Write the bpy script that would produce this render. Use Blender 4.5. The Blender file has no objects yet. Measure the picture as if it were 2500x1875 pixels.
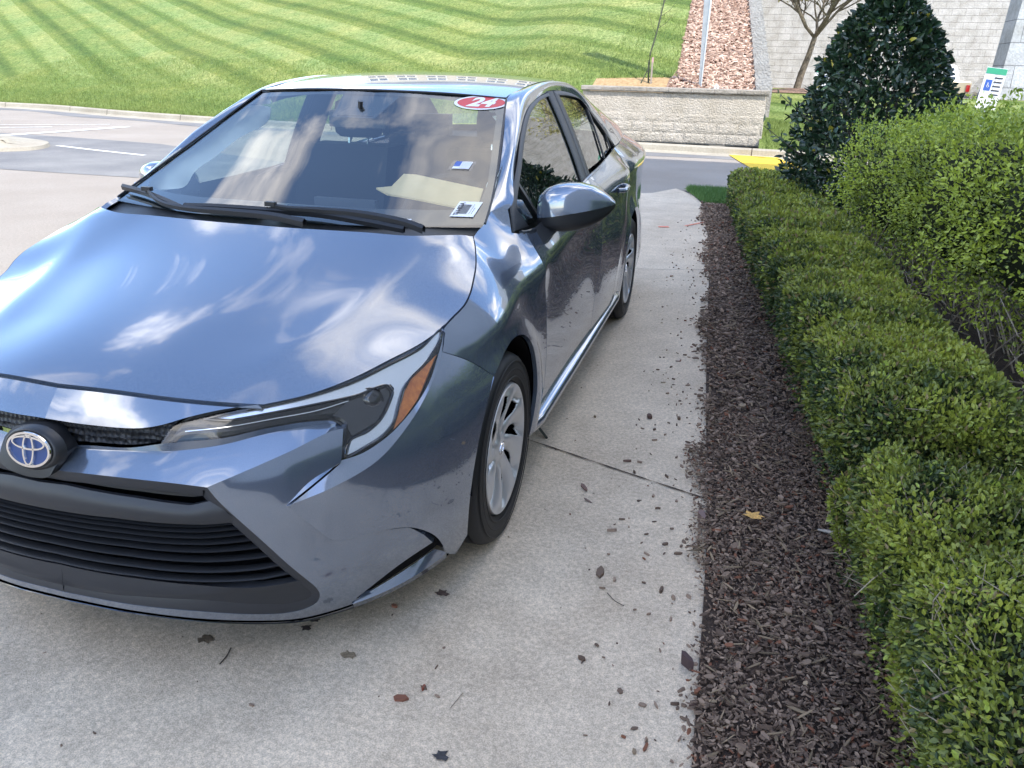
import bpy, math, random
import numpy as np
from mathutils import Vector, Matrix
from mathutils.geometry import delaunay_2d_cdt
random.seed(7); RNG=np.random.default_rng(7)
scene=bpy.context.scene
# ------------------------------------------------------------------ camera
cam=bpy.data.cameras.new('camera'); co=bpy.data.objects.new('camera',cam); scene.collection.objects.link(co)
CAM=(1.505655,-1.336808,1.470459,0.269998,0.370999,0.023162,1992.386073)
def cam_axes():
    yaw,pit,roll=CAM[3:6]
    cy,sy=math.cos(yaw),math.sin(yaw);cp,sp=math.cos(pit),math.sin(pit)
    f=Vector((-sy*cp,cy*cp,-sp)); rt=Vector((cy,sy,0)); up=rt.cross(f)
    cr,sr=math.cos(roll),math.sin(roll)
    return cr*rt+sr*up, -sr*rt+cr*up, f
r_,u_,f_=cam_axes()
co.matrix_world=Matrix(((r_.x,u_.x,-f_.x,CAM[0]),(r_.y,u_.y,-f_.y,CAM[1]),(r_.z,u_.z,-f_.z,CAM[2]),(0,0,0,1)))
cam.sensor_fit='HORIZONTAL'; cam.sensor_width=36; cam.lens=36*CAM[6]/2500
cam.clip_start=.05; cam.clip_end=800
scene.camera=co
# ------------------------------------------------------------------ light
SUN_EL=math.radians(50); SUN_H=(0.72,-0.69)       # horizontal direction towards the sun
SUN_AZ=math.atan2(SUN_H[0],SUN_H[1])
w=bpy.data.worlds.new('World'); scene.world=w; w.use_nodes=True
nt=w.node_tree; nt.nodes.clear()
def N(t,**k):
    n=nt.nodes.new(t)
    for a,b in k.items(): setattr(n,a,b)
    return n
out=N('ShaderNodeOutputWorld'); bg=N('ShaderNodeBackground'); bg.inputs[1].default_value=.15
sky=N('ShaderNodeTexSky',sky_type='NISHITA'); sky.sun_disc=False; sky.sun_elevation=SUN_EL; sky.sun_rotation=SUN_AZ
sky.air_density=.9; sky.dust_density=.25; sky.ozone_density=2.0
tc=N('ShaderNodeTexCoord'); sp=N('ShaderNodeSeparateXYZ'); nt.links.new(tc.outputs['Generated'],sp.inputs[0])
zz=N('ShaderNodeMath',operation='MAXIMUM'); zz.inputs[1].default_value=0.0; nt.links.new(sp.outputs[2],zz.inputs[0])
za=N('ShaderNodeMath',operation='ADD'); za.inputs[1].default_value=.16; nt.links.new(zz.outputs[0],za.inputs[0])
dx=N('ShaderNodeMath',operation='DIVIDE'); nt.links.new(sp.outputs[0],dx.inputs[0]); nt.links.new(za.outputs[0],dx.inputs[1])
dy=N('ShaderNodeMath',operation='DIVIDE'); nt.links.new(sp.outputs[1],dy.inputs[0]); nt.links.new(za.outputs[0],dy.inputs[1])
cx=N('ShaderNodeCombineXYZ'); nt.links.new(dx.outputs[0],cx.inputs[0]); nt.links.new(dy.outputs[0],cx.inputs[1]); cx.inputs[2].default_value=5.3
n1=N('ShaderNodeTexNoise'); n1.inputs['Scale'].default_value=1.8; n1.inputs['Detail'].default_value=12; n1.inputs['Roughness'].default_value=.57; n1.inputs['Distortion'].default_value=.35
nt.links.new(cx.outputs[0],n1.inputs['Vector'])
cr=N('ShaderNodeValToRGB'); cr.color_ramp.elements[0].position=.51; cr.color_ramp.elements[1].position=.66
nt.links.new(n1.outputs['Fac'],cr.inputs[0])
n2=N('ShaderNodeTexNoise'); n2.inputs['Scale'].default_value=2.6; n2.inputs['Detail'].default_value=5; nt.links.new(cx.outputs[0],n2.inputs['Vector'])
cc=N('ShaderNodeValToRGB'); cc.color_ramp.elements[0].position=.42; cc.color_ramp.elements[0].color=(5.1,4.8,4.5,1)
cc.color_ramp.elements[1].position=.62; cc.color_ramp.elements[1].color=(11.8,11.1,10.3,1)
nt.links.new(n2.outputs['Fac'],cc.inputs[0])
mx=N('ShaderNodeMixRGB'); nt.links.new(cr.outputs[0],mx.inputs[0]); nt.links.new(sky.outputs[0],mx.inputs[1]); nt.links.new(cc.outputs[0],mx.inputs[2])
nt.links.new(mx.outputs[0],bg.inputs[0]); nt.links.new(bg.outputs[0],out.inputs[0])
sl=bpy.data.lights.new('sun','SUN'); sl.energy=2.0; sl.angle=math.radians(.55); sl.color=(1,.955,.88)
so=bpy.data.objects.new('sun',sl); scene.collection.objects.link(so)
sd=Vector((SUN_H[0]*math.cos(SUN_EL),SUN_H[1]*math.cos(SUN_EL),math.sin(SUN_EL)))
so.rotation_euler=sd.to_track_quat('Z','Y').to_euler(); so.location=(20,-10,30)
vs=scene.view_settings; vs.view_transform='Standard'; vs.look='None'; vs.exposure=1.86; vs.gamma=1
scene.render.film_transparent=False
scene.cycles.max_bounces=8; scene.cycles.transparent_max_bounces=24; scene.cycles.use_denoising=True
# ------------------------------------------------------------------ shell functions
def ip(t,tab):
    a=np.array(tab,float);return np.interp(t,a[:,0],a[:,1])
def smooth_ip(t,tab):
    # C1 cubic (Catmull-Rom, non uniform) interpolation, vectorised
    a=np.array(tab,float);xs,ys=a[:,0],a[:,1]
    t=np.clip(np.asarray(t,float),xs[0],xs[-1])
    m=np.gradient(ys,xs)
    i=np.clip(np.searchsorted(xs,t,side='right')-1,0,len(xs)-2)
    h=xs[i+1]-xs[i];s=(t-xs[i])/h
    return (2*s**3-3*s**2+1)*ys[i]+(s**3-2*s**2+s)*h*m[i]+(-2*s**3+3*s**2)*ys[i+1]+(s**3-s**2)*h*m[i+1]
# ---- front shell: y as a function of (x,z)
Y0=[(.10,.07),(.17,.022),(.22,.0),(.3,-.018),(.4,-.024),(.5,-.025),(.58,-.015),(.62,.0),(.66,.025),(.70,.053),(.735,.085),(.78,.125),(.82,.155),(.9,.195)]
WZ=[(.10,.845),(.2,.862),(.35,.882),(.5,.886),(.62,.880),(.68,.868),(.73,.85),(.78,.825),(.82,.80),(.9,.76)]
PN=2.3;PD=.95
def Yf(x,z):
    w=smooth_ip(z,WZ);a=np.minimum(np.abs(x)/w,.99999)**PN
    return smooth_ip(z,Y0)+PD*(1-(1-a)**(1/PN))
# ---- hood: z as a function of (x,y)
ZC=[(y_,.712+.265*((y_-.055)/.9)**.72 if y_>.055 else .712-.9*(.055-y_)) for y_ in [0,.03,.055]+[.055+.012*k_*k_**.35 for k_ in range(1,26)]]
XR=[(0,.33),(.2,.40),(.45,.475),(.7,.54),(.95,.61),(1.15,.67)]   # ridge x(y)
def Zh(x,y):
    ax=np.abs(x);xr=smooth_ip(y,XR);zc=smooth_ip(y,ZC)
    d=ax-xr;sm=.016
    wn=np.clip((np.asarray(y)-.12)/.25,0,1)*np.clip((1.02-np.asarray(y))/.3,0,1)*np.clip((.80-ax)/.2,0,1)
    rid=-.12*(np.sqrt(d*d+sm*sm)-sm)*np.exp(-(d/.16)**2)*wn
    return zc-.075*(ax/.75)**2.0+rid
# ---- side shell: x as function of (y,z)
ZCR=[(.4,.70),(.62,.738),(.82,.768),(1.013,.795),(1.17,.81),(1.355,.831),(1.564,.857),(1.887,.888),(2.4,.914),(2.938,.936),(3.5,.955),(4.3,.965),(4.8,.965)]
UA=[(.4,4.0),(.62,3.3),(.8,2.2),(1.0,1.55),(1.25,1.25),(1.5,1.5),(1.9,2.3),(2.9,3.1),(3.6,2.9),(4.4,3.2)]
XB=[(.4,.80),(.62,.852),(.8,.866),(1.0,.868),(1.4,.866),(1.9,.866),(2.6,.872),(3.1,.882),(3.6,.886),(3.9,.868),(4.1,.84),(4.3,.79),(4.5,.70),(4.7,.56)]
def Xs(y,z,flare=True):
    zc=smooth_ip(y,ZCR);w=z-zc;xb=smooth_ip(y,XB)
    up=np.maximum(w,0);dn=np.maximum(-w,0)
    x=xb-smooth_ip(y,UA)*up**1.3
    x=x-.007*np.exp(-((dn-.12)/.10)**2)*(dn>0)*(1-np.exp(-(dn/.02)))-.02*np.clip((dn-.45)/.15,0,2)**2
    if flare:
        for yc in(.96,3.66):
            r=np.hypot(y-yc,z-.33)
            x=x+.016*np.exp(-((r-.36)/.05)**2)*np.clip((.06+dn)/.1,0,1)
    return x
# ---- greenhouse side
def Xg(y,z):
    return .772-.38*(z-.97)-.22*(z-.97)**2+ip(y,[(1.2,-.02),(1.6,0),(3.2,0),(4.2,-.05)])
# windscreen  y as function of (x,z)
def Yw(x,z):
    c=ip(z,[(.9,.80),(.97,.985),(1.05,1.185),(1.15,1.42),(1.25,1.64),(1.33,1.82),(1.37,1.905),(1.40,1.98)])
    return c+.30*x*x
ZR=[(1.7,1.32),(1.9,1.369),(2.1,1.398),(2.35,1.424),(2.6,1.436),(2.85,1.434),(3.1,1.418),(3.4,1.383),(3.7,1.328),(4.0,1.25)]
def Zr(x,y):
    return smooth_ip(y,ZR)-.026*(np.abs(x)/.55)**2.2
C={'hoodfront': [(-0.1779,0.1013,0.7402),(-0.0089,0.0979,0.7492),(0.1404,0.1055,0.7501),(0.2762,0.1241,0.7425),(0.3743,0.1501,0.7342),(0.4821,0.1948,0.7229)],'hl_top': [(0.4821,0.1948,0.7229),(0.5659,0.2693,0.7333),(0.6361,0.3635,0.751),(0.6839,0.4559,0.7693),(0.7297,0.57,0.7857),(0.7518,0.6622,0.8016)],'strip_low': [(-0.1333,0.0434,0.6794),(-0.0023,0.0416,0.6849),(0.119,0.0453,0.684),(0.2469,0.0656,0.6857),(0.2891,0.0817,0.6931),(0.3403,0.1105,0.7077),(0.4032,0.148,0.7195),(0.4706,0.1894,0.7245)],'honey_low': [(-0.1048,0.0318,0.6353),(0.0763,0.0298,0.6347),(0.129,0.035,0.6373),(0.2186,0.0485,0.6396),(0.2796,0.0678,0.6484)],'bar_top': [(0.0794,0.0342,0.6248),(0.2027,0.0495,0.6295),(0.3226,0.0803,0.6337),(0.4131,0.1213,0.6435),(0.4955,0.1769,0.6593),(0.577,0.2397,0.6642),(0.6212,0.2761,0.6593),(0.6375,0.2832,0.6478)],'bar_low': [(0.0726,-0.016,0.5888),(0.1494,-0.01,0.5901),(0.2542,0.006,0.5869),(0.3514,0.0307,0.5782),(0.4109,0.0516,0.5682),(0.4797,0.0998,0.5962),(0.5568,0.1661,0.6271),(0.6288,0.2505,0.6553),(0.6456,0.2681,0.6555)],'vert': [(0.6456,0.2681,0.6555),(0.6481,0.2553,0.6249),(0.6483,0.2429,0.5763)],'fang_up': [(0.6483,0.2429,0.5763),(0.5983,0.1854,0.5495),(0.5585,0.1354,0.5035)],'fang_low': [(0.5605,0.1319,0.5025),(0.6473,0.2,0.5329),(0.7201,0.2929,0.5705),(0.759,0.3848,0.6252),(0.7764,0.4793,0.6808),(0.7731,0.5944,0.7461),(0.7579,0.655,0.7916)],'grille': [(0.0682,-0.012,0.5862),(0.2509,0.0096,0.5846),(0.4083,0.0549,0.566),(0.4295,0.06,0.5332),(0.4772,0.0813,0.4654),(0.5142,0.1056,0.4049),(0.5501,0.1344,0.3382),(0.5768,0.1655,0.2811),(0.5893,0.1871,0.2441),(0.59,0.1989,0.2165),(0.5772,0.2019,0.188),(0.554,0.1913,0.1728),(0.5172,0.1657,0.169),(0.4544,0.117,0.1847),(0.3433,0.0536,0.2133),(0.1893,0.0095,0.2292),(0.0084,-0.0049,0.2353),(-0.2167,0.0135,0.2313)],'c9': [(0.5584,0.1351,0.5004),(0.5956,0.1746,0.434),(0.6314,0.2212,0.3696),(0.705,0.3067,0.3593),(0.7525,0.3819,0.3381),(0.7796,0.4219,0.3062),(0.7962,0.4958,0.2346),(0.7956,0.5548,0.1622)],'bottom': [(-0.2257,0.0192,0.2194),(-0.0022,0.0018,0.215),(0.1798,0.0163,0.2066),(0.3324,0.0632,0.1833),(0.4639,0.1461,0.1471),(0.5241,0.2026,0.1262),(0.5908,0.2588,0.1267),(0.676,0.3496,0.1346),(0.7366,0.4391,0.1421),(0.7746,0.5109,0.1512),(0.7956,0.5548,0.1622),(0.7996,0.6271,0.1127)],'hl_bot': [(0.2963,0.0578,0.6565),(0.3415,0.083,0.6581),(0.4182,0.1172,0.6626),(0.5001,0.172,0.6757),(0.5809,0.2346,0.6786),(0.6217,0.2662,0.6711),(0.6401,0.2727,0.656),(0.6462,0.2573,0.628),(0.6497,0.241,0.584),(0.6832,0.2787,0.589),(0.7122,0.3131,0.6042),(0.7329,0.3534,0.6204),(0.75,0.3995,0.6424),(0.7654,0.4586,0.6726),(0.7719,0.5148,0.7045),(0.7688,0.5719,0.7404),(0.7642,0.6187,0.7685),(0.7579,0.655,0.7916)],'seam': [(0.7688,0.6029,0.7555),(0.859,0.7547,0.6622)],'archf': [(0.8242,0.6679,0.1526),(0.8456,0.619,0.2948),(0.8557,0.6208,0.392),(0.862,0.6409,0.4685),(0.8664,0.6707,0.5323),(0.8696,0.7273,0.6021)],'emblem': [(0.0169,-0.0094,0.6383),(-0.0496,-0.0051,0.644),(0.0802,-0.0099,0.6349),(0.0013,0.0137,0.6733),(0.0298,-0.0248,0.6091)],'shut': [(0.754,0.656,0.804),(0.766,0.716,0.823),(0.78,0.76,0.842),(0.781,0.809,0.864),(0.769,0.878,0.89),(0.755,0.941,0.914),(0.737,0.995,0.935),(0.714,1.053,0.956),(0.698,1.084,0.972)],'hoodrear': [(0.698,1.084,0.972),(0.681,1.06,0.979),(0.528,0.979,0.981),(0.391,0.968,0.983),(0.261,0.952,0.984),(0.129,0.942,0.984),(-0.018,0.942,0.984)],'ridge': [(0.3283,0.142,0.7465),(0.3649,0.3939,0.8187),(0.4118,0.63,0.8742),(0.4856,0.9155,0.9346),(0.6113,1.2744,0.9326)],'crease': [(0.8664,0.8177,0.7693),(0.8672,1.0047,0.7972),(0.867,1.1619,0.8123),(0.866,1.351,0.8318),(0.8655,1.5616,0.8575),(0.8656,1.884,0.8889),(0.8724,2.8887,0.9418)],'archr': [(0.8766,0.8512,0.6848),(0.8772,0.918,0.6984),(0.8772,1.0269,0.6847),(0.8776,1.1144,0.6484),(0.8794,1.1836,0.5913),(0.8782,1.2446,0.4982),(0.8758,1.2715,0.4115),(0.8707,1.2661,0.3344),(0.8648,1.2603,0.2833),(0.8583,1.2486,0.2504)],'doorfront': [(0.7905,1.373,0.9435),(0.8155,1.3563,0.9132),(0.8474,1.3504,0.8688),(0.8661,1.3565,0.8306),(0.8593,1.4277,0.7433),(0.8626,1.45,0.636),(0.8658,1.4553,0.477),(0.866,1.425,0.379),(0.8491,1.4533,0.256)],'doormid': [(0.8638,2.512,0.8034),(0.866,2.522,0.7398),(0.8698,2.4985,0.6502),(0.8704,2.4878,0.5749),(0.8695,2.4111,0.5265),(0.8691,2.3697,0.465)],'doorrear': [(0.8792,3.1115,0.9055),(0.8767,3.1878,0.813),(0.8815,3.2126,0.7273),(0.8834,3.1922,0.6495),(0.8824,3.1271,0.5796),(0.8814,3.0629,0.5107),(0.8788,3.0093,0.445)],'beltS': [(0.7725,1.2637,0.9573),(0.7902,1.3714,0.9438),(0.8055,1.5617,0.9369),(0.8013,1.9564,0.9554),(0.776,2.4287,0.9865),(0.7681,2.9064,1.0116),(0.7468,3.4559,1.0511)],'beltG': [(0.7638,1.2946,0.9512),(0.7766,1.4229,0.9338),(0.7889,1.6304,0.9243),(0.7826,2.044,0.9417),(0.7678,2.4714,0.981),(0.7582,2.9631,1.0055),(0.725,3.5932,1.0391)],'winout': [(0.7459,1.3083,0.9997),(0.7156,1.4725,1.0928),(0.6592,1.7563,1.2283),(0.6176,2.0045,1.3095),(0.5972,2.2465,1.3475),(0.5852,2.5506,1.3693),(0.5901,2.8266,1.3604),(0.6029,3.0168,1.3371),(0.6443,3.2498,1.2532),(0.678,3.4588,1.162),(0.715,3.6782,1.053)],'gfront': [(0.7629,1.3273,0.9579),(0.7345,1.4572,1.0466),(0.7028,1.6181,1.1362),(0.661,1.8148,1.2245),(0.6267,2.011,1.2923),(0.6063,2.2128,1.3307),(0.5956,2.4621,1.3505),(0.6722,2.4885,1.2015),(0.7265,2.4868,1.0824),(0.7621,2.4385,0.9956),(0.7738,2.0786,0.9652),(0.7831,1.6515,0.9402),(0.7736,1.4606,0.9472)],'grear': [(0.5972,2.6626,1.3474),(0.6032,2.8858,1.3365),(0.6212,3.1156,1.3028),(0.6549,3.1988,1.2369),(0.6823,3.3555,1.1637),(0.709,3.483,1.0902),(0.7218,3.5644,1.0505),(0.7521,2.992,1.0209),(0.7569,2.6382,1.009),(0.6777,2.6467,1.1901)],'bp': [(0.5852,2.5506,1.3693),(0.7666,2.4764,0.9841),(0.5972,2.6626,1.3474),(0.7581,2.6326,1.0058)],'bar1': [(0.6232,3.1729,1.299),(0.7507,3.1337,1.0243)],'bar2': [(0.6702,3.4435,1.1802),(0.7275,3.4447,1.0512)],'wsedge': [(0.5468,1.9507,1.3493),(0.5998,1.7224,1.2384),(0.6562,1.4769,1.1192),(0.6894,1.3033,1.0403),(0.7048,1.1892,0.9921)],'wstop': [(-0.4972,1.9386,1.3509),(-0.217,1.9035,1.3626),(0.0583,1.9001,1.3672),(0.3144,1.9171,1.3617),(0.5468,1.9507,1.3493)],'wsbotL': [(-0.722,1.2745,1.0232)],'ditch': [(0.631,1.661,1.36),(0.543,2.055,1.395),(0.449,2.567,1.41)],'pillarseam': [(0.7126,1.2365,1.0724),(0.7251,1.3031,1.0507),(0.7385,1.3324,1.0215)],'sticker24': [(0.4629,1.8941,1.3346)],'sticker24c': [(0.3575,1.8785,1.3395),(0.5584,1.9123,1.3295),(0.452,1.9429,1.359),(0.468,1.8426,1.3108)],'barcode': [(0.5774,1.2839,1.0495),(0.6463,1.303,1.0471),(0.6698,1.1935,0.9995),(0.6044,1.1794,1.0039)],'tag': [(0.4828,1.5169,1.1622),(0.5533,1.5283,1.1575),(0.566,1.4454,1.1199),(0.505,1.4289,1.1212)],'sensor': [(-0.1395,1.8709,1.3512),(0.114,1.8526,1.3435),(0.0832,1.6984,1.275),(-0.095,1.6952,1.2733)],'wp1blade': [(-0.7088,1.2501,1.0157),(-0.5672,1.1871,1.0122),(-0.4423,1.1259,1.0029),(-0.3313,1.071,0.9912)],'wp1arm': [(-0.5374,1.1793,1.0131),(-0.4771,1.129,1.0003),(-0.4012,1.0809,0.989),(-0.2881,1.0466,0.9847),(-0.1055,1.0298,0.9866),(0.0559,1.022,0.9844),(0.1769,1.0051,0.9743)],'wp2blade': [(-0.3215,1.0775,0.9946),(-0.1815,1.0724,1.001),(-0.008,1.0675,1.003),(0.1896,1.0751,1.0017),(0.3434,1.0705,0.99),(0.4853,1.0673,0.9747)],'wp2arm': [(0.0141,1.0823,1.0089),(0.0794,1.0733,1.0046),(0.1869,1.0805,1.004),(0.3341,1.0912,0.9991),(0.4916,1.0863,0.9815),(0.5521,1.0732,0.9688)],'envelope': [(-0.157,2.221,0.93),(-0.116,2.301,0.93),(-0.246,2.754,0.93),(-0.178,2.759,0.93),(0.308,2.4,0.93),(0.416,2.01,0.93),(0.381,1.849,0.93),(0.086,2.019,0.93),(-0.031,2.065,0.93)],'mirshell': [(0.793,1.6,0.979),(0.837,1.6,1.063),(0.882,1.6,1.086),(0.964,1.6,1.082),(1.025,1.6,1.052),(1.053,1.6,1.027),(1.044,1.6,0.988),(0.972,1.6,0.939),(0.851,1.6,0.916),(0.796,1.6,0.934)],'amber': [(0.7607,0.5811,0.749),(0.733,0.474,0.7156),(0.7303,0.4416,0.6958),(0.7308,0.4097,0.6658),(0.7289,0.3673,0.6205),(0.7439,0.3979,0.6388),(0.7582,0.4539,0.67),(0.7612,0.5251,0.7178)],'box': [(0.4772,0.2121,0.6933),(0.633,0.3513,0.7053),(0.6333,0.3516,0.7053),(0.6965,0.4302,0.7122),(0.7056,0.4308,0.7026),(0.708,0.4009,0.6721),(0.6986,0.3664,0.6487),(0.6732,0.3237,0.6361),(0.6548,0.3054,0.6264),(0.6375,0.3073,0.6528),(0.5991,0.2795,0.6648)],'pipe_up': [(0.332,0.1085,0.6848),(0.4026,0.1464,0.6974),(0.4851,0.2018,0.7091),(0.5641,0.2706,0.7188),(0.6364,0.3609,0.7336),(0.6861,0.4493,0.7498),(0.7255,0.5482,0.7683),(0.7479,0.6409,0.7912)],'pipe_lo': [(0.6612,0.287,0.6324),(0.7057,0.35,0.6415),(0.7187,0.3824,0.6569),(0.721,0.4061,0.6779),(0.7212,0.4355,0.7029),(0.7275,0.472,0.7206)],'slit': [(0.7557,0.3664,0.3439),(0.7803,0.4283,0.2938),(0.7889,0.471,0.2455),(0.787,0.4814,0.2217),(0.7876,0.489,0.2132),(0.7311,0.3866,0.1938),(0.6519,0.3012,0.1547)],'slits': [(-0.121,-0.0217,0.4623),(0.1885,-0.0141,0.4608),(0.3863,0.0382,0.4499),(0.4762,0.0809,0.4539)],'liptop': [(-0.1661,-0.012,0.3254),(0.0383,-0.0194,0.3129),(0.2131,-0.003,0.3075),(0.3636,0.0401,0.2924),(0.4991,0.1099,0.2779),(0.5733,0.1634,0.2782)],'bandlow': [(-0.1167,-0.022,0.4779),(0.1915,-0.0136,0.4795),(0.3883,0.0388,0.4678),(0.4688,0.0767,0.4698)],'bandtop': [(-0.1044,-0.0196,0.5359),(0.0742,-0.02,0.5479),(0.2499,0.0,0.5338),(0.3645,0.0318,0.5179),(0.4087,0.0501,0.5275)],'c9b': [(0.5584,0.1351,0.5004),(0.5997,0.1679,0.4386),(0.6388,0.208,0.379),(0.7111,0.2941,0.3678),(0.7578,0.3697,0.3461),(0.7796,0.4219,0.3062),(0.7962,0.4958,0.2346),(0.7956,0.5548,0.1622)],'lightstrip': [(0.3697,0.1272,0.7008),(0.4159,0.1562,0.7098),(0.4848,0.2039,0.7186),(0.5634,0.2732,0.7283),(0.636,0.3627,0.7416),(0.6849,0.4526,0.7584),(0.7315,0.565,0.775),(0.7499,0.6607,0.7983),(0.7557,0.6417,0.7837),(0.7548,0.591,0.7612),(0.7499,0.5433,0.7421),(0.7349,0.4781,0.7211),(0.7298,0.4435,0.704),(0.7306,0.4109,0.6754),(0.7309,0.3769,0.639),(0.7188,0.3429,0.6185),(0.694,0.3007,0.6037),(0.6582,0.2529,0.5917),(0.6608,0.2728,0.6244),(0.6889,0.3145,0.6353),(0.7056,0.3508,0.6519),(0.713,0.3855,0.6775),(0.7106,0.4185,0.7086),(0.7011,0.4181,0.7186),(0.6474,0.3409,0.7145),(0.5702,0.2585,0.7107),(0.4904,0.1924,0.7043),(0.4209,0.1465,0.6969)],'lens_top': [(0.2963,0.0578,0.6565),(0.3035,0.0718,0.6739),(0.314,0.0869,0.6904),(0.3585,0.1129,0.7031),(0.4069,0.1429,0.7129),(0.4502,0.1713,0.7187),(0.4806,0.1917,0.7209)],'slotA': [(0.7562,0.3652,0.3447),(0.7762,0.4078,0.3226),(0.7951,0.4713,0.2686),(0.7995,0.519,0.212),(0.7958,0.5544,0.1611),(0.7881,0.4876,0.2141),(0.7895,0.4697,0.2464),(0.7809,0.427,0.2946)],'slotB': [(0.7864,0.4775,0.2411),(0.7849,0.4958,0.2085),(0.7268,0.396,0.1842),(0.648,0.3085,0.1462),(0.6407,0.2899,0.1523),(0.7335,0.383,0.2225)],'blade': [(0.7794,0.5098,0.1989),(0.7988,0.5496,0.1647),(0.7814,0.4938,0.1607),(0.745,0.4196,0.1541),(0.6839,0.3333,0.1449),(0.6307,0.289,0.1351),(0.6474,0.3096,0.1453),(0.7209,0.4092,0.1744)],'ehouse': [(-0.0857,0.0075,0.6458),(-0.0698,0.0204,0.6663),(-0.0285,0.0269,0.6777),(0.0153,0.0282,0.6799),(0.0538,0.0243,0.6731),(0.0863,0.0123,0.6529),(0.1055,0.0052,0.6404),(0.0929,-0.0082,0.619),(0.0804,-0.0232,0.5961),(0.0728,-0.0278,0.583),(0.0584,-0.0306,0.5749),(0.0229,-0.0323,0.5711),(-0.0161,-0.0319,0.5728),(-0.0566,-0.0288,0.5814),(-0.0878,-0.0189,0.5932),(-0.0873,-0.0073,0.6213)],'emb2': [(-0.0363,-0.0175,0.6408),(0.01,0.0061,0.6769),(0.0877,-0.0171,0.6387),(0.0459,-0.0325,0.6138),(0.0244,-0.0148,0.6453)],'fritR': [(0.5374,1.8316,1.2967),(0.5991,1.5856,1.1763),(0.6413,1.4065,1.0918),(0.6412,1.2956,1.0449),(0.2414,1.1342,1.0227),(-0.32,1.1612,1.0282),(-0.5603,1.2227,1.0274)],'mint': [(0.7111,1.3354,1.0028),(0.6908,1.3392,1.0532),(0.6728,1.4159,1.1042),(0.6529,1.5852,1.167),(0.6017,1.8345,1.273),(0.5784,2.0184,1.3174),(0.4856,1.9105,1.3133),(0.5262,1.9513,1.2342),(0.5603,1.7524,1.1634),(0.5882,1.6276,1.1016),(0.6043,1.5032,1.0525),(0.6208,1.472,1.008),(0.6172,1.3687,1.0041)]}
# ------------------------------------------------------------------ mesh helpers
col=scene.collection
def empty(name,loc=(0,0,0),rz=0):
    o=bpy.data.objects.new(name,None); col.objects.link(o); o.location=loc; o.rotation_euler=(0,0,rz); o.empty_display_size=.2; return o
def tag(o,label=None,cat=None,group=None,kind=None):
    if label:o['label']=label
    if cat:o['category']=cat
    if group:o['group']=group
    if kind:o['kind']=kind
    return o
def mesh(name,V,F,mats,parent=None,smooth=True,mi=None,normals=None,sharp=None):
    me=bpy.data.meshes.new(name); me.from_pydata([tuple(map(float,v)) for v in V],[],[tuple(map(int,f)) for f in F])
    if not isinstance(mats,(list,tuple)): mats=[mats]
    for m in mats: me.materials.append(m)
    if mi is not None: me.polygons.foreach_set('material_index',np.asarray(mi,np.int32))
    me.polygons.foreach_set('use_smooth',np.full(len(me.polygons),bool(smooth)))
    me.update()
    if smooth and sharp: me.set_sharp_from_angle(angle=math.radians(sharp))
    if normals is not None: me.normals_split_custom_set_from_vertices([tuple(map(float,n)) for n in normals])
    o=bpy.data.objects.new(name,me); col.objects.link(o)
    if parent is not None: o.parent=parent
    return o
def fastmesh(name,V,polys_loops,sizes,mat,parent=None,smooth=False,colors=None,mi=None):
    me=bpy.data.meshes.new(name); V=np.asarray(V,np.float32); L=np.asarray(polys_loops,np.int32); S=np.asarray(sizes,np.int32)
    me.vertices.add(len(V)); me.vertices.foreach_set('co',V.ravel()); me.loops.add(len(L)); me.loops.foreach_set('vertex_index',L)
    me.polygons.add(len(S)); st=np.concatenate([[0],np.cumsum(S)[:-1]]).astype(np.int32)
    me.polygons.foreach_set('loop_start',st); me.polygons.foreach_set('loop_total',S)
    me.polygons.foreach_set('use_smooth',np.full(len(S),bool(smooth)))
    mats=mat if isinstance(mat,(list,tuple)) else [mat]
    for m in mats: me.materials.append(m)
    if mi is not None: me.polygons.foreach_set('material_index',np.asarray(mi,np.int32))
    me.update(calc_edges=True)
    if colors is not None:
        a=me.color_attributes.new('tint','FLOAT_COLOR','POINT'); a.data.foreach_set('color',np.asarray(colors,np.float32).ravel())
    o=bpy.data.objects.new(name,me); col.objects.link(o)
    if parent is not None:o.parent=parent
    return o
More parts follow.
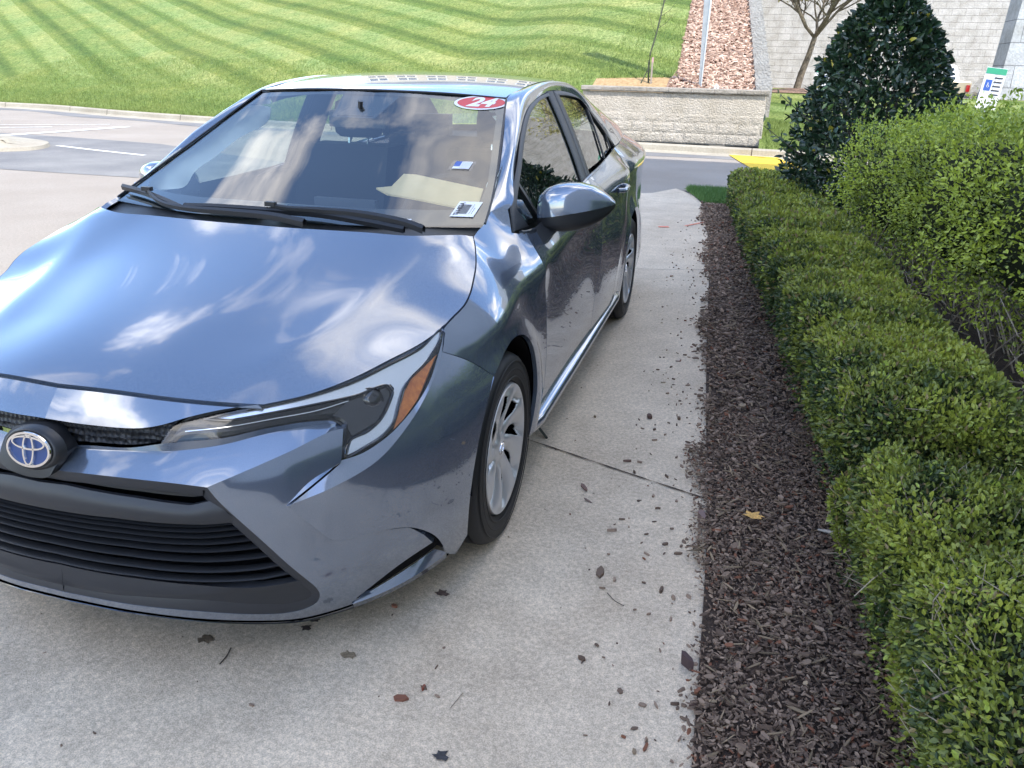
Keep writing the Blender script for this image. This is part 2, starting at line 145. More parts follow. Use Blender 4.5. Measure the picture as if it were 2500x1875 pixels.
class G:
    "collects pieces of one mesh"
    def __init__(s): s.V=[];s.F=[];s.M=[]
    def add(s,V,F,m=0):
        b=len(s.V); s.V+= [tuple(map(float,v)) for v in V]; s.F+=[tuple(int(i)+b for i in f) for f in F]; s.M+=[m]*len(F)
    def box(s,c,h,rz=0,m=0,tilt=None):
        R=Matrix.Rotation(rz,3,'Z')
        if tilt is not None: R=tilt
        V=[]
        for a in(-1,1):
            for b in(-1,1):
                for d in(-1,1): V.append(Vector(c)+R@Vector((a*h[0],b*h[1],d*h[2])))
        s.add(V,[(0,1,3,2),(4,6,7,5),(0,4,5,1),(2,3,7,6),(0,2,6,4),(1,5,7,3)],m)
    def tube(s,P,r,n=8,m=0,cap=True):
        P=[Vector(p) for p in P]; rs=r if isinstance(r,(list,tuple)) else [r]*len(P)
        V=[];F=[];up=Vector((0,0,1))
        for i,p in enumerate(P):
            t=(P[min(i+1,len(P)-1)]-P[max(i-1,0)]).normalized()
            a=t.cross(up)
            if a.length<.05:a=t.cross(Vector((1,0,0)))
            a.normalize();b=t.cross(a)
            for k in range(n):
                q=2*math.pi*k/n; V.append(p+rs[i]*(math.cos(q)*a+math.sin(q)*b))
        for i in range(len(P)-1):
            for k in range(n):
                k2=(k+1)%n; F.append((i*n+k,i*n+k2,(i+1)*n+k2,(i+1)*n+k))
        if cap:F.append(tuple(range(n)));F.append(tuple((len(P)-1)*n+k for k in range(n-1,-1,-1)))
        s.add(V,F,m)
    def grid(s,rows,m=0,closed=False):
        nr=len(rows);nc=len(rows[0]);V=[p for r in rows for p in r];F=[]
        for i in range(nr-1):
            for j in range(nc-1+(1 if closed else 0)):
                j2=(j+1)%nc;F.append((i*nc+j,i*nc+j2,(i+1)*nc+j2,(i+1)*nc+j))
        s.add(V,F,m)
    def mirror(s):
        b=len(s.V);s.V+=[(-v[0],v[1],v[2]) for v in s.V];s.F+=[tuple(i+b for i in reversed(f)) for f in s.F];s.M+=s.M[:];return s
    def mirrored(s):
        g=G();g.V=[(-v[0],v[1],v[2]) for v in s.V];g.F=[tuple(reversed(f)) for f in s.F];g.M=s.M[:];return g
    def build(s,name,mats,parent=None,smooth=True,sharp=40):
        return mesh(name,s.V,s.F,mats,parent,smooth,mi=s.M,sharp=sharp)
def cr(P,step=.02,closed=False):
    "smooth curve through points, resampled"
    P=np.asarray(P,float)
    if len(P)<3:
        n=max(1,int(np.linalg.norm(P[-1]-P[0])/step));return np.array([P[0]+(P[-1]-P[0])*k/n for k in range(n+1)])
    d=np.r_[0,np.cumsum(np.maximum(np.linalg.norm(np.diff(P,axis=0),axis=1),1e-6)**.7)]
    m=np.gradient(P,d,axis=0);res=[]
    for i in range(len(P)-1):
        h=d[i+1]-d[i];n=max(1,int(round(np.linalg.norm(P[i+1]-P[i])/step)))
        for k in range(n):
            s=k/n;res.append((2*s**3-3*s**2+1)*P[i]+(s**3-2*s**2+s)*h*m[i]+(-2*s**3+3*s**2)*P[i+1]+(s**3-s**2)*h*m[i+1])
    res.append(P[-1]);return np.array(res)
def rs(P,n):
    P=np.asarray(P,float);d=np.r_[0,np.cumsum(np.linalg.norm(np.diff(P,axis=0),axis=1))];t=np.linspace(0,d[-1],n)
    return np.stack([np.interp(t,d,P[:,k]) for k in range(P.shape[1])],1)
def loft(curves,n,m=None,smoothrows=True):
    R=[rs(c,n) for c in curves]
    if not m or len(R)<3: return R if not m else [R[0]+(R[-1]-R[0])*k/m for k in range(m+1)]
    A=np.array(R);t=np.linspace(0,len(R)-1,m);k=np.arange(len(R));mm=np.gradient(A,k,axis=0);o=[]
    for q in t:
        i=min(int(q),len(R)-2);s=q-i
        o.append((2*s**3-3*s**2+1)*A[i]+(s**3-2*s**2+s)*mm[i]+(-2*s**3+3*s**2)*A[i+1]+(s**3-s**2)*mm[i+1])
    return o
# --- surface descriptors: to2(P)->(a,b,off) ; to3(a,b,off)->P
def f_to2(P):
    x,y,z=P.T;w_=smooth_ip(z,WZ);s=np.sign(x);q=np.minimum(np.abs(x)/w_,.99999)**(PN/2)
    return s*np.arcsin(q)*.8,z,y-Yf(x,z)
def f_to3(a,b,o):
    w_=smooth_ip(b,WZ);x=np.sign(a)*w_*np.sin(np.abs(a)/.8)**(2/PN);return np.stack([x,Yf(x,b)+o,b],1)
SF={'front':(f_to2,f_to3),
 'hood':(lambda P:(P[:,0],P[:,1],P[:,2]-Zh(P[:,0],P[:,1])),lambda a,b,o:np.stack([a,b,Zh(a,b)+o],1)),
 'side':(lambda P:(P[:,1],P[:,2],P[:,0]-Xs(P[:,1],P[:,2])),lambda a,b,o:np.stack([Xs(a,b)+o,a,b],1)),
 'glass':(lambda P:(P[:,1],P[:,2],P[:,0]-Xg(P[:,1],P[:,2])),lambda a,b,o:np.stack([Xg(a,b)+o,a,b],1)),
 'ws':(lambda P:(P[:,0],P[:,2]*1.9,P[:,1]-Yw(P[:,0],P[:,2])),lambda a,b,o:np.stack([a,Yw(a,b/1.9)+o,b/1.9],1)),
 'roof':(lambda P:(P[:,0],P[:,1],P[:,2]-Zr(P[:,0],P[:,1])),lambda a,b,o:np.stack([a,b,Zr(a,b)+o],1)),
 'flatz':(lambda P:(P[:,0],P[:,1],P[:,2]),lambda a,b,o:np.stack([a,b,o],1)),
 'flatx':(lambda P:(P[:,1],P[:,2],P[:,0]),lambda a,b,o:np.stack([o,a,b],1))}
OUT={'front':(0,-1,.2),'hood':(0,-.3,1),'side':(1,0,.2),'glass':(1,0,.3),'ws':(0,-1,.6),'roof':(0,0,1),'flatz':(0,0,1),'flatx':(1,0,0)}
def inside(Q,poly):
    x,y=Q.T;c=np.zeros(len(Q),bool);n=len(poly)
    for i in range(n):
        x1,y1=poly[i];x2,y2=poly[(i+1)%n]
        if y1==y2:continue
        m=((y1>y)!=(y2>y))&(x<(x2-x1)*(y-y1)/(y2-y1)+x1);c^=m
    return c
def patch(outline,surf,h=.02,flange=.012,off=0.,fdir=None,shrink=0.,bumpf=None,holes=None,nsm=3,poly=0,keepres=1.,tps=0.):
    "triangulated skin inside an outline on a shell; returns V,F,normals"
    to2,to3=SF[surf];P=np.asarray(outline,float)
    keep=[0]
    for i in range(1,len(P)):
        if np.linalg.norm(P[i]-P[keep[-1]])>h*.15:keep.append(i)
    if np.linalg.norm(P[keep[-1]]-P[keep[0]])<h*.15:keep.pop()
    P=P[keep];a,b,o=to2(P);Q=np.stack([a,b],1)
    ar=.5*np.sum(Q[:,0]*np.roll(Q[:,1],-1)-np.roll(Q[:,0],-1)*Q[:,1])
    if ar<0:Q=Q[::-1];o=o[::-1]
    if shrink:
        t=np.roll(Q,-1,0)-np.roll(Q,1,0);t/=np.maximum(np.linalg.norm(t,axis=1,keepdims=True),1e-9)
        Q=Q+shrink*np.stack([-t[:,1],t[:,0]],1)
    PF=None
    if poly:
        even=(surf=='hood');c0=Q.mean(0);sc0=np.ptp(Q,axis=0)/2
        def basis(q):
            a_=(q[:,0]-(0 if even else c0[0]))/sc0[0];b_=(q[:,1]-c0[1])/sc0[1]
            return np.stack([a_**i*b_**j for i in range(0,poly+1,2 if even else 1) for j in range(poly+1-i)],1)
        Bm=basis(Q);lam=1e-3*len(Q);cf=np.linalg.solve(Bm.T@Bm+lam*np.eye(Bm.shape[1]),Bm.T@o)
        PF=lambda q:basis(q)@cf
        o=(o-PF(Q));
        for _ in range(6):o=(o+np.roll(o,1)+np.roll(o,-1))/3
        o=o*keepres
    # split long edges
    q2=[];o2=[]
    for i in range(len(Q)):
        j=(i+1)%len(Q);n=max(1,int(np.linalg.norm(Q[j]-Q[i])/(h*1.05)))
        for k in range(n):q2.append(Q[i]+(Q[j]-Q[i])*k/n);o2.append(o[i]+(o[j]-o[i])*k/n)
    Q=np.array(q2);o=np.array(o2);nb=len(Q)
    lo=Q.min(0);hi=Q.max(0)
    gx=np.arange(lo[0],hi[0]+h,h);gy=np.arange(lo[1],hi[1]+h*.87,h*.87)
    I=np.array([(x+(h/2 if k%2 else 0),y) for k,y in enumerate(gy) for x in gx])
    I=I[inside(I,Q)]
    if len(I):
        A=Q;B=np.roll(Q,-1,0);d=np.full(len(I),9.)
        for i in range(nb):
            e=B[i]-A[i];L=max(e@e,1e-12);t=np.clip(((I-A[i])@e)/L,0,1);d=np.minimum(d,np.linalg.norm(I-A[i]-t[:,None]*e,axis=1))
        I=I[d>h*.55]
    allp=np.vstack([Q,I]) if len(I) else Q
    r=delaunay_2d_cdt([Vector(p) for p in allp],[],[list(range(nb))],1,1e-6)
    v2=np.array([tuple(p) for p in r[0]]);F=[tuple(f) for f in r[2]]
    n=len(v2);of=np.zeros(n);isb=np.zeros(n,bool)
    for i,src in enumerate(r[3]):
        for s_ in src:
            if s_<nb:isb[i]=True;of[i]=o[s_]
    E=set()
    for f in F:
        for i in range(3):
            p,q=f[i],f[(i+1)%3];E.add((min(p,q),max(p,q)))
    E=np.array(sorted(E))
    if tps and np.ptp(o)>1e-5:
        st=max(1,nb//110);pc=Q[::st];oc=o[::st];m_=len(pc)
        def ker(a_,b_):
            d2=((a_[:,None,:]-b_[None,:,:])**2).sum(-1);return .5*d2*np.log(d2+1e-12)
        Kk=ker(pc,pc)+np.eye(m_)*tps;Pp=np.c_[np.ones(m_),pc];A_=np.block([[Kk,Pp],[Pp.T,np.zeros((3,3))]])
        sol=np.linalg.solve(A_,np.r_[oc,np.zeros(3)]);tv=ker(v2,pc)@sol[:m_]+np.c_[np.ones(n),v2]@sol[m_:];of=tv
    elif len(I) and np.ptp(o)>1e-5:
        deg=np.bincount(E.ravel(),minlength=n).astype(float);of[~isb]=o.mean();fr=~isb
        for it in range(500):
            s=np.bincount(E[:,0],of[E[:,1]],minlength=n)+np.bincount(E[:,1],of[E[:,0]],minlength=n)
            nw=s/np.maximum(deg,1);of[fr]=nw[fr]
    elif len(o): of[~isb]=o.mean()
    if PF is not None: of=of+PF(v2)
    if bumpf is not None: of=of+bumpf(v2[:,0],v2[:,1])
    V=to3(v2[:,0],v2[:,1],of+off)
    F=np.array(F);out=np.array(OUT[surf],float)
    def nrm():
        fn=np.cross(V[F[:,1]]-V[F[:,0]],V[F[:,2]]-V[F[:,0]]);vn=np.zeros_like(V)
        for k in range(3):np.add.at(vn,F[:,k],fn)
        return fn,vn/np.maximum(np.linalg.norm(vn,axis=1,keepdims=True),1e-12)
    fn,vn=nrm()
    if (fn.sum(0)@out)<0:F=F[:,::-1];fn,vn=nrm()
    for it in range(nsm):
        s=vn*2.0;np.add.at(s,E[:,0],vn[E[:,1]]);np.add.at(s,E[:,1],vn[E[:,0]]);vn=s/np.maximum(np.linalg.norm(s,axis=1,keepdims=True),1e-12)
    Fl=[tuple(f) for f in F];Vl=list(V);Nl=list(vn)
    if flange:
        # boundary loop from edges used once
        cnt={}
        for f in Fl:
            for i in range(3):
                e=(f[i],f[(i+1)%3]);cnt[e]=cnt.get(e,0)+1
        be=[e for e in cnt if (e[1],e[0]) not in cnt]
        mp={}
        dirv=None if fdir is None else np.array(fdir,float)
        for e in be:
            for v in e:
                if v not in mp:
                    d=-vn[v] if dirv is None else dirv
                    mp[v]=(len(Vl),len(Vl)+1);Vl.append(V[v]);Nl.append(vn[v]);Vl.append(V[v]+d*flange);Nl.append(vn[v])
        c=V.mean(0)
        for p,q in be:
            Fl.append((mp[q][0],mp[p][0],mp[p][1],mp[q][1]))
            t=V[q]-V[p];nn=np.cross(t,vn[p]);nn/=max(np.linalg.norm(nn),1e-9)
            for v in(p,q):
                for k in mp[v]:Nl[k]=nn
    return Vl,Fl,Nl
class Skin:
    def __init__(s):s.V=[];s.F=[];s.N=[];s.M=[]
    def add(s,r,m=0):
        b=len(s.V);s.V+=list(r[0]);s.F+=[tuple(i+b for i in f) for f in r[1]];s.N+=list(r[2]);s.M+=[m]*len(r[1]);return s
    def mir(s,both=False):
        g=Skin();V=[(-v[0],v[1],v[2]) for v in s.V];Nn=[(-v[0],v[1],v[2]) for v in s.N];F=[tuple(reversed(f)) for f in s.F]
        if both:
            b=len(s.V);g.V=list(s.V)+V;g.N=list(s.N)+Nn;g.F=list(s.F)+[tuple(i+b for i in f) for f in F];g.M=s.M+s.M
        else:g.V=V;g.N=Nn;g.F=F;g.M=s.M[:]
        return g
    def build(s,name,mats,parent):return mesh(name,s.V,s.F,mats,parent,True,mi=s.M,normals=s.N)
def pair(sk,name,mats,parent):
    "left and right object of a symmetric part"
    return [sk.build(name,mats,parent),sk.mir().build(name,mats,parent)]
# ------------------------------------------------------------------ materials
def mat(name,color=(.5,.5,.5),rough=.5,metal=0.,coat=0.,coatr=.03,spec=.5,emit=None,alpha=None,noise=None,bump=None,sheen=0):
    m=bpy.data.materials.new(name);m.use_nodes=True;t=m.node_tree;b=t.nodes['Principled BSDF']
    b.inputs['Base Color'].default_value=(*color,1);b.inputs['Roughness'].default_value=rough;b.inputs['Metallic'].default_value=metal
    b.inputs['Coat Weight'].default_value=coat;b.inputs['Coat Roughness'].default_value=coatr;b.inputs['Specular IOR Level'].default_value=spec
    if noise: # list of (scale,detail,[(pos,color)...]) mixed multiply ; first sets colour
        tc=t.nodes.new('ShaderNodeTexCoord');prev=None
        for sc,det,stops in noise:
            n=t.nodes.new('ShaderNodeTexNoise');n.inputs['Scale'].default_value=sc;n.inputs['Detail'].default_value=det;n.inputs['Roughness'].default_value=.6
            t.links.new(tc.outputs['Object'],n.inputs['Vector'])
            r=t.nodes.new('ShaderNodeValToRGB');e=r.color_ramp.elements
            while len(e)<len(stops):e.new(.5)
            for q,(p,c) in zip(e,stops):q.position=p;q.color=(*c,1)
            t.links.new(n.outputs['Fac'],r.inputs[0])
            if prev is None:prev=r.outputs[0]
            else:
                mm=t.nodes.new('ShaderNodeMixRGB');mm.blend_type='MULTIPLY';mm.inputs[0].default_value=1
                t.links.new(prev,mm.inputs[1]);t.links.new(r.outputs[0],mm.inputs[2]);prev=mm.outputs[0]
        t.links.new(prev,b.inputs['Base Color'])
    if bump:
        tc=t.nodes.new('ShaderNodeTexCoord');n=t.nodes.new('ShaderNodeTexNoise');n.inputs['Scale'].default_value=bump[0];n.inputs['Detail'].default_value=bump[2] if len(bump)>2 else 4
        t.links.new(tc.outputs['Object'],n.inputs['Vector']);bb=t.nodes.new('ShaderNodeBump');bb.inputs['Strength'].default_value=1;bb.inputs['Distance'].default_value=bump[1]
        t.links.new(n.outputs['Fac'],bb.inputs['Height']);t.links.new(bb.outputs[0],b.inputs['Normal'])
    return m
def glassmat(name,tint=(.8,.9,.87),rough=0.,ior=1.45,base=.0):
    m=bpy.data.materials.new(name);m.use_nodes=True;t=m.node_tree;t.nodes.clear()
    o=t.nodes.new('ShaderNodeOutputMaterial');mx=t.nodes.new('ShaderNodeMixShader');tr=t.nodes.new('ShaderNodeBsdfTransparent');gl=t.nodes.new('ShaderNodeBsdfGlossy')
    tr.inputs[0].default_value=(*tint,1);gl.inputs['Roughness'].default_value=rough
    fr=t.nodes.new('ShaderNodeFresnel');fr.inputs[0].default_value=ior
    a=t.nodes.new('ShaderNodeMath');a.operation='MULTIPLY_ADD';a.inputs[1].default_value=1.25;a.inputs[2].default_value=base;a.use_clamp=True
    ge=t.nodes.new('ShaderNodeNewGeometry');mr=t.nodes.new('ShaderNodeMapRange');mr.inputs[3].default_value=ior;mr.inputs[4].default_value=1/ior;t.links.new(ge.outputs['Backfacing'],mr.inputs[0]);t.links.new(mr.outputs[0],fr.inputs[0]);t.links.new(fr.outputs[0],a.inputs[0]);t.links.new(a.outputs[0],mx.inputs[0]);t.links.new(tr.outputs[0],mx.inputs[1]);t.links.new(gl.outputs[0],mx.inputs[2]);t.links.new(mx.outputs[0],o.inputs[0])
    return m
M={}
M['paint']=mat('car_paint',(.105,.15,.23),.17,.48,coat=1,coatr=.0,noise=[(900,2,[(.3,(.125,.16,.22)),(.7,(.185,.225,.30))])])
M['paint'].node_tree.nodes['Principled BSDF'].inputs['Coat IOR'].default_value=2.1
M['black']=mat('black_plastic',(.017,.018,.021),.42,0,bump=(900,.0002))
M['satin']=mat('satin_grey_plastic',(.026,.028,.034),.38,bump=(900,.0002))
M['gloss']=mat('gloss_black',(.008,.008,.01),.08,coat=1)
M['void']=mat('dark_underbody',(.006,.006,.007),.9,spec=.1)
M['rubber']=mat('tyre_rubber',(.013,.013,.014),.6,bump=(250,.0004))
M['alloy']=mat('silver_wheel_paint',(.66,.66,.67),.36,.6,coat=.5,coatr=.15)
M['chrome']=mat('chrome',(.75,.75,.75),.08,1)
M['glass']=glassmat('window_glass',(.90,.95,.92),ior=1.6,base=.08)
M['sideglass']=glassmat('side_glass',(.58,.68,.63),ior=1.7,base=.10)
M['lens']=glassmat('lamp_lens',(.93,.94,.96),base=.02)
M['amber']=mat('amber_reflector',(.62,.17,.015),.35,coat=1,noise=[(60,2,[(.3,(.5,.12,.01)),(.7,(.72,.22,.02))])])
M['red']=mat('red_lamp',(.35,.01,.01),.2,coat=1)
M['pipe']=mat('light_guide',(.86,.88,.90),.22,.75,coat=1,coatr=.05)
M['housing']=mat('lamp_housing',(.022,.021,.022),.25,coat=.3)
M['blue']=mat('emblem_blue',(.006,.04,.17),.45,coat=.3)
M['cabin']=mat('dark_cabin_fabric',(.014,.014,.016),.8)
M['dash']=mat('dashboard_plastic',(.06,.065,.075),.55)
M['cream']=mat('pale_pillar_trim',(.90,.92,.84),.6)
M['white']=mat('white_sticker',(.80,.81,.82),.4)
M['ink']=mat('black_ink',(.03,.03,.04),.5)
M['stred']=mat('red_sticker',(.60,.03,.05),.35)
M['inkblue']=mat('blue_ink',(.05,.12,.42),.5)
M['manila']=mat('manila_paper',(.62,.47,.24),.75,noise=[(6,3,[(.3,(.58,.43,.21)),(.7,(.66,.51,.27))])])
M['frit']=mat('black_glass_border',(.010,.011,.013),.25)
# ------------------------------------------------------------------ the parked car
car=empty('parked_car',(0,2.3,0))
tag(car,'slate blue four-door sedan with red 24 sticker on its windscreen','car')
class _Par: pass
CX=lambda k:[tuple(p) for p in C[k]]
def J(*a):
    o=[]
    for s in a:
        s=[tuple(q) for q in s]
        if o and np.linalg.norm(np.array(o[-1])-np.array(s[0]))<1e-4:s=s[1:]
        o+=s
    return o
rev=lambda L:list(reversed(list(L)))
def both(g,name,mm,par=None):
    m_=g.mirrored();g.build(name,mm,par or car);m_.build(name,mm,par or car)
P=M['paint']
hf=CX('hoodfront')
# symmetric start at x=0
hf0=[(0,.098,.7492)]+hf[2:]
# hood
hoodfront=cr(hf0,.02);hl=cr(CX('hl_top'),.02);shut=cr(CX('shut'),.02)
hoodrear=cr(CX('hoodrear')[:-1]+[(0,.942,.984)],.02)
half=J(hoodfront,hl[1:],shut[1:],hoodrear[1:])
full=half+[(-x,y,z) for x,y,z in rev(half)[1:-1]]
sk=Skin().add(patch(full,'hood',.022,.018,shrink=.002,nsm=2,tps=4e-5));sk.build('hood',P,car)
# front bumper (left half then mirrored)
sk=Skin()
fr_=.0035
top=cr([(0,.098,.7492)]+hf[2:],.02)+np.array([0,-.006,-.007])
slow=cr([(0,.0416,.685)]+CX('strip_low')[2:],.02)
sk.add(patch(J(top,rev(slow)),'front',.014,.02,bumpf=None,fdir=(0,1,0)))
# shaded ledge over the bar
hb=CX('hl_bot');hl_low=hb[:7]
bt=cr([(.0,.030,.6245)]+CX('bar_top'),.015)
ledge_top=cr([(0,.03,.6345)]+CX('honey_low')[1:4]+hl_low,.015)
sk.add(patch(J(ledge_top,rev(bt)),'front',.014,0))
bl=CX('bar_low');crease=cr(bl[4:],.012);barl=cr(bl[:5],.015)
btc=cr(CX('bar_top'),.015)
sk.add(patch(J(btc,rev(crease),rev(barl)[1:]),'front',.012,.025,fdir=(0,1,0)))
vert=cr(CX('vert'),.012);fu=cr(CX('fang_up'),.012);fl=cr(CX('fang_low'),.012);c9=cr(CX('c9'),.014);c9b=cr(CX('c9b'),.014)
bot=[(0,.0018,.2145)]+CX('bottom')[2:11]
gr=CX('grille')[2:]+[];gr=[p for p in gr if p[0]>.005]+[(0,-.0055,.2355)]
grc=np.vstack([cr(gr[:3],.012)[:-1],cr(gr[2:],.012)])
pse=cr(CX('c9')[:5]+[(.7812,.427,.2946)],.014)
psl=[(.7895,.4697,.2464),(.7335,.383,.2225),(.6407,.2899,.1523)]
def riser(a,b):
    global sk
    a=rs(np.array(a),40);b=rs(np.array(b),40);g_=G();g_.grid([[tuple(v) for v in a],[tuple(v) for v in b]]);b0_=len(sk.V);sk.V+=g_.V;sk.F+=[tuple(i+b0_ for i in f) for f in g_.F];sk.M+=[0]*len(g_.F);sk.N+=[(.3,-.5,-.8)]*len(g_.V)
p3=J(crease,vert[1:],fu[1:],pse[1:],cr(psl,.014),rev(cr(bot[:8],.014))[1:],rev(grc))
sk.add(patch(p3,'front',.013,.02,fdir=(0,1,.2)))
riser([tuple(p) for p in cr(CX('c9')[:5],.014)],[tuple(p) for p in cr(CX('c9b')[:5],.014)])
hbc=hb[8:];hbl=cr(hbc,.012)
sk.add(patch(J(rev(fu),)+J(fl)[1:]+rev(hbl),'front',.010,0))
# side cheek
seam=[(.7688,.6029,.7555),(.82,.682,.708),(.868,.765,.640)]
af=[(.8696,.7273,.6021)]+rev(CX('archf'))[1:]
af=[(.8665,.671,.532),(.8619,.641,.468),(.8562,.619,.393),(.8468,.6155,.297),(.8279,.652,.170)]
cheek=J(fl[:-8],[(.7731,.5944,.7461)],cr(seam,.015),[(.8696,.7273,.6021)],cr(af,.015),[(.7996,.627,.1127)],rev(cr(CX('c9b')[:5]+[(.7762,.4078,.3226),(.7951,.4713,.2686),(.7995,.519,.212),(.7958,.5544,.1611)],.014)))
sk.add(patch(cheek,'front',.014,.02))
sk.add(patch(cr(CX('blade')+[CX('blade')[0]],.012),'front',.010,.015,fdir=(0,.5,-1)))
# rounded lower lip under the grille
lip=rs(cr(bot[:6]+[bot[6],bot[7],bot[8],bot[9]],.02),50);g=G();rows=[]
for dz,dy in((0,0),(-.012,.002),(-.02,.012),(-.022,.05)):rows.append([(p[0],p[1]+dy,p[2]+dz) for p in lip])
b0=len(sk.V)
gg=G();gg.grid([list(r) for r in rows])
sk.V+=gg.V;sk.F+=[tuple(i+b0 for i in f) for f in gg.F];sk.M+=[0]*len(gg.F)
for r_i,nn in enumerate([(0,-1,.1),(0,-.8,-.6),(0,-.3,-.9),(0,0,-1)]):
    sk.N+=[nn]*len(lip)
fb=sk.mir(True).build('front_bumper',P,car)
tag(fb)
# black slots in the bumper corners
sk=Skin().add(patch(CX('slotA'),'front',.012,.004,off=.02))
pair(sk,'bumper_vent',M['void'],car)
sk=Skin().add(patch(CX('slotB'),'front',.012,.004,off=.02));pair(sk,'bumper_slot',M['void'],car)
# upper honeycomb strip
def hexmat():
    m=mat('honeycomb_plastic',(.012,.013,.016),.45);t=m.node_tree;b=t.nodes['Principled BSDF']
    tc=t.nodes.new('ShaderNodeTexCoord');v=t.nodes.new('ShaderNodeTexVoronoi');v.inputs['Scale'].default_value=70;v.inputs['Randomness'].default_value=.25
    bb=t.nodes.new('ShaderNodeBump');bb.inputs['Distance'].default_value=.012;t.links.new(tc.outputs['Object'],v.inputs['Vector']);t.links.new(v.outputs['Distance'],bb.inputs['Height']);t.links.new(bb.outputs[0],b.inputs['Normal']);return m
M['hex']=hexmat()
up=slow[:-1];hone=cr([(0,.03,.6345)]+CX('honey_low')[1:]+[(.2963,.0578,.6565),(.31,.075,.69)],.015)
upc=[p for p in up if p[0]<.33]
sk=Skin().add(patch(J(upc,rev(hone)),'front',.012,0,off=.018))
sk.mir(True).build('upper_grille',M['hex'],car)
# lower grille: backing, frame, band, slats, lip
gl_out=J([(0,-.012,.586)],[tuple(p) for p in barl],[tuple(p) for p in grc][1:])
sk=Skin().add(patch(gl_out,'front',.03,0,off=.085),1)
grid_=sk
fo=rs(gl_out,130);a_,b_,o_=f_to2(fo);Q=np.stack([a_,b_],1)
t_=np.gradient(Q,axis=0);t_/=np.maximum(np.linalg.norm(t_,axis=1,keepdims=True),1e-9);inn=np.stack([t_[:,1],-t_[:,0]],1)
def ring(k,off):
    q=Q+inn*k;q[:,0]=np.maximum(q[:,0],0);return f_to3(q[:,0],q[:,1],o_+off)
frg=G();frg.grid([list(ring(0,.001)),list(ring(.010,.004)),list(ring(.030,.016)),list(ring(.034,.06))])
frg.V+=[];fr_o=frg.mirror().build('grille_frame',M['satin'],None)
gpar=sk.mir(True).build('lower_grille',[M['satin'],M['void']],car);fr_o.parent=gpar
def gedge(z,margin=.012):
    pts=grc;best=.3
    for i in range(len(pts)-1):
        z1_,z2_=pts[i][2],pts[i+1][2]
        if (z1_-z)*(z2_-z)<=0 and z1_!=z2_ and pts[i][0]>.36:
            best=pts[i][0]+(pts[i+1][0]-pts[i][0])*(z-z1_)/(z2_-z1_);break
    return best-margin
bandt=lambda x:ip(x,[(0,.545),(.0746,.5482),(.25,.534),(.365,.518),(.409,.5277),(.45,.53)])
bandl=lambda x:ip(x,[(0,.478),(.19,.4787),(.387,.467),(.468,.469),(.6,.475)])
lipt=lambda x:ip(x,[(0,.312),(.21,.305),(.36,.29),(.49,.276),(.57,.276),(.7,.28)])
def strip(zf,prof,n=60,xm=None,margin=.006):
    # prof: list of (dz,off)
    rows=[]
    for dz,of in prof:
        # outer end from the grille edge
        xe=.5
        for _ in range(8):xe=gedge(float(zf(xe))+dz,margin)
        xs=np.linspace(0,xe,n);z=np.array([float(zf(x)) for x in xs])+dz
        rows.append([ (x,float(Yf(x,zz_))+of,zz_) for x,zz_ in zip(xs,z)])
    g=G();g.grid(rows);return g
g=G()
hh=8;rows=[]
pro=[]
for k in range(hh+1):
    t=k/hh;of=.012-.010*math.sin(math.pi*t)
    pro.append((t,of))
# band as loft between bandt and bandl
rows=[]
for t,of in [(-.0,.022)]+pro+[(1.0,.055)]:
    zf=lambda x:float(bandt(x))*(1-t)+float(bandl(x))*t
    xe=.45
    for _ in range(8):xe=gedge(zf(xe),.008)
    xs=np.linspace(0,xe,60);rows.append([(x,float(Yf(x,zf(x)))+of,zf(x)) for x in xs])
g.grid(rows);bd=g.mirror().build('grille_band',M['satin'],gpar,sharp=35)
for k,t in enumerate((.06,.14,.23,.33,.45,.60,.77,.93)):
    zf=lambda x:float(bandl(x))*(1-t)+float(lipt(x))*t+.010*(x/.5)**4
    th=.0028+.0022*t
    g=strip(zf,[(th,.036),(th,.022),(0,.014),(-th,.018),(-th*1.3,.075)],margin=.024);g.mirror().build('slat',M['black'],gpar,sharp=50)
for t in(.38,.72):
    zf=lambda x:.575*(1-t)+float(bandt(x))*t
    g=strip(zf,[(.004,.055),(.003,.028),(-.003,.028),(-.004,.055)],margin=.02);g.mirror().build('slat',M['black'],gpar,sharp=50)
# lower lip panel
lp=[(x,float(Yf(x,float(lipt(x))))+.02,float(lipt(x))) for x in np.linspace(0,gedge(.278,.012),40)]
ed=[p for p in grc if p[2]<.276];a2,b2,o2=f_to2(np.array(ed));
sk=Skin().add(patch(J(lp,[tuple(p) for p in f_to3(np.maximum(a2-.012,0),b2+.006,o2+.014)]),'front',.016,.03,fdir=(0,1,0),bumpf=lambda a,b:-.012*np.exp(-((b-.262-.02*(a/.5))/.012)**2)))
sk.mir(True).build('grille_lip',M['satin'],gpar)
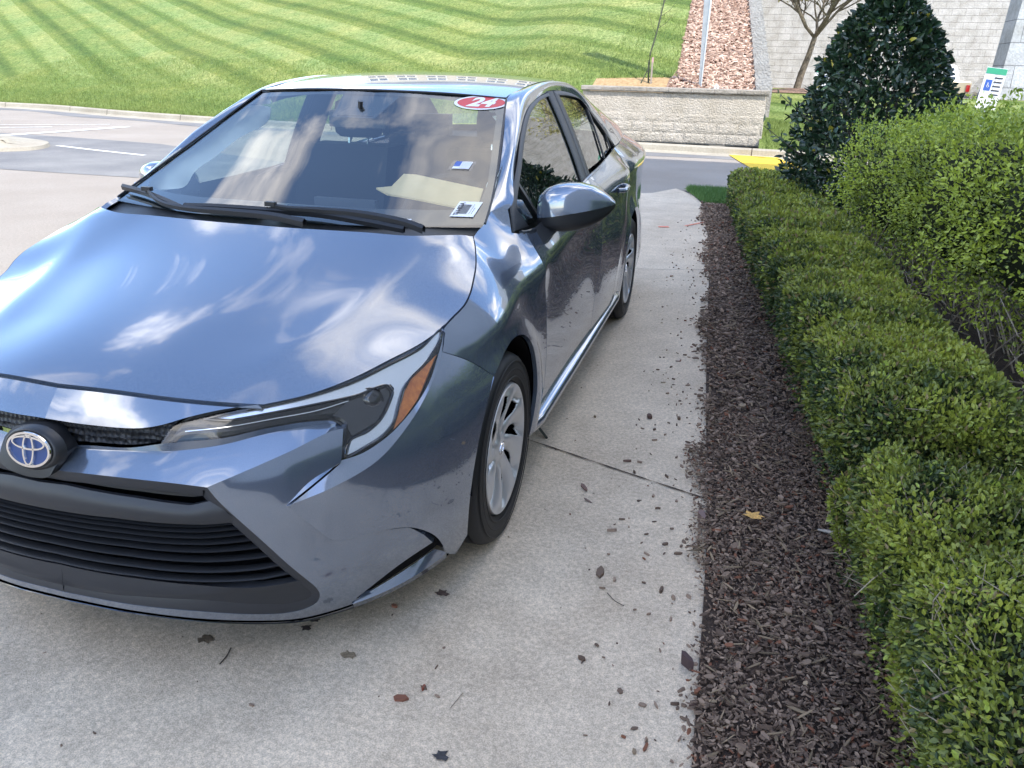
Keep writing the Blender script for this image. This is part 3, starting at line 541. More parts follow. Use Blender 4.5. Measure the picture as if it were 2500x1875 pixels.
# emblem carrier + emblem
eh=CX('ehouse');eh=[((x-.002)*.93,y,.63+(z-.63)*.95) for x,y,z in eh]
sk=Skin().add(patch(cr(eh+[eh[0]],.01),'front',.010,.03,fdir=(0,1,0),off=-.004,bumpf=lambda a,b:-.010*np.exp(-(((a)/.07)**2+((b-.63)/.045)**2))))
ec=sk.build('emblem_carrier',M['black'],car)
def emblem(scale,origin,nrm,parent,name,blue=True,up=Vector((0,0,1))):
    nrm=Vector(nrm).normalized();xa=up.cross(nrm).normalized();ya=nrm.cross(xa)
    def w(a,b,c):return Vector(origin)+xa*a*scale+ya*b*scale+nrm*c*scale
    def ringg(g,ax,ay,cx_,cy_,wd,hgt,n=64,shear=0):
        rows=[[],[],[],[]]
        for k in range(n):
            q=2*math.pi*k/n;c_,s_=math.cos(q),math.sin(q)
            for i,(dw,h_) in enumerate(((wd,0),(wd*.6,hgt),(-wd*.6,hgt),(-wd,0))):
                rows[i].append(w(cx_+(ax+dw)*c_,cy_+(ay+dw)*s_,h_))
        g.grid(rows,closed=True)
    g=G();ringg(g,.47,.31,0,0,.036,.05);ringg(g,.115,.285,0,0,.030,.05);ringg(g,.36,.115,0,.13,.028,.05)
    r=g.build(name,M['chrome'],parent,sharp=60)
    if blue:
        g=G();V=[w(.47*math.cos(2*math.pi*k/48),.31*math.sin(2*math.pi*k/48),.006) for k in range(48)];g.add(V,[tuple(range(48))]);
        g.build('emblem_field',M['blue'],r,smooth=False)
        g=G()
        for (x_,y_,rx,ry) in((-.27,-.08,.11,.10),(.27,-.08,.11,.10),(-.2,.22,.05,.03),(.2,.22,.05,.03)):
            V=[w(x_+rx*math.cos(q*math.pi/12),y_+ry*math.sin(q*math.pi/12),.010) for q in range(24)];g.add(V,[tuple(range(24))])
        pass
    return r
g=G();_n=Vector((0,-1,.22)).normalized();_y=Vector((0,.22,1)).normalized();rows=[]
for sc_k,dep in((.90,.0),(.97,.003),(1.04,.0),(1.10,-.008),(1.16,-.022)):
    rows.append([Vector((.016,-.027,.640))+Vector((1,0,0))*(.069*sc_k*math.cos(2*math.pi*k/48))+_y*(.0455*sc_k*math.sin(2*math.pi*k/48))+_n*dep for k in range(48)])
g.grid(rows,closed=True);g.build('emblem_surround',M['black'],ec,sharp=80)
emblem(.122,(.016,-.029,.640),(0,-1,.22),car,'emblem')
# ---------------- headlights
def headlight():
    p=empty('headlight',(0,0,0));p.parent=car
    top_=CX('hl_top');tip=CX('hl_bot')[0]
    tpts=[(x,y,z-(.004 if x>.5 else .001)) for x,y,z in CX('lens_top')+top_[1:]]
    tpts=cr(tpts,.012);bl1=cr(hb[:8],.012);bl2=cr(hb[8:],.012)
    lo=J(bl1,bl2)
    outl=J(tpts,rev(lo))
    L=Skin().add(patch(outl,'front',.012,.0,off=.001))
    H=Skin().add(patch(outl,'front',.014,.03,off=.045,fdir=(0,-1,0)))
    LS=Skin().add(patch(CX('lightstrip'),'front',.010,.018,off=.006,fdir=(0,1,0)))
    AM=Skin().add(patch(CX('amber'),'front',.010,.012,off=.004,fdir=(0,1,0)))
    BX=Skin().add(patch(CX('box')[2:],'front',.012,.0,off=-.012))
    g=G();rows=[]
    c=Vector((.668,.372,.690));ax=Vector((.45,-.88,.05)).normalized();xa=ax.cross(Vector((0,0,1))).normalized();ya=xa.cross(ax)
    for r_,d in((.0,.018),(.012,.016),(.022,.009),(.028,0),(.034,0),(.034,-.03)):
        rows.append([c+ax*d+xa*r_*math.cos(2*math.pi*k/24)+ya*r_*math.sin(2*math.pi*k/24) for k in range(24)])
    g.grid(rows,closed=True)
    # thin bright line across the housing
    ln=cr([(x,y+.02,z) for x,y,z in [(.33,.085,.672),(.42,.125,.680),(.50,.18,.688),(.58,.245,.694),(.63,.31,.70)]],.02)
    g2=G();g2.tube([tuple(q) for q in ln],.0022,6)
    return p,L,H,LS,AM,BX,g,g2
p,L,H,LS,AM,BX,gp,g2=headlight()
def asm(p,mir):
    f=(lambda s:s.mir()) if mir else (lambda s:s)
    f(H).build('housing',M['housing'],p);f(LS).build('light_strip',M['pipe'],p);q=gO.mirrored() if mir else gO;q.build('strip_outline',M['gloss'],p);f(AM).build('indicator',M['amber'],p);f(BX).build('lamp_bezel',M['gloss'],p)
    q=gp.mirrored() if mir else gp;q.build('projector',M['gloss'],p);q=g2.mirrored() if mir else g2;q.build('trim_line',M['chrome'],p)
    f(L).build('lens',M['lens'],p)
gO=G();gO.tube([(x,y-.004,z) for x,y,z in cr(CX('lightstrip')+[CX('lightstrip')[0]],.01)],.0028,6)
asm(p,False);p2=empty('headlight',(0,0,0));p2.parent=car;asm(p2,True)
for q in(p,p2):q.location=(0,0,0)
# ---------------- fender, doors, quarter
ws_low=(.705,1.189,.992)
arch=[(.8696,.7273,.6021),(.8740,.79,.655),(.8766,.8512,.6848),(.8772,.918,.6984),(.8772,1.0269,.6847),(.8776,1.1144,.6484),(.8794,1.1836,.5913),(.8782,1.2446,.4982),(.8758,1.2715,.4115),(.8707,1.2661,.3344),(.8648,1.2603,.2833),(.8583,1.2486,.235)]
df=[(.7888,1.3794,.9423),(.8142,1.3612,.9122),(.8469,1.3525,.8684),(.8661,1.36,.8306),(.8610,1.405,.7433),(.8630,1.432,.636),(.8658,1.44,.477),(.864,1.435,.379),(.8491,1.43,.245)]
PS=CX('pillarseam')
fo=J([(.7579,.655,.7916),(.757,.657,.803)],cr(CX('shut'),.02)[1:],[(.7,1.12,.984),(.703,1.189,.998),(.6985,1.262,1.025),(.722,1.305,1.035),(.7385,1.3324,1.0215)],[(.7638,1.2946,.9512),(.7766,1.33,.944)],cr(df,.02),rev(cr(arch,.018)),rev(cr(seam,.015)),[(.7731,.5944,.7461)])
sk=Skin().add(patch(fo,'side',.018,.015,shrink=.0018,nsm=2,tps=1e-4));pair(sk,'fender',P,car)
# door skins
def yat(curve,z):
    return np.interp(z,[p[2] for p in rev(curve)],[p[1] for p in rev(curve)])
dm=[(.80,2.565,.965),(.8555,2.5615,.7949),(.861,2.5518,.7341),(.8689,2.52,.649),(.8703,2.4881,.5748),(.8695,2.43,.5),(.8691,2.39,.43),(.865,2.375,.33),(.85,2.37,.245)]
dr=[(.76,3.08,1.018),(.8751,3.1406,.9018),(.8695,3.2396,.8055),(.879,3.231,.7243),(.8831,3.1944,.6491),(.8824,3.127,.5796),(.8814,3.0633,.5106),(.8787,3.0101,.4448),(.873,2.975,.36),(.86,2.96,.245)]
dr=[(.74,3.50,1.047),(.80,3.42,1.0),(.868,3.30,.93),(.872,3.262,.86),(.874,3.245,.80),(.879,3.231,.7243),(.8831,3.1944,.6491),(.8824,3.127,.5796),(.8814,3.0633,.5106),(.8787,3.0101,.4448),(.873,2.975,.36),(.86,2.96,.245)]
belt=[(.7888,1.3794,.9423),(.79,1.47,.934),(.8044,1.5664,.936),(.8015,1.9553,.9556),(.7766,2.4258,.9869),(.768,2.9067,1.0116),(.7469,3.455,1.0512)]
bc=cr(belt,.02)
def beltseg(y0,y1):return [tuple(p) for p in bc if y0<p[1]<y1]
def bpt(y):return tuple(np.interp(y,bc[:,1],bc[:,k]) if k!=1 else y for k in range(3))
d1=J([tuple(p) for p in cr(df,.02)],[bpt_ for bpt_ in [(.8491,1.43,.245),(.85,2.37,.245)]],rev(cr(dm[1:],.02)),[bpt(2.56)],rev(beltseg(1.385,2.555)))
sk=Skin().add(patch(d1,'side',.022,.015,shrink=.0018,nsm=3,tps=1e-4));fd=pair(sk,'front_door',P,car)
d2=J([bpt(2.56)],[tuple(p) for p in cr(dm[1:],.02)],[(.85,2.37,.245),(.86,2.96,.245)],rev(cr(dr[1:],.02)),[bpt(3.455)],rev(beltseg(2.565,3.45)))
sk=Skin().add(patch(d2,'side',.022,.015,shrink=.0018,nsm=3,tps=1e-4));rd=pair(sk,'rear_door',P,car)
arr=[(x,y+2.70,z) for x,y,z in arch]
ra=[(.86,3.315,.235),(.868,3.318,.30),(.872,3.325,.39),(.874,3.345,.468),(.878,3.375,.532),(.882,3.43,.602)]+[(x,y,z) for x,y,z in arr[1:]]
qo=J([bpt(3.455)],[tuple(p) for p in cr(dr[1:],.02)],[(.86,2.96,.245),(.86,3.315,.235)],cr(ra,.02)[1:],[(.84,3.97,.22),(.78,4.45,.24),(.66,4.66,.30),(.60,4.69,.6),(.60,4.69,.9),(.62,4.55,1.06),(.68,4.2,1.075),(.72,3.85,1.062)])
sk=Skin().add(patch(qo,'side',.03,.0,shrink=.0015,nsm=3,tps=1e-4));pair(sk,'rear_wing',P,car)
# sills
g=G();ys=np.linspace(1.30,3.31,60)
pr=[(.845,.262),(.868,.258),(.878,.245),(.876,.228),(.862,.205),(.84,.178),(.80,.165),(.70,.165)]
rows=[]
for x,z in pr:
    rows.append([(x-.02*max(0,(1.40-y)/.1)**1-.015*max(0,(y-3.2)/.1),y,z+.012*max(0,min(1,(y-2.0)/1.2))) for y in ys])
g.grid(rows);g2_=g.mirrored();g.build('sill',P,car,sharp=70);g2_.build('sill',P,car,sharp=70)
# pillar and roof side frame
A=cr([(.7,1.12,.99),(.705,1.189,.992),(.6894,1.3033,1.0403),(.6562,1.4769,1.1192),(.5998,1.7224,1.2384),(.5468,1.9507,1.3493),(.548,2.2,1.386),(.549,2.6,1.409),(.545,3.0,1.400),(.53,3.35,1.368),(.54,3.7,1.29),(.57,4.0,1.19),(.61,4.3,1.09)],.02)
WO=CX('winout')
B=cr([(.7385,1.3324,1.0215)]+[(.7459,1.36,1.035)]+WO[1:-1]+[(.735,3.62,1.045),(.725,3.85,1.055),(.69,4.2,1.068),(.63,4.5,1.062)],.02)
A=A[np.argmin(np.abs(A[:,1]-1.262)):]
n=120
RA,RB=rs(A,n),rs(B,n)
# pair points at similar y
ty=np.linspace(0,1,n)
def byy(Pc,ys):
    o=np.argsort(Pc[:,1]);return np.stack([np.interp(ys,Pc[o,1],Pc[o,k]) for k in range(3)],1)
rows=[]
for t in np.linspace(0,1,9):
    q=RA*(1-t)+RB*t
    bul=math.sin(math.pi*t)*np.clip(np.linspace(0,9,n),0,1)[:,None]
    q=q+np.array([[.016,0,.020]])*bul
    rows.append([tuple(v) for v in q])
g=G();g.grid(rows)
mm_=g.mirrored();g.build('roof_pillar',P,car,sharp=60);mm_.build('roof_pillar',P,car,sharp=60)
# roof
RAx=rs(A,300)
side_=[tuple(p) for p in RAx if 1.9507<=p[1]<=3.36]
side_=[(x-.004,y,float(Zr(x,y))) for x,y,z in side_]
ft=cr([(0,1.9,1.367)]+[(x,y,z) for x,y,z in CX('wstop')[3:4]]+[(.5468,1.9507,1.3493)],.03)
bk=cr([(.526,3.36,1.37),(.3,3.43,1.37),(0,3.46,1.372)],.03)
hr=J([(x,y,float(Zr(x,y))) for x,y,z in ft][:-1],side_,[(x,y,float(Zr(x,y))) for x,y,z in bk][1:])
fullr=hr+[(-x,y,z) for x,y,z in rev(hr)[1:-1]]
sk=Skin().add(patch(fullr,'roof',.035,.01,off=.002));sk.build('roof',P,car)
# windscreen
we=rev(CX('wsedge'));ed=cr([(.705,1.189,.992)]+we[1:],.03)
top_=cr([(0,1.9,1.367),CX('wstop')[3],(.5468,1.9507,1.3493)],.03)
botw=cr([(.705,1.15,.985),(.5,1.08,.985),(.25,1.03,.985),(0,1.01,.985)],.03)
hw=J(top_,rev(ed)[1:],botw)
def onws(L,o=0):return [(x,float(Yw(x,z))+o,z) for x,y,z in L]
hw=onws(hw);fw=hw+[(-x,y,z) for x,y,z in rev(hw)[1:-1]]
wsob=Skin().add(patch(fw,'ws',.04,0)).build('windscreen',M['glass'],car)
# black border of the windscreen
inner=onws([(0,0,1.352),(.25,0,1.347),(.505,0,1.328),(.545,0,1.29),(.599,0,1.176),(.641,0,1.092),(.650,0,1.045),(.62,0,1.026),(.45,0,1.022),(.24,0,1.022),(0,0,1.024)])
outer_=onws([(0,0,1.367),(.27,0,1.363),(.53,0,1.351),(.5468,0,1.345),(.6,0,1.2384),(.656,0,1.119),(.689,0,1.04),(.70,0,.992),(.45,0,.984),(.25,0,.984),(0,0,.984)])
def tidy(L,o):
    R=rs(np.array(L),90);return [(x,float(Yw(x,z))+o,z) for x,y,z in R]
g=G();a=[];b=[]
for i in range(10):
    for k in range(8):
        t=k/8;pa=np.array(inner[i])*(1-t)+np.array(inner[i+1])*t;pb=np.array(outer_[i])*(1-t)+np.array(outer_[i+1])*t
        a.append((pa[0],float(Yw(pa[0],pa[2]))+.004,pa[2]));b.append((pb[0],float(Yw(pb[0],pb[2]))+.004,pb[2]))
g.grid([b,a]);g.mirror().build('windscreen_border',M['frit'],wsob,sharp=80)
# black rubber line round roof edge of the glass
g=G();g.tube([(x,y-.004,z+.003) for x,y,z in rs(np.array(J(top_,rev(ed)[1:])),70)],.004,6);g.mirror().build('windscreen_seal',M['black'],wsob)
# sensor cover behind the glass
sv=CX('sensor');sv=[(-.127,0,1.353),(.127,0,1.353),(.09,0,1.272),(-.09,0,1.272)]
g=G();V=[(x,float(Yw(x,z))+.006,z) for x,y,z in sv];V2=[(x*.8,y+.06,z+.005) for x,y,z in V];g.add(V+V2,[(0,1,2,3),(4,5,6,7),(0,1,5,4),(1,2,6,5),(2,3,7,6),(3,0,4,7)])
g.build('sensor_cover',M['frit'],wsob,smooth=False)
g=G();sv2=[(-.05,0,1.302),(.05,0,1.302),(.078,0,1.279),(-.078,0,1.279)];g.add([(x,float(Yw(x,z))+.0035,z) for x,y,z in sv2],[(0,1,2,3)]);g.build('sensor_window',M['satin'],wsob,smooth=False)
# cowl
g=G();rows=[];
for (oy,zz_) in((-.01,.962),(.03,.966),(.07,.972),(.11,.984),(.16,.994)):
    rows.append([(x,(float(np.interp(abs(x),[0,.39,.53,.70],[.945,.968,.98,1.07]))+oy),zz_-.012*(abs(x)/.7)**2) for x in np.linspace(-.70,.70,60)])
g.grid(rows);g.build('cowl',M['black'],car)
# ---------------- stickers on the glass
def onglass(name,uvpts,z0,mm,off,parent,h=.01):
    V=[(x,float(Yw(x,z))-off,z) for x,z in uvpts];return mesh(name,V,[tuple(range(len(V)))],mm,parent,False)
sc_=np.array([.458,1.334])
# local frame on the glass: right (along x) and up (along slope)
def gf(cx_,cz_):
    c=Vector((cx_,float(Yw(cx_,cz_)),cz_));e=.004
    r=(Vector((cx_+e,float(Yw(cx_+e,cz_)),cz_))-c).normalized();u=(Vector((cx_,float(Yw(cx_,cz_+e)),cz_+e))-c).normalized();n=r.cross(u).normalized()
    return c,r,u,n
def lay(name,cx_,cz_,shapes,parent,rot=0.):
    c,r,u,n=gf(cx_,cz_);r2=r*math.cos(rot)+u*math.sin(rot);u2=-r*math.sin(rot)+u*math.cos(rot)
    first=None
    for k,(nm,mm,poly) in enumerate(shapes):
        lst=poly if isinstance(poly[0][0],(tuple,list)) else [poly]
        g=G()
        for pl_ in lst:
            V=[]
            for x,y in pl_:
                q=c+r2*x+u2*y;V.append(Vector((q.x,float(Yw(q.x,q.z)),q.z))+n*(.0025+.0006*k))
            g.add(V,[tuple(range(len(V)))])
        o=g.build(nm,mm,first if first else parent,smooth=False)
        if first is None:first=o
    return first
ell=lambda a,b,n=40:[(a*math.cos(2*math.pi*k/n),b*math.sin(2*math.pi*k/n)) for k in range(n)]
def text_polys(txt,size,bold=0.,shear=0.,font_off=(0,0)):
    cu=bpy.data.curves.new('t','FONT');cu.body=txt;cu.size=size;cu.align_x='CENTER';cu.align_y='CENTER';cu.offset=bold;cu.shear=shear
    o=bpy.data.objects.new('t',cu);col.objects.link(o);bpy.context.view_layer.update()
    me=bpy.data.meshes.new_from_object(o.evaluated_get(bpy.context.evaluated_depsgraph_get()))
    V=[(v.co.x,v.co.y) for v in me.vertices];F=[tuple(p.vertices) for p in me.polygons]
    bpy.data.objects.remove(o);bpy.data.curves.remove(cu)
    return [[V[i] for i in f] for f in F]
lay('number_sticker',.460,1.333,[('number_sticker',M['white'],ell(.106,.056)),('sticker_field',M['stred'],ell(.094,.0455)),('number',M['white'],text_polys('24',.098,.004,.25))],wsob,rot=-.03)
bars=[[(-.030+.004*k,-.022),(-.030+.004*k+.0022,-.022),(-.030+.004*k+.0022,.012),(-.030+.004*k,.012)] for k in range(15)]
rot90=lambda P_,dx,dy:[[(-y+dx,x+dy) for x,y in q] for q in P_]
lay('stock_label',.622,1.026,[('stock_label',M['white'],[(-.039,-.048),(.039,-.048),(.039,.048),(-.039,.048)]),('stock_number',M['ink'],rot90(text_polys('T11452A',.021,.0009),-.0235,0)+rot90(bars,-.012,0)+[[(.017,-.03+.008*k),(.019,-.03+.008*k),(.019,-.026+.008*k),(.017,-.026+.008*k)] for k in range(8)]+[[(.025,-.028+.01*k),(.027,-.028+.01*k),(.027,-.022+.01*k),(.025,-.022+.01*k)] for k in range(4)])],wsob,rot=-.05)
lay('service_tag',.527,1.138,[('service_tag',M['lens'],[(-.042,-.032),(.042,-.032),(.042,.032),(-.042,.032)]),('tag_paper',M['white'],[(-.03,-.024),(.03,-.024),(.03,.026),(-.03,.026)]),('tag_panel',M['inkblue'],[(-.03,-.008),(-.008,-.008),(-.008,.026),(-.03,.026)]),('tag_lines',M['inkblue'],[[(-.006,.02-.008*k),(.028,.02-.008*k),(.028,.019-.008*k),(-.006,.019-.008*k)] for k in range(6)])],wsob,rot=-.04)
lay('vin_strip',.44,1.0,[('vin_strip',M['white'],[(-.035,-.003),(.035,-.003),(.035,.003),(-.035,.003)])],wsob)
# ---------------- side windows
gfp=CX('gfront');gr_=CX('grear')
def gpoly(pts,step=.03):return [tuple(p) for p in cr(pts,step)]
go1=J(cr(gfp[:7],.03),cr([gfp[6]]+gfp[7:10],.03)[1:],cr(gfp[9:]+[gfp[0]],.03)[1:])
go2=J(cr(gr_[:7],.03),cr(gr_[6:9],.03)[1:],cr(gr_[8:]+[gr_[0]],.03)[1:])
def expand(L,k):
    a=np.array(L);c=a.mean(0);d=a-c;return [tuple(p) for p in c+d*(1+k/np.maximum(np.linalg.norm(d,axis=1,keepdims=True),.01))]
sk=Skin().add(patch(go1,'glass',.05,0,off=-.006));
for o_,q in zip(pair(sk,'window',M['sideglass'],car),fd):o_.parent=q
sk=Skin().add(patch(go2,'glass',.05,0,off=-.006));
for o_,q in zip(pair(sk,'window',M['sideglass'],car),rd):o_.parent=q
# window frames: black surround between outline and glass
def band(outer,inner,n,off):
    o=rs(np.array(outer),n);i=rs(np.array(inner),n);g=G();rows=[]
    for t,ex in((0,.002),(.12,.006),(.85,.006),(1,-.004),(1.0,-.02)):
        q=o*(1-t)+i*t;rows.append([(float(Xg(p[1],p[2]))+off+ex,p[1],p[2]) for p in q])
    g.grid(rows);return g
wo=cr([(.7638,1.2946,.9512)]+[(.7459,1.36,1.035)]+WO[1:6],.02)
wi=cr([gfp[0]]+gfp[1:7],.02)
g=band(wo,wi,60,0);
# B pillar
bpil=[[(float(Xg(y,z))+e,y,z) for y,z in ((2.44+ (2.56-2.44)*((z-.985)/(1.368-.985)) if False else y0,z) for z in np.linspace(.97,1.37,14) for y0 in [y_])] for y_,e in((2.445,.0),(2.455,.006),(2.545,.007),(2.55,-.001),(2.556,.006),(2.645,.006),(2.655,0))]
g.grid(bpil)
wo2=cr(WO[5:]+[(.725,3.67,1.04)],.02);wi2=cr([gr_[0]]+gr_[1:7],.02)
gg=band(wo2,wi2,60,0);g.add(gg.V,gg.F)
for (k1,w_) in(('bar1',.012),('bar2',.010)):
    a,b=[np.array(q) for q in C[k1]];rows=[]
    for dy,e in((-w_,-.004),(-w_*.8,.004),(w_*.8,.004),(w_,-.004)):
        rows.append([(float(Xg(p[1]+dy,p[2]))+e,p[1]+dy,p[2]) for p in [a+(b-a)*t for t in np.linspace(0,1,10)]])
    g.grid(rows)
# quarter-light divider in the front window
a=np.array((.77,1.62,.935));b=np.array((.73,1.50,1.10));rows=[]
for dy,e in((-.014,-.004),(-.011,.004),(.011,.004),(.014,-.004)):
    rows.append([(float(Xg(p[1]+dy,p[2]))+e,p[1]+dy,p[2]) for p in [a+(b-a)*t for t in np.linspace(0,1,10)]])
g.grid(rows)
# mirror sail patch
V=[(float(Xg(y,z))+.003,y,z) for y,z in((1.31,.953),(1.33,.985),(1.39,1.03),(1.47,.945))];g.add(V,[(0,1,2,3)])
m_=g.mirrored();g.build('window_frame',M['black'],car,sharp=50);m_.build('window_frame',M['black'],car,sharp=50)
bg_=cr(CX('beltG')[0:]+[(.715,3.70,1.045)],.03);g=G();g.tube([(x+.010,y,z-.004) for x,y,z in bg_[2:]],.011,8)
m_=g.mirrored();M['belt']=mat('belt_moulding',(.05,.055,.065),.3,.2,coat=.4);g.build('belt_moulding',M['belt'],car);m_.build('belt_moulding',M['belt'],car)
# shoulder between belt moulding and door skin
g=G();bo=rs(np.array(bc),90);gi=rs(np.array(bg_),90)
ysx=np.linspace(1.38,3.45,90)
rows=[[tuple(v) for v in byy(np.array(bg_),ysx)+np.array([0.004,0,-.012])],[tuple(v) for v in byy(np.array(bc),ysx)+np.array([0,0,.001])]]
g.grid(rows);m_=g.mirrored();g.build('door_shoulder',P,car);m_.build('door_shoulder',P,car)
# ---------------- rear end
def Yr(x,z):
    a=(abs(x)/.86)**2.6;return 4.66-.08*max(0,(z-.6))/.5-.40*(1-(1-min(a,.9999))**(1/2.6))
g=G();rows=[]
for z in np.linspace(.24,1.06,14):rows.append([(x,Yr(x,z),z) for x in np.linspace(-.64,.64,41)])
g.grid(rows);
g.grid([[ (x,4.0+.0*x,1.115-.02*(x/.6)**2) for x in np.linspace(-.66,.66,21)],[(x,4.3,1.10-.02*(x/.6)**2) for x in np.linspace(-.68,.68,21)],[(x,Yr(x,1.06),1.06) for x in np.linspace(-.70,.70,21)]])
g.build('rear_bumper_and_boot',P,car) if False else g.build('tailgate',P,car,sharp=50)
g=G()
for s in(1,):
    rows=[]
    for z in np.linspace(.80,.93,5):rows.append([(x,Yr(x,z)+.004,z) for x in np.linspace(.38,.64,12)])
    g.grid(rows)
m_=g.mirrored();g.build('tail_light',M['red'],car);m_.build('tail_light',M['red'],car)
# rear window
g=G();rows=[]
for t in np.linspace(0,1,8):
    y=3.46+t*.62;z=1.372-.255*t-.02*math.sin(math.pi*t)*-1
    rows.append([(x*(.53+.06*t),y-.10*(x**2)*(1-t),z-.02*(x**2)) for x in np.linspace(-1,1,21)])
g.grid(rows);g.build('rear_window',M['glass'],car)
# ---------------- mirror
def mirror_parts():
    st=[(.785,.938,1.022,1.55,1.67),(.792,.925,1.045,1.53,1.685),(.815,.919,1.066,1.518,1.695),(.845,.915,1.078,1.512,1.70),(.885,.914,1.086,1.515,1.70),(.93,.920,1.085,1.53,1.70),(.975,.934,1.074,1.555,1.695),(1.01,.955,1.055,1.585,1.685),(1.035,.978,1.037,1.615,1.675),(1.050,.998,1.022,1.64,1.665),(1.053,1.008,1.015,1.65,1.658)]
    up_rows=[];lo_rows=[];mid=[]
    for x,zb,zt,yf,yb in st:
        zs=.962+.050*(x-.78)/.27;zs=min(max(zs,zb+.1*(zt-zb)),zt-.1*(zt-zb))
        cy=(yf+yb)/2;ry=(yb-yf)/2
        u=[];l=[]
        for k in range(15):
            q=math.pi*k/14;c_=math.cos(q);s_=math.sin(q)
            yy=cy-ry*np.sign(c_)*abs(c_)**.55;u.append((x,yy,zs+(zt-zs)*abs(s_)**.55))
            l.append((x,yy+.004*np.sign(c_),zs-(zs-zb)*abs(s_)**.5))
        up_rows.append(u);lo_rows.append(l)
    a=G();a.grid(up_rows);a.add(up_rows[0],[tuple(range(15))]);b=G();b.grid(lo_rows);b.add(lo_rows[0],[tuple(range(14,-1,-1))])
    # groove strip
    s=G();sp_=[]
    for t,(w_,d_) in zip((0,.5,1),((.042,.034),(.04,.032),(.045,.05))):pass
    A_=[(.80,1.585,.945),(.812,1.56,.925),(.806,1.52,.902),(.79,1.49,.885)]
    s.tube([(.835,1.60,.945),(.822,1.57,.925),(.805,1.52,.900),(.775,1.46,.872)],[.050,.046,.044,.052],4)
    return a,b,s
a,b,s=mirror_parts()
for mir in(False,True):
    p=empty('door_mirror',(.075 if mir else 0,0,-.01 if mir else 0));p.parent=car
    (a.mirrored() if mir else a).build('mirror_cap',P,p,sharp=80)
    (b.mirrored() if mir else b).build('mirror_shell',M['black'],p,sharp=80)
    (s.mirrored() if mir else s).build('mirror_stalk',M['black'],p,sharp=80)
# ---------------- door handles
for i,(yy,zz_,dobj) in enumerate(((2.30,.862,fd),(2.95,.895,rd))):
    for k,sgn in enumerate((1,-1)):
        g=G();x0=float(Xs(yy,zz_))
        pts=[(sgn*(x0+.002),yy-.085,zz_),(sgn*(x0+.028),yy-.06,zz_),(sgn*(x0+.034),yy,zz_+.003),(sgn*(x0+.028),yy+.06,zz_+.005),(sgn*(x0+.002),yy+.085,zz_+.005)]
        g.tube([tuple(v) for v in cr(pts,.01)],.0125,10);g.build('handle',P,dobj[k])
# ---------------- wipers
def wiper(blade,arm,name):
    p=empty(name,(0,0,0));p.parent=car
    bl_=[(x,y-.028,z+.012) for x,y,z in cr(blade,.03)];g=G();n=len(bl_)
    rows=[]
    for dy,dz in((-.006,-.012),(-.010,.002),(0,.010),(.008,.002),(.006,-.012)):
        rows.append([(q[0],q[1]+dy,q[2]+dz) for q in bl_])
    g.grid(rows);g.build('wiper_blade',M['black'],p,sharp=50)
    ar=[(x,y-.036,z+.022) for x,y,z in cr(arm,.03)];g=G();rows=[];n=len(ar)
    for dy,dz in((-.008,-.008),(-.009,.004),(0,.010),(.009,.004),(.008,-.008)):
        rows.append([(q[0],q[1]+dy*(.7+.8*i/n),q[2]+dz*(.7+.8*i/n)) for i,q in enumerate(ar)])
    g.grid(rows);g.box((ar[0][0],ar[0][1]-.002,ar[0][2]+.004),(.018,.009,.007));g.build('wiper_arm',M['black'],p,sharp=50)
w1=CX('wp1arm');w2=CX('wp2arm')
wiper(CX('wp1blade'),w1,'wiper');wiper(CX('wp2blade'),w2,'wiper')
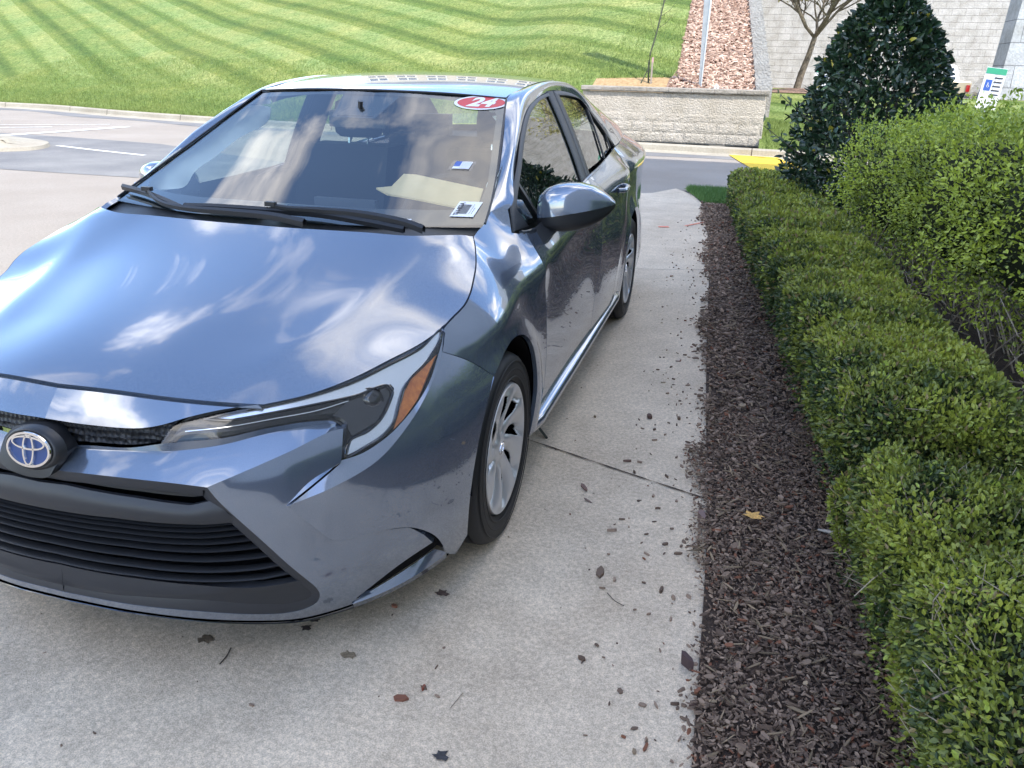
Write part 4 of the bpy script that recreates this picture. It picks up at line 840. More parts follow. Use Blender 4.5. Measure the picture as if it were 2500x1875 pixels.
# ---------------- wheels
def wheel_proto():
    w_=empty('wheel',(0,0,0));w_.parent=car
    R=.3165;hw=.1
    prof=[(.218,-.080),(.221,-.093),(.232,-.098),(.250,-.103),(.275,-.103),(.292,-.099),(.303,-.092),(.3105,-.080),(.3145,-.068)]
    tread=[]
    for x in (-.062,-.060,-.052,-.050,-.022,-.020,-.012,-.010,.010,.012,.020,.022,.050,.052,.060,.062):
        gr=.3085 if abs(abs(x)-.056)<.005 or abs(abs(x)-.016)<.005 else .3165
        tread.append((gr,x))
    prof=prof+tread+[(r,-x) for r,x in reversed(prof)]
    n=96;g=G();rows=[]
    for r,x in prof:rows.append([(-x,r*math.cos(2*math.pi*k/n),r*math.sin(2*math.pi*k/n)) for k in range(n)])
    g.grid(rows,closed=True)
    # raised sidewall ribs
    for rr in(.236,.262,.288):
        rows=[]
        for r,x in((rr-.003,.1022),(rr-.0015,.1042),(rr+.0015,.1042),(rr+.003,.1022)):rows.append([(x,r*math.cos(2*math.pi*k/n),r*math.sin(2*math.pi*k/n)) for k in range(n)])
        g.grid(rows,closed=True)
    t=g.build('tyre',M['rubber'],w_,sharp=35)
    # dark barrel
    g=G();rows=[]
    for r,x in((.215,.095),(.200,.06),(.195,-.07),(.0,-.07)):rows.append([(x,r*math.cos(2*math.pi*k/32),r*math.sin(2*math.pi*k/32)) for k in range(32)])
    g.grid(rows,closed=True);g.build('rim',M['void'],w_)
    # wheel cover: polar grid with openings
    nr,na=46,320;SP=8
    def prof_x(r):return ip(r,[(0,.080),(.03,.080),(.055,.074),(.10,.076),(.16,.088),(.195,.095),(.206,.098),(.2115,.099),(.2145,.096),(.2165,.088)])
    rsamp=list(np.linspace(0.004,.2165,nr));V=[];F=[]
    def field(r,th):
        tw=.55*(r/.2165)**1.4            # swirl
        ph=((th+tw)/(2*math.pi)*SP)%1.0  # 0..1 inside one sector, spoke centred at .5
        d=abs(ph-.5)*2                   # 0 at spoke centre,1 at opening centre
        u=np.clip((r-.062)/(.150-.062),0,1)
        hole=(r>.078)&(r<.176)&(d>(.86-.32*math.sin(math.pi*np.clip((r-.075)/.111,0,1))**.8))
        sk_=(ph-.5)
        dz=.0
        if .05<r<.205:
            k=min(1,(r-.05)/.04)*min(1,(.208-r)/.02)
            dz=k*(.006*math.cos(min(1,d/.6)*math.pi/2)-.016*max(0,(d-.55))/.45 + .022*sk_*min(1,r/.15)*(1 if d<.8 else .3))
        lug=0
        if .040<r<.075:
            lq=((th)/(2*math.pi)*5)%1;lug=-.012*math.exp(-(((lq-.5)*2*math.pi/5*r)/.011)**2-((r-.057)/.011)**2)
        return hole,dz+lug
    hol=np.zeros((nr,na),bool)
    for i,r in enumerate(rsamp):
        for k in range(na):
            th=2*math.pi*k/na;h_,dz=field(r,th);hol[i,k]=h_
            V.append((float(prof_x(r))+dz-.0,r*math.cos(th),r*math.sin(th)))
    for i in range(nr-1):
        for k in range(na):
            k2=(k+1)%na
            if hol[i,k] and hol[i,k2] and hol[i+1,k] and hol[i+1,k2]:continue
            F.append((i*na+k,i*na+k2,(i+1)*na+k2,(i+1)*na+k))
    V.append((.080,0,0));c=len(V)-1
    for k in range(na):F.append((c,(k+1)%na,k))
    cv=mesh('wheel_cover',V,F,M['alloy'],w_,True,sharp=38)
    md=cv.modifiers.new('s','SOLIDIFY');md.thickness=.004;md.offset=0
    emblem(.052,(.083,0,0),(1,0,0),cv,'hub_emblem',blue=False)
    return w_
wp=wheel_proto()
def copy_tree(o,parent):
    c=o.copy();col.objects.link(c);c.parent=parent
    for ch in [q for q in bpy.data.objects if q.parent==o]:copy_tree(ch,c)
    return c
spots=[(.765,.961,0,.35),(.765,3.661,0,1.0),(-.765,.961,math.pi,0),(-.765,3.661,math.pi,0)]
for i,(x,y,rz,rx) in enumerate(spots):
    o=wp if i==0 else copy_tree(wp,car)
    o.location=(x-.008 if x>0 else x+.008,y,.3165);o.rotation_euler=(rx,0,rz)
# ---------------- tyre lettering is left to raised ribs; dark inner body added to block light below the car
g=G()
g.box((0,2.35,.22),(.70,1.85,.03));g.box((0,.68,.44),(.50,.34,.18));g.box((0,3.9,.55),(.5,.6,.28))
g.add([(-.48,.20,.30),(.48,.20,.30),(.48,.20,.62),(-.48,.20,.62)],[(0,1,2,3)])
for yc in(.945,3.645):
    for s_ in(1,-1):
        rows=[]
        for x in(.855,.55):rows.append([(s_*x,yc+.015+.343*math.cos(q),.34+.343*math.sin(q)) for q in np.linspace(-.05,math.pi+.05,24)])
        g.grid(rows)
        V=[(s_*.55,yc,.34)]+[(s_*.55,yc+.015+.343*math.cos(q),.34+.343*math.sin(q)) for q in np.linspace(-.05,math.pi+.05,24)]
        g.add(V,[(0,i+1,i+2) for i in range(23)])
# engine bay lid under the hood and front fillers
rows=[]
for t in np.linspace(-1,1,21):rows.append([(t*float(np.interp(y,[.2,.4,.6,.8],[.30,.50,.60,.66])),y,float(Zh(t*float(np.interp(y,[.2,.4,.6,.8],[.30,.50,.60,.66])),y))-.06) for y in np.linspace(.24,.95,12)])
g.grid(rows)
g.box((0,1.12,.70),(.68,.02,.25))
g.build('underbody',M['void'],car,sharp=30)
# ---------------- cabin
g=G();rows=[]
for y,z in((1.10,.955),(1.25,.962),(1.40,.965),(1.52,.955),(1.60,.93),(1.63,.86),(1.62,.70)):
    rows.append([(x,y,z+.012*math.exp(-((x-.37)/.16)**2)*(1 if y>1.3 else 0)) for x in np.linspace(-.70,.70,30)])
g.grid(rows);g.box((.0,1.60,.90),(.13,.012,.075));g.box((0,1.9,.45),(.13,.45,.16));g.build('dashboard',M['dash'],car,sharp=40)
def seat(x,y):
    p=G();p.box((x,y,.50),(.25,.26,.09))
    rows=[]
    for t in np.linspace(0,1,8):
        w_=.25-.03*t;yy=y+.25+.22*t;z=.55+.55*t;rows.append([(x+w_*c_,yy-.05+.07*abs(c_)**3*-1,z) for c_ in np.linspace(-1,1,9)])
    for t in np.linspace(1,0,8):
        w_=.25-.03*t;yy=y+.25+.22*t;z=.55+.55*t;rows.append([(x+w_*c_,yy+.09,z) for c_ in np.linspace(-1,1,9)])
    p.grid(rows);h_=G()
    rows=[]
    for z,w_,d in((1.13,.10,.04),(1.15,.125,.055),(1.22,.13,.06),(1.29,.12,.05),(1.31,.08,.02)):
        rows.append([(x+w_*math.cos(q),y+.50+d*math.sin(q),z) for q in np.linspace(0,2*math.pi,17)[:-1]])
    h_.grid(rows,closed=True);h_.add(rows[-1],[tuple(range(16))]);h_.tube([(x-.05,y+.49,1.08),(x-.05,y+.50,1.16)],.006,6,m=1);h_.tube([(x+.05,y+.49,1.08),(x+.05,y+.50,1.16)],.006,6,m=1)
    s_=p.build('seat',M['cabin'],car,sharp=50);h_.build('headrest',[M['cabin'],M['chrome']],s_,sharp=50)
seat(.37,2.0);seat(-.37,2.0)
g=G();g.box((0,3.0,.52),(.62,.25,.09));rows=[]
for t in np.linspace(0,1,6):rows.append([(x,3.25+.2*t-.02,.58+.50*t) for x in np.linspace(-.62,.62,9)])
for t in np.linspace(1,0,6):rows.append([(x,3.25+.2*t+.1,.58+.50*t) for x in np.linspace(-.62,.62,9)])
g.grid(rows);g.box((.34,3.44,1.14),(.11,.03,.06));g.box((-.34,3.44,1.14),(.11,.03,.06));g.box((0,3.78,1.06),(.60,.32,.01));g.build('rear_seat',M['cabin'],car,sharp=50)
g=G();n=40
ctr=Vector((.37,1.72,.90));ax_=Vector((0,.86,-.5)).normalized() ;xa=Vector((1,0,0));ya=ax_.cross(xa)
g.tube([ctr+.18*(math.cos(2*math.pi*k/n)*xa+math.sin(2*math.pi*k/n)*ya) for k in range(n+1)],.015,8,cap=False)
g.box(ctr,(.06,.02,.05));g.box(ctr,(.17,.01,.015));g.build('steering_wheel',M['cabin'],car)
# headliner, door inner trims, pillar trims
g=G();rows=[]
for y in np.linspace(1.98,3.42,14):rows.append([(x,y,float(Zr(x,y))-.03-.02*(abs(x)/.5)**4) for x in np.linspace(-.53,.53,15)])
g.grid(rows);g.build('headliner',M['cabin'],car)
g=G();rows=[]
for z in np.linspace(.26,.955,9):rows.append([(float(Xs(y,min(z,.9)))-.06-.03*(z>.8),y,z+ (0.02 if z>.9 else 0)+.035*max(0,(y-2)/1.5)*(z>.8)) for y in np.linspace(1.22,3.5,30)])
g.grid(rows);both(g,'door_trim',M['cabin'])
# pillar trims: pale front ones
ra=rs(A,n);rb=rs(B,n);
def trim(k0,k1,name,mm,ins=.03):
    RA_,RB_=rs(A,120)[k0:k1],rs(B,120)[k0:k1];rows=[]
    for t in np.linspace(-.15,1.0,7):
        q=RA_*(1-t)+RB_*t;q=q-np.array([.035+.0*t,0,.026]);q=q+np.array([-.03*math.sin(math.pi*min(max(t,0),1))*0,0,0])
        rows.append([tuple(v) for v in q])
    g=G();g.grid(rows);both(g,name,mm)
kk=[i for i,p in enumerate(rs(A,120)) if p[1]<1.95];k1=kk[-1]
sk=Skin().add(patch(cr(CX('mint')+[CX('mint')[0]],.02),'glass',.03,.0));pair(sk,'pillar_trim',M['cream'],car);trim(k1,118,'roof_trim',M['cabin'])
g=G();rows=[]
for y_ in(2.43,2.50,2.58,2.66):rows.append([(float(Xg(y_,z))-.05,y_-.03*0,z) for z in np.linspace(.95,1.36,8)])
g.grid(rows);both(g,'centre_pillar_trim',M['cabin'])
g=G();g.box((-.02,1.78,1.262),(.12,.012,.032));g.tube([(-.01,1.78,1.27),(0,1.77,1.33)],.01,6);g.build('interior_mirror',M['black'],car)
# side trims of the mudflap behind the front wheel
g=G();g.add([(.70,1.262,.235),(.868,1.262,.235),(.868,1.262,.12),(.74,1.262,.10)],[(0,1,2,3)]);g.add([(.70,1.268,.235),(.868,1.268,.235),(.868,1.268,.12),(.74,1.268,.10)],[(3,2,1,0)]);
pass
# re-anchor children: the car empty stands at the middle of the wheelbase
for o in list(bpy.data.objects):
    if o.parent==car:o.location=Vector(o.location)-Vector(car.location)
# envelope lying on the dashboard
ev=[(-.02,1.33),(.02,1.50),(.14,1.62),(.20,1.60),(.56,1.40),(.64,1.24),(.62,1.17),(.40,1.17),(.2,1.21),(.09,1.27)]
# ------------------------------------------------------------------ setting materials
def pattern(name,stops_list,rough=.9,bump=None,coord='Object',extra=None):
    return mat(name,(.5,.5,.5),rough,noise=stops_list,bump=bump,spec=.3)
S_=lambda a,b,p=.3,q=.7:[(p,a),(q,b)]
g3=lambda v:(v,v,v)
M['concrete']=pattern('concrete',[(.55,7,S_((.88,.87,.86),(1.05,1.045,1.03),.36,.66)),(2.2,6,S_((.64,.53,.40),(.77,.65,.505))),(9,6,S_(g3(.91),g3(1.03))),(70,4,S_(g3(.80),g3(1.10),.35,.65)),(300,3,S_(g3(.72),g3(1.14),.36,.64))],bump=(260,.0012,4))
M['asphalt']=pattern('asphalt',[(.5,5,S_((.265,.228,.192),(.335,.298,.258))),(40,3,S_(g3(.86),g3(1.08))),(150,3,S_(g3(.72),g3(1.22),.36,.64))],bump=(90,.006,5))
M['asphalt_dark']=pattern('asphalt_patch',[(.8,6,S_((.15,.148,.15),(.235,.228,.22),.35,.7)),(120,3,S_(g3(.78),g3(1.16),.36,.64))],bump=(90,.006,5))
M['kerb']=pattern('kerb_concrete',[(1.5,5,S_((.30,.265,.21),(.39,.355,.29))),(30,4,S_(g3(.82),g3(1.06)))],bump=(40,.004,4))
M['soil']=pattern('mulch_soil',[(60,5,S_((.030,.020,.015),(.085,.058,.045)))],bump=(90,.01,5))
M['straw']=pattern('straw_ground',[(14,6,S_((.26,.16,.07),(.46,.33,.18)))],bump=(60,.02,4))
M['pink']=pattern('red_mulch',[(11,6,S_((.20,.115,.08),(.40,.27,.20),.35,.62)),(55,4,S_(g3(.45),g3(1.45),.36,.62))],bump=(45,.06,5))
M['metal']=mat('galvanised_steel',(.42,.44,.45),.45,.7,noise=[(8,3,S_((.36,.38,.39),(.5,.51,.52)))])
M['wpaint']=pattern('worn_white_paint',[(14,5,S_((.42,.41,.38),(.70,.69,.65),.38,.5))])
M['ypaint']=pattern('yellow_paint',[(20,4,S_((.62,.40,.03),(.78,.52,.05),.3,.6))])
M['trunkbark']=pattern('bark',[(18,6,S_((.085,.065,.045),(.24,.20,.15)))],bump=(40,.01,5))
M['twig']=mat('twig',(.33,.27,.20),.8,noise=[(30,3,S_((.22,.17,.12),(.42,.36,.28)))])
M['chipmat']=None
def tintmat(name,rough=.55,spec=.4,trans=0.,coat=0):
    m=bpy.data.materials.new(name);m.use_nodes=True;t=m.node_tree;b=t.nodes['Principled BSDF'];a=t.nodes.new('ShaderNodeAttribute');a.attribute_name='tint'
    t.links.new(a.outputs['Color'],b.inputs['Base Color']);b.inputs['Roughness'].default_value=rough;b.inputs['Specular IOR Level'].default_value=spec
    if trans:
        o=t.nodes['Material Output'];tr=t.nodes.new('ShaderNodeBsdfTranslucent');mx=t.nodes.new('ShaderNodeMixShader');mx.inputs[0].default_value=trans
        t.links.new(a.outputs['Color'],tr.inputs[0]);t.links.new(b.outputs[0],mx.inputs[1]);t.links.new(tr.outputs[0],mx.inputs[2]);t.links.new(mx.outputs[0],o.inputs[0])
    return m
M['leaf']=tintmat('leaf',.42,.5,.25);M['chip']=tintmat('bark_chip',.8,.3);M['blade']=tintmat('grass_blade',.6,.3,.25)
# mown grass with stripes
def grassmat():
    m=bpy.data.materials.new('mown_grass');m.use_nodes=True;t=m.node_tree;b=t.nodes['Principled BSDF'];b.inputs['Roughness'].default_value=.85;b.inputs['Specular IOR Level'].default_value=.2
    def nd(ty,**k):
        n=t.nodes.new(ty)
        for a,c in k.items():setattr(n,a,c)
        return n
    L=t.links.new;tc=nd('ShaderNodeTexCoord')
    sep=nd('ShaderNodeSeparateXYZ');L(tc.outputs['Object'],sep.inputs[0])
    def lin(a,bb,c0):
        m1=nd('ShaderNodeMath',operation='MULTIPLY');m1.inputs[1].default_value=a;L(sep.outputs[0],m1.inputs[0])
        m2=nd('ShaderNodeMath',operation='MULTIPLY_ADD');m2.inputs[1].default_value=bb;L(sep.outputs[1],m2.inputs[0]);L(m1.outputs[0],m2.inputs[2])
        m3=nd('ShaderNodeMath',operation='ADD');m3.inputs[1].default_value=c0;L(m2.outputs[0],m3.inputs[0]);return m3.outputs[0]
    wob=nd('ShaderNodeTexNoise');wob.inputs['Scale'].default_value=.5;wob.inputs['Detail'].default_value=5;L(tc.outputs['Object'],wob.inputs['Vector'])
    c=lin(.63,.777,0)
    cw=nd('ShaderNodeMath',operation='MULTIPLY_ADD');cw.inputs[1].default_value=.07;L(wob.outputs['Fac'],cw.inputs[0]);L(c,cw.inputs[2])
    fr=nd('ShaderNodeMath',operation='DIVIDE');fr.inputs[1].default_value=2.5;L(cw.outputs[0],fr.inputs[0])
    fr2=nd('ShaderNodeMath',operation='FRACT');L(fr.outputs[0],fr2.inputs[0])
    rp=nd('ShaderNodeValToRGB');rp.color_ramp.interpolation='LINEAR';e=rp.color_ramp.elements
    for p_,v_ in((.0,.55),(.10,.40),(.17,.0),(.24,.10),(.30,.62),(.52,.75),(.60,.28),(.66,.40),(.74,.95),(.92,1.)):
        q=e.new(p_);q.color=(v_,v_,v_,1)
    e.remove(e[0]);e.remove(e[-1]);L(fr2.outputs[0],rp.inputs[0])
    # passes along the kerb in the lowest 2.6 m (distance from kerb stored as attribute)
    at=nd('ShaderNodeAttribute');at.attribute_name='kd'
    ks=nd('ShaderNodeMath',operation='MULTIPLY_ADD');ks.inputs[1].default_value=.8;ks.inputs[2].default_value=-.4;L(wob.outputs['Fac'],ks.inputs[0])
    kk_=nd('ShaderNodeMath',operation='ADD');L(at.outputs['Fac'],kk_.inputs[0]);L(ks.outputs[0],kk_.inputs[1])
    msk=nd('ShaderNodeMapRange');msk.inputs[1].default_value=1.7;msk.inputs[2].default_value=2.7;L(kk_.outputs[0],msk.inputs[0])
    kst=nd('ShaderNodeMath',operation='SINE');km=nd('ShaderNodeMath',operation='MULTIPLY');km.inputs[1].default_value=4.6;L(kk_.outputs[0],km.inputs[0]);L(km.outputs[0],kst.inputs[0])
    kr=nd('ShaderNodeMapRange');kr.inputs[1].default_value=-1;kr.inputs[2].default_value=1;kr.inputs[3].default_value=.25;kr.inputs[4].default_value=.65;L(kst.outputs[0],kr.inputs[0])
    mm=nd('ShaderNodeMixRGB');L(msk.outputs[0],mm.inputs[0]);L(kr.outputs[0],mm.inputs[1]);L(rp.outputs[0],mm.inputs[2])
    colr=nd('ShaderNodeValToRGB');ce=colr.color_ramp.elements;ce[0].color=(.075,.122,.024,1);ce[1].color=(.195,.255,.082,1);ce[1].position=1;ce.new(.5).color=(.13,.186,.042,1);L(mm.outputs[0],colr.inputs[0])
    def mul(prev,sc,det,lo,hi,p0=.3,p1=.7,map_=None):
        n=nd('ShaderNodeTexNoise');n.inputs['Scale'].default_value=sc;n.inputs['Detail'].default_value=det;n.inputs['Roughness'].default_value=.65
        if map_:
            mp=nd('ShaderNodeMapping');mp.inputs['Scale'].default_value=map_;L(tc.outputs['Object'],mp.inputs[0]);L(mp.outputs[0],n.inputs['Vector'])
        else:L(tc.outputs['Object'],n.inputs['Vector'])
        r=nd('ShaderNodeValToRGB');r.color_ramp.elements[0].position=p0;r.color_ramp.elements[0].color=(*lo,1);r.color_ramp.elements[1].position=p1;r.color_ramp.elements[1].color=(*hi,1);L(n.outputs['Fac'],r.inputs[0])
        x=nd('ShaderNodeMixRGB',blend_type='MULTIPLY');x.inputs[0].default_value=1;L(prev,x.inputs[1]);L(r.outputs[0],x.inputs[2]);return x.outputs[0]
    p=mul(colr.outputs[0],.45,6,(.85,.92,.9),(1.25,1.08,1.1),.38,.64)
    p=mul(p,3,6,(.78,.86,.7),(1.18,1.1,1.15))
    p=mul(p,1,5,(.55,.62,.5),(1.45,1.36,1.5),.34,.66,map_=(16,7,9))
    p=mul(p,1,3,(.62,.66,.6),(1.4,1.32,1.4),.34,.66,map_=(60,22,30))
    L(p,b.inputs['Base Color'])
    n=nd('ShaderNodeTexNoise');n.inputs['Scale'].default_value=26;n.inputs['Detail'].default_value=5;L(tc.outputs['Object'],n.inputs['Vector']);bb=nd('ShaderNodeBump');bb.inputs['Distance'].default_value=.05;L(n.outputs['Fac'],bb.inputs['Height']);L(bb.outputs[0],b.inputs['Normal'])
    return m
M['grass']=grassmat()
# split-face block
def blockmat(name,c1,c2,sx,sz,mort=.010,axis='xz',bumpd=.03,mk=.5):
    m=bpy.data.materials.new(name);m.use_nodes=True;t=m.node_tree;b=t.nodes['Principled BSDF'];b.inputs['Roughness'].default_value=.9;b.inputs['Specular IOR Level'].default_value=.2
    L=t.links.new;tc=t.nodes.new('ShaderNodeTexCoord');sep=t.nodes.new('ShaderNodeSeparateXYZ');L(tc.outputs['Object'],sep.inputs[0]);cx_=t.nodes.new('ShaderNodeCombineXYZ')
    L(sep.outputs[{'x':0,'y':1}[axis[0]]],cx_.inputs[0]);L(sep.outputs[2],cx_.inputs[1])
    br=t.nodes.new('ShaderNodeTexBrick');br.inputs['Scale'].default_value=1;br.inputs['Brick Width'].default_value=sx;br.inputs['Row Height'].default_value=sz;br.inputs['Mortar Size'].default_value=mort;br.inputs['Mortar Smooth'].default_value=.3
    br.inputs['Color1'].default_value=(*c1,1);br.inputs['Color2'].default_value=(*c2,1);br.inputs['Mortar'].default_value=(*[x*mk for x in c1],1);br.offset=.5
    L(cx_.outputs[0],br.inputs['Vector'])
    n=t.nodes.new('ShaderNodeTexNoise');n.inputs['Scale'].default_value=16;n.inputs['Detail'].default_value=7;n.inputs['Roughness'].default_value=.7;L(tc.outputs['Object'],n.inputs['Vector'])
    r=t.nodes.new('ShaderNodeValToRGB');r.color_ramp.elements[0].position=.3;r.color_ramp.elements[0].color=(.72,.72,.72,1);r.color_ramp.elements[1].position=.7;r.color_ramp.elements[1].color=(1.15,1.14,1.12,1);L(n.outputs['Fac'],r.inputs[0])
    n3=t.nodes.new('ShaderNodeTexNoise');n3.inputs['Scale'].default_value=2.2;n3.inputs['Detail'].default_value=4;L(tc.outputs['Object'],n3.inputs['Vector'])
    r3=t.nodes.new('ShaderNodeValToRGB');r3.color_ramp.elements[0].position=.35;r3.color_ramp.elements[0].color=(.80,.79,.76,1);r3.color_ramp.elements[1].position=.65;r3.color_ramp.elements[1].color=(1.05,1.05,1.05,1);L(n3.outputs['Fac'],r3.inputs[0])
    x=t.nodes.new('ShaderNodeMixRGB');x.blend_type='MULTIPLY';x.inputs[0].default_value=1;L(br.outputs['Color'],x.inputs[1]);L(r.outputs[0],x.inputs[2])
    x2=t.nodes.new('ShaderNodeMixRGB');x2.blend_type='MULTIPLY';x2.inputs[0].default_value=1;L(x.outputs[0],x2.inputs[1]);L(r3.outputs[0],x2.inputs[2]);L(x2.outputs[0],b.inputs['Base Color'])
    hm=t.nodes.new('ShaderNodeMath');hm.operation='SUBTRACT';L(n.outputs['Fac'],hm.inputs[0]);L(br.outputs['Fac'],hm.inputs[1])
    bb=t.nodes.new('ShaderNodeBump');bb.inputs['Distance'].default_value=bumpd;L(hm.outputs[0],bb.inputs['Height']);L(bb.outputs[0],b.inputs['Normal'])
    return m
M['block']=blockmat('split_face_block',(.36,.33,.285),(.43,.40,.345),.42,.19,.008,bumpd=.10)
M['cap']=pattern('block_cap',[(5,5,S_((.22,.20,.17),(.33,.30,.26)))],bump=(30,.02,5))
M['stepblock']=pattern('step_block',[(7,5,S_((.26,.25,.235),(.37,.36,.34)))],bump=(25,.03,5))
M['whiteblock']=blockmat('pale_block_wall',(.47,.45,.415),(.49,.47,.435),.60,.30,.006,bumpd=.05,mk=.84)
M['shade_tint_wall']=blockmat('shade_tinted_block',(.45,.47,.49),(.49,.51,.53),.8,.6,.01,bumpd=.03)  # blue-grey tint carries the shade on the buttress
M['stucco']=pattern('tan_stucco',[(.6,4,S_((.50,.42,.31),(.58,.50,.38)))],bump=(60,.004,3))
M['stucco2']=pattern('grey_stucco',[(.6,4,S_((.46,.43,.39),(.54,.51,.47)))])
M['stucco3']=pattern('shade_stucco',[(.6,4,S_((.42,.43,.45),(.50,.51,.53)))])
M['roofm']=pattern('shingle_roof',[(3,5,S_((.12,.11,.10),(.20,.18,.17)))])
M['pane']=mat('window_pane',(.02,.025,.03),.06,coat=1)
M['wtrim']=mat('white_trim',(.72,.72,.70),.5)
# ------------------------------------------------------------------ ground
yc_tab=[(-60,24),(-40,21.5),(-30,20.6),(-20.3,19.3),(-18.8,19.15),(-14.7,17.85),(-11.5,17.05),(-6,16.1),(-.9,15.25),(.5,15.1),(2.2,14.9),(6,14.7),(14,14.6),(60,14.6)]
yc=lambda x:smooth_ip(x,yc_tab)
def flat(name,poly,z,mm,kind='structure',step=None):
    g=G();g.add([(x,y,z) for x,y in poly],[tuple(range(len(poly)))]);o=g.build(name,mm,None,smooth=False);return tag(o,kind=kind)
xs=np.linspace(-60,40,160);g=G()
g.grid([[(x,-60,0) for x in xs],[(x,8,0) for x in xs],[(x,float(yc(x))+.05,0) for x in xs]])
road=g.build('road',M['asphalt']);tag(road,kind='structure')
g=G();g.add([(-400,-400,-.6),(400,-400,-.6),(400,400,-.6),(-400,400,-.6)],[(0,1,2,3)]);o=g.build('ground',M['asphalt_dark'],None,False);tag(o,kind='structure')
# darker older asphalt beyond the seam
def dark_edge(x):return 7.85+.03*math.sin(x*.9)
xx=np.linspace(-60,-4.2,60);g=G();g.grid([[(x,dark_edge(x),.004) for x in xx],[(x,11.9+.4*math.sin(x*.35)-(max(0,x+9)*.35),.004) for x in xx]]);o=g.build('road_patch',M['asphalt_dark']);tag(o,kind='structure')
xx=np.linspace(-40,3.5,90);g=G();g.grid([[(x,float(yc(x))-.95+.15*math.sin(x*1.3),.004) for x in xx],[(x,float(yc(x))-.33,.004) for x in xx]]);o=g.build('gutter_asphalt',M['asphalt_dark']);tag(o,kind='structure')
# concrete drive
edge=cr([(.60,9.85),(.80,9.45),(1.0,8.7),(1.15,7.3),(1.30,5.2),(1.38,3.6),(1.45,2.3),(1.52,1.2),(1.55,.1),(1.57,-1.5),(1.6,-6)],.15)
cpoly=[(-2.6,-14),(1.6,-14)]+[(p[0],p[1]) for p in edge[::-1]]+[(.35,9.3),(.05,9.12),(-1.2,8.9),(-2.2,8.2),(-2.9,6.5),(-3.1,3),(-2.8,0)]
g=G();n=len(cpoly);g.add([(x,y,.012) for x,y in cpoly],[tuple(range(n))]);g.add([(x,y,.012) for x,y in cpoly]+[(x,y,-.1) for x,y in cpoly],[(i,(i+1)%n,(i+1)%n+n,i+n) for i in range(n)])
dr_=g.build('concrete_drive',M['concrete'],None,False);tag(dr_,kind='structure')
M['joint']=mat('joint_gap',(.045,.032,.026),.95)
def groove(name,P,wd):
    P=cr([(x,y,0) for x,y in P],.05);g=G();a=[];b=[]
    for i,p in enumerate(P):
        t=P[min(i+1,len(P)-1)]-P[max(i-1,0)];t=t/np.linalg.norm(t);w_=wd*(1+.5*math.sin(i*2.3)+.3*math.sin(i*5.1))
        a.append((p[0]-t[1]*w_,p[1]+t[0]*w_,.016));b.append((p[0]+t[1]*w_,p[1]-t[0]*w_,.016))
    g.grid([a,b]);o=g.build(name,M['joint'],None,False);tag(o,kind='structure')
groove('pavement_joint',[(-2.6,2.55),(-.9,2.2),(.758,1.669),(1.2,1.50),(1.51,1.385)],.0035)
groove('pavement_joint',[(-2.6,4.2),(.73,4.972),(1.31,5.16)],.0025)
groove('pavement_joint',[(-2.8,-1.2),(1.56,-1.75)],.003)
# kerb with gutter
def kerb(name,xs_,fy,side=1):
    g=G();pr=[(-.34,.006),(-.03,.010),(.0,.03),(.015,.115),(.04,.135),(.17,.14),(.18,.05)]
    rows=[[(x,fy(x)+d*side,z) for x in xs_] for d,z in pr];g.grid(rows);o=g.build(name,M['kerb'],None,True,40);return tag(o,kind='structure')
kerb('kerb',np.linspace(-60,40,400),lambda x:float(yc(x)))
for i in range(34):
    x=-34+i*2.35+.3*math.sin(i*3)
    y=float(yc(x));
    if x>3.5:break
    g=G();g.add([(x-.008,y-.03,.014),(x+.008,y-.03,.014),(x+.008,y+.0,.035),(x-.008,y+.0,.035),(x+.008,y+.013,.118),(x-.008,y+.013,.118),(x+.008,y+.04,.139),(x-.008,y+.04,.139),(x+.008,y+.17,.144),(x-.008,y+.17,.144)],[(0,1,2,3),(3,2,4,5),(5,4,6,7),(7,6,8,9)])
    o=g.build('kerb_joint',M['joint'],None,False);tag(o,kind='structure')
# island tip with kerb at the far left
ip_=cr([(-14.5,8.5),(-11.8,8.75),(-10.4,9.35),(-9.95,9.95),(-10.35,10.75),(-11.3,11.2),(-12.4,11.45),(-14.5,11.6)],.15)
def inset(P,k):
    P=np.array(P);t=np.gradient(P,axis=0);t/=np.linalg.norm(t,axis=1,keepdims=True);return P+k*np.stack([-t[:,1],t[:,0]],1)
P0=np.array([(p[0],p[1]) for p in ip_]);g=G()
rows=[]
for k,z in((0,.0),(.02,.06),(.12,.075),(.55,.09),(.6,.14),(.9,.155)):
    q=inset(P0,k);rows.append([(a,b,z) for a,b in q])
g.grid(rows);q=rows[-1];g.add(q,[tuple(range(len(q)))]);o=g.build('traffic_island',M['kerb'],None,True,50)
tag(o,'pale concrete tip of a traffic island between the painted lines at the far left','traffic island')
def stripe(P,w_,name='road_marking',mm=None,kind='structure'):
    P=cr([(x,y,0) for x,y in P],.3);a=[];b=[]
    for i,p in enumerate(P):
        t=P[min(i+1,len(P)-1)]-P[max(i-1,0)];t=t/np.linalg.norm(t);a.append((p[0]-t[1]*w_,p[1]+t[0]*w_,.009));b.append((p[0]+t[1]*w_,p[1]-t[0]*w_,.009))
    g=G();g.grid([a,b]);o=g.build(name,mm or M['wpaint'],None,False);tag(o,kind=kind)
stripe([(-10.2,10.75),(-9.2,10.45),(-7.9,10.12)],.05);stripe([(-12.6,11.6),(-12.35,13.2),(-12.2,14.9)],.13)
stripe([(-15.5,13.0),(-14.2,13.3),(-13.4,14.0)],.05);stripe([(-16.5,13.6),(-14.6,14.0),(-13.0,15.3)],.04)
stripe([(-.9,9.35),(.0,9.65)],.05)
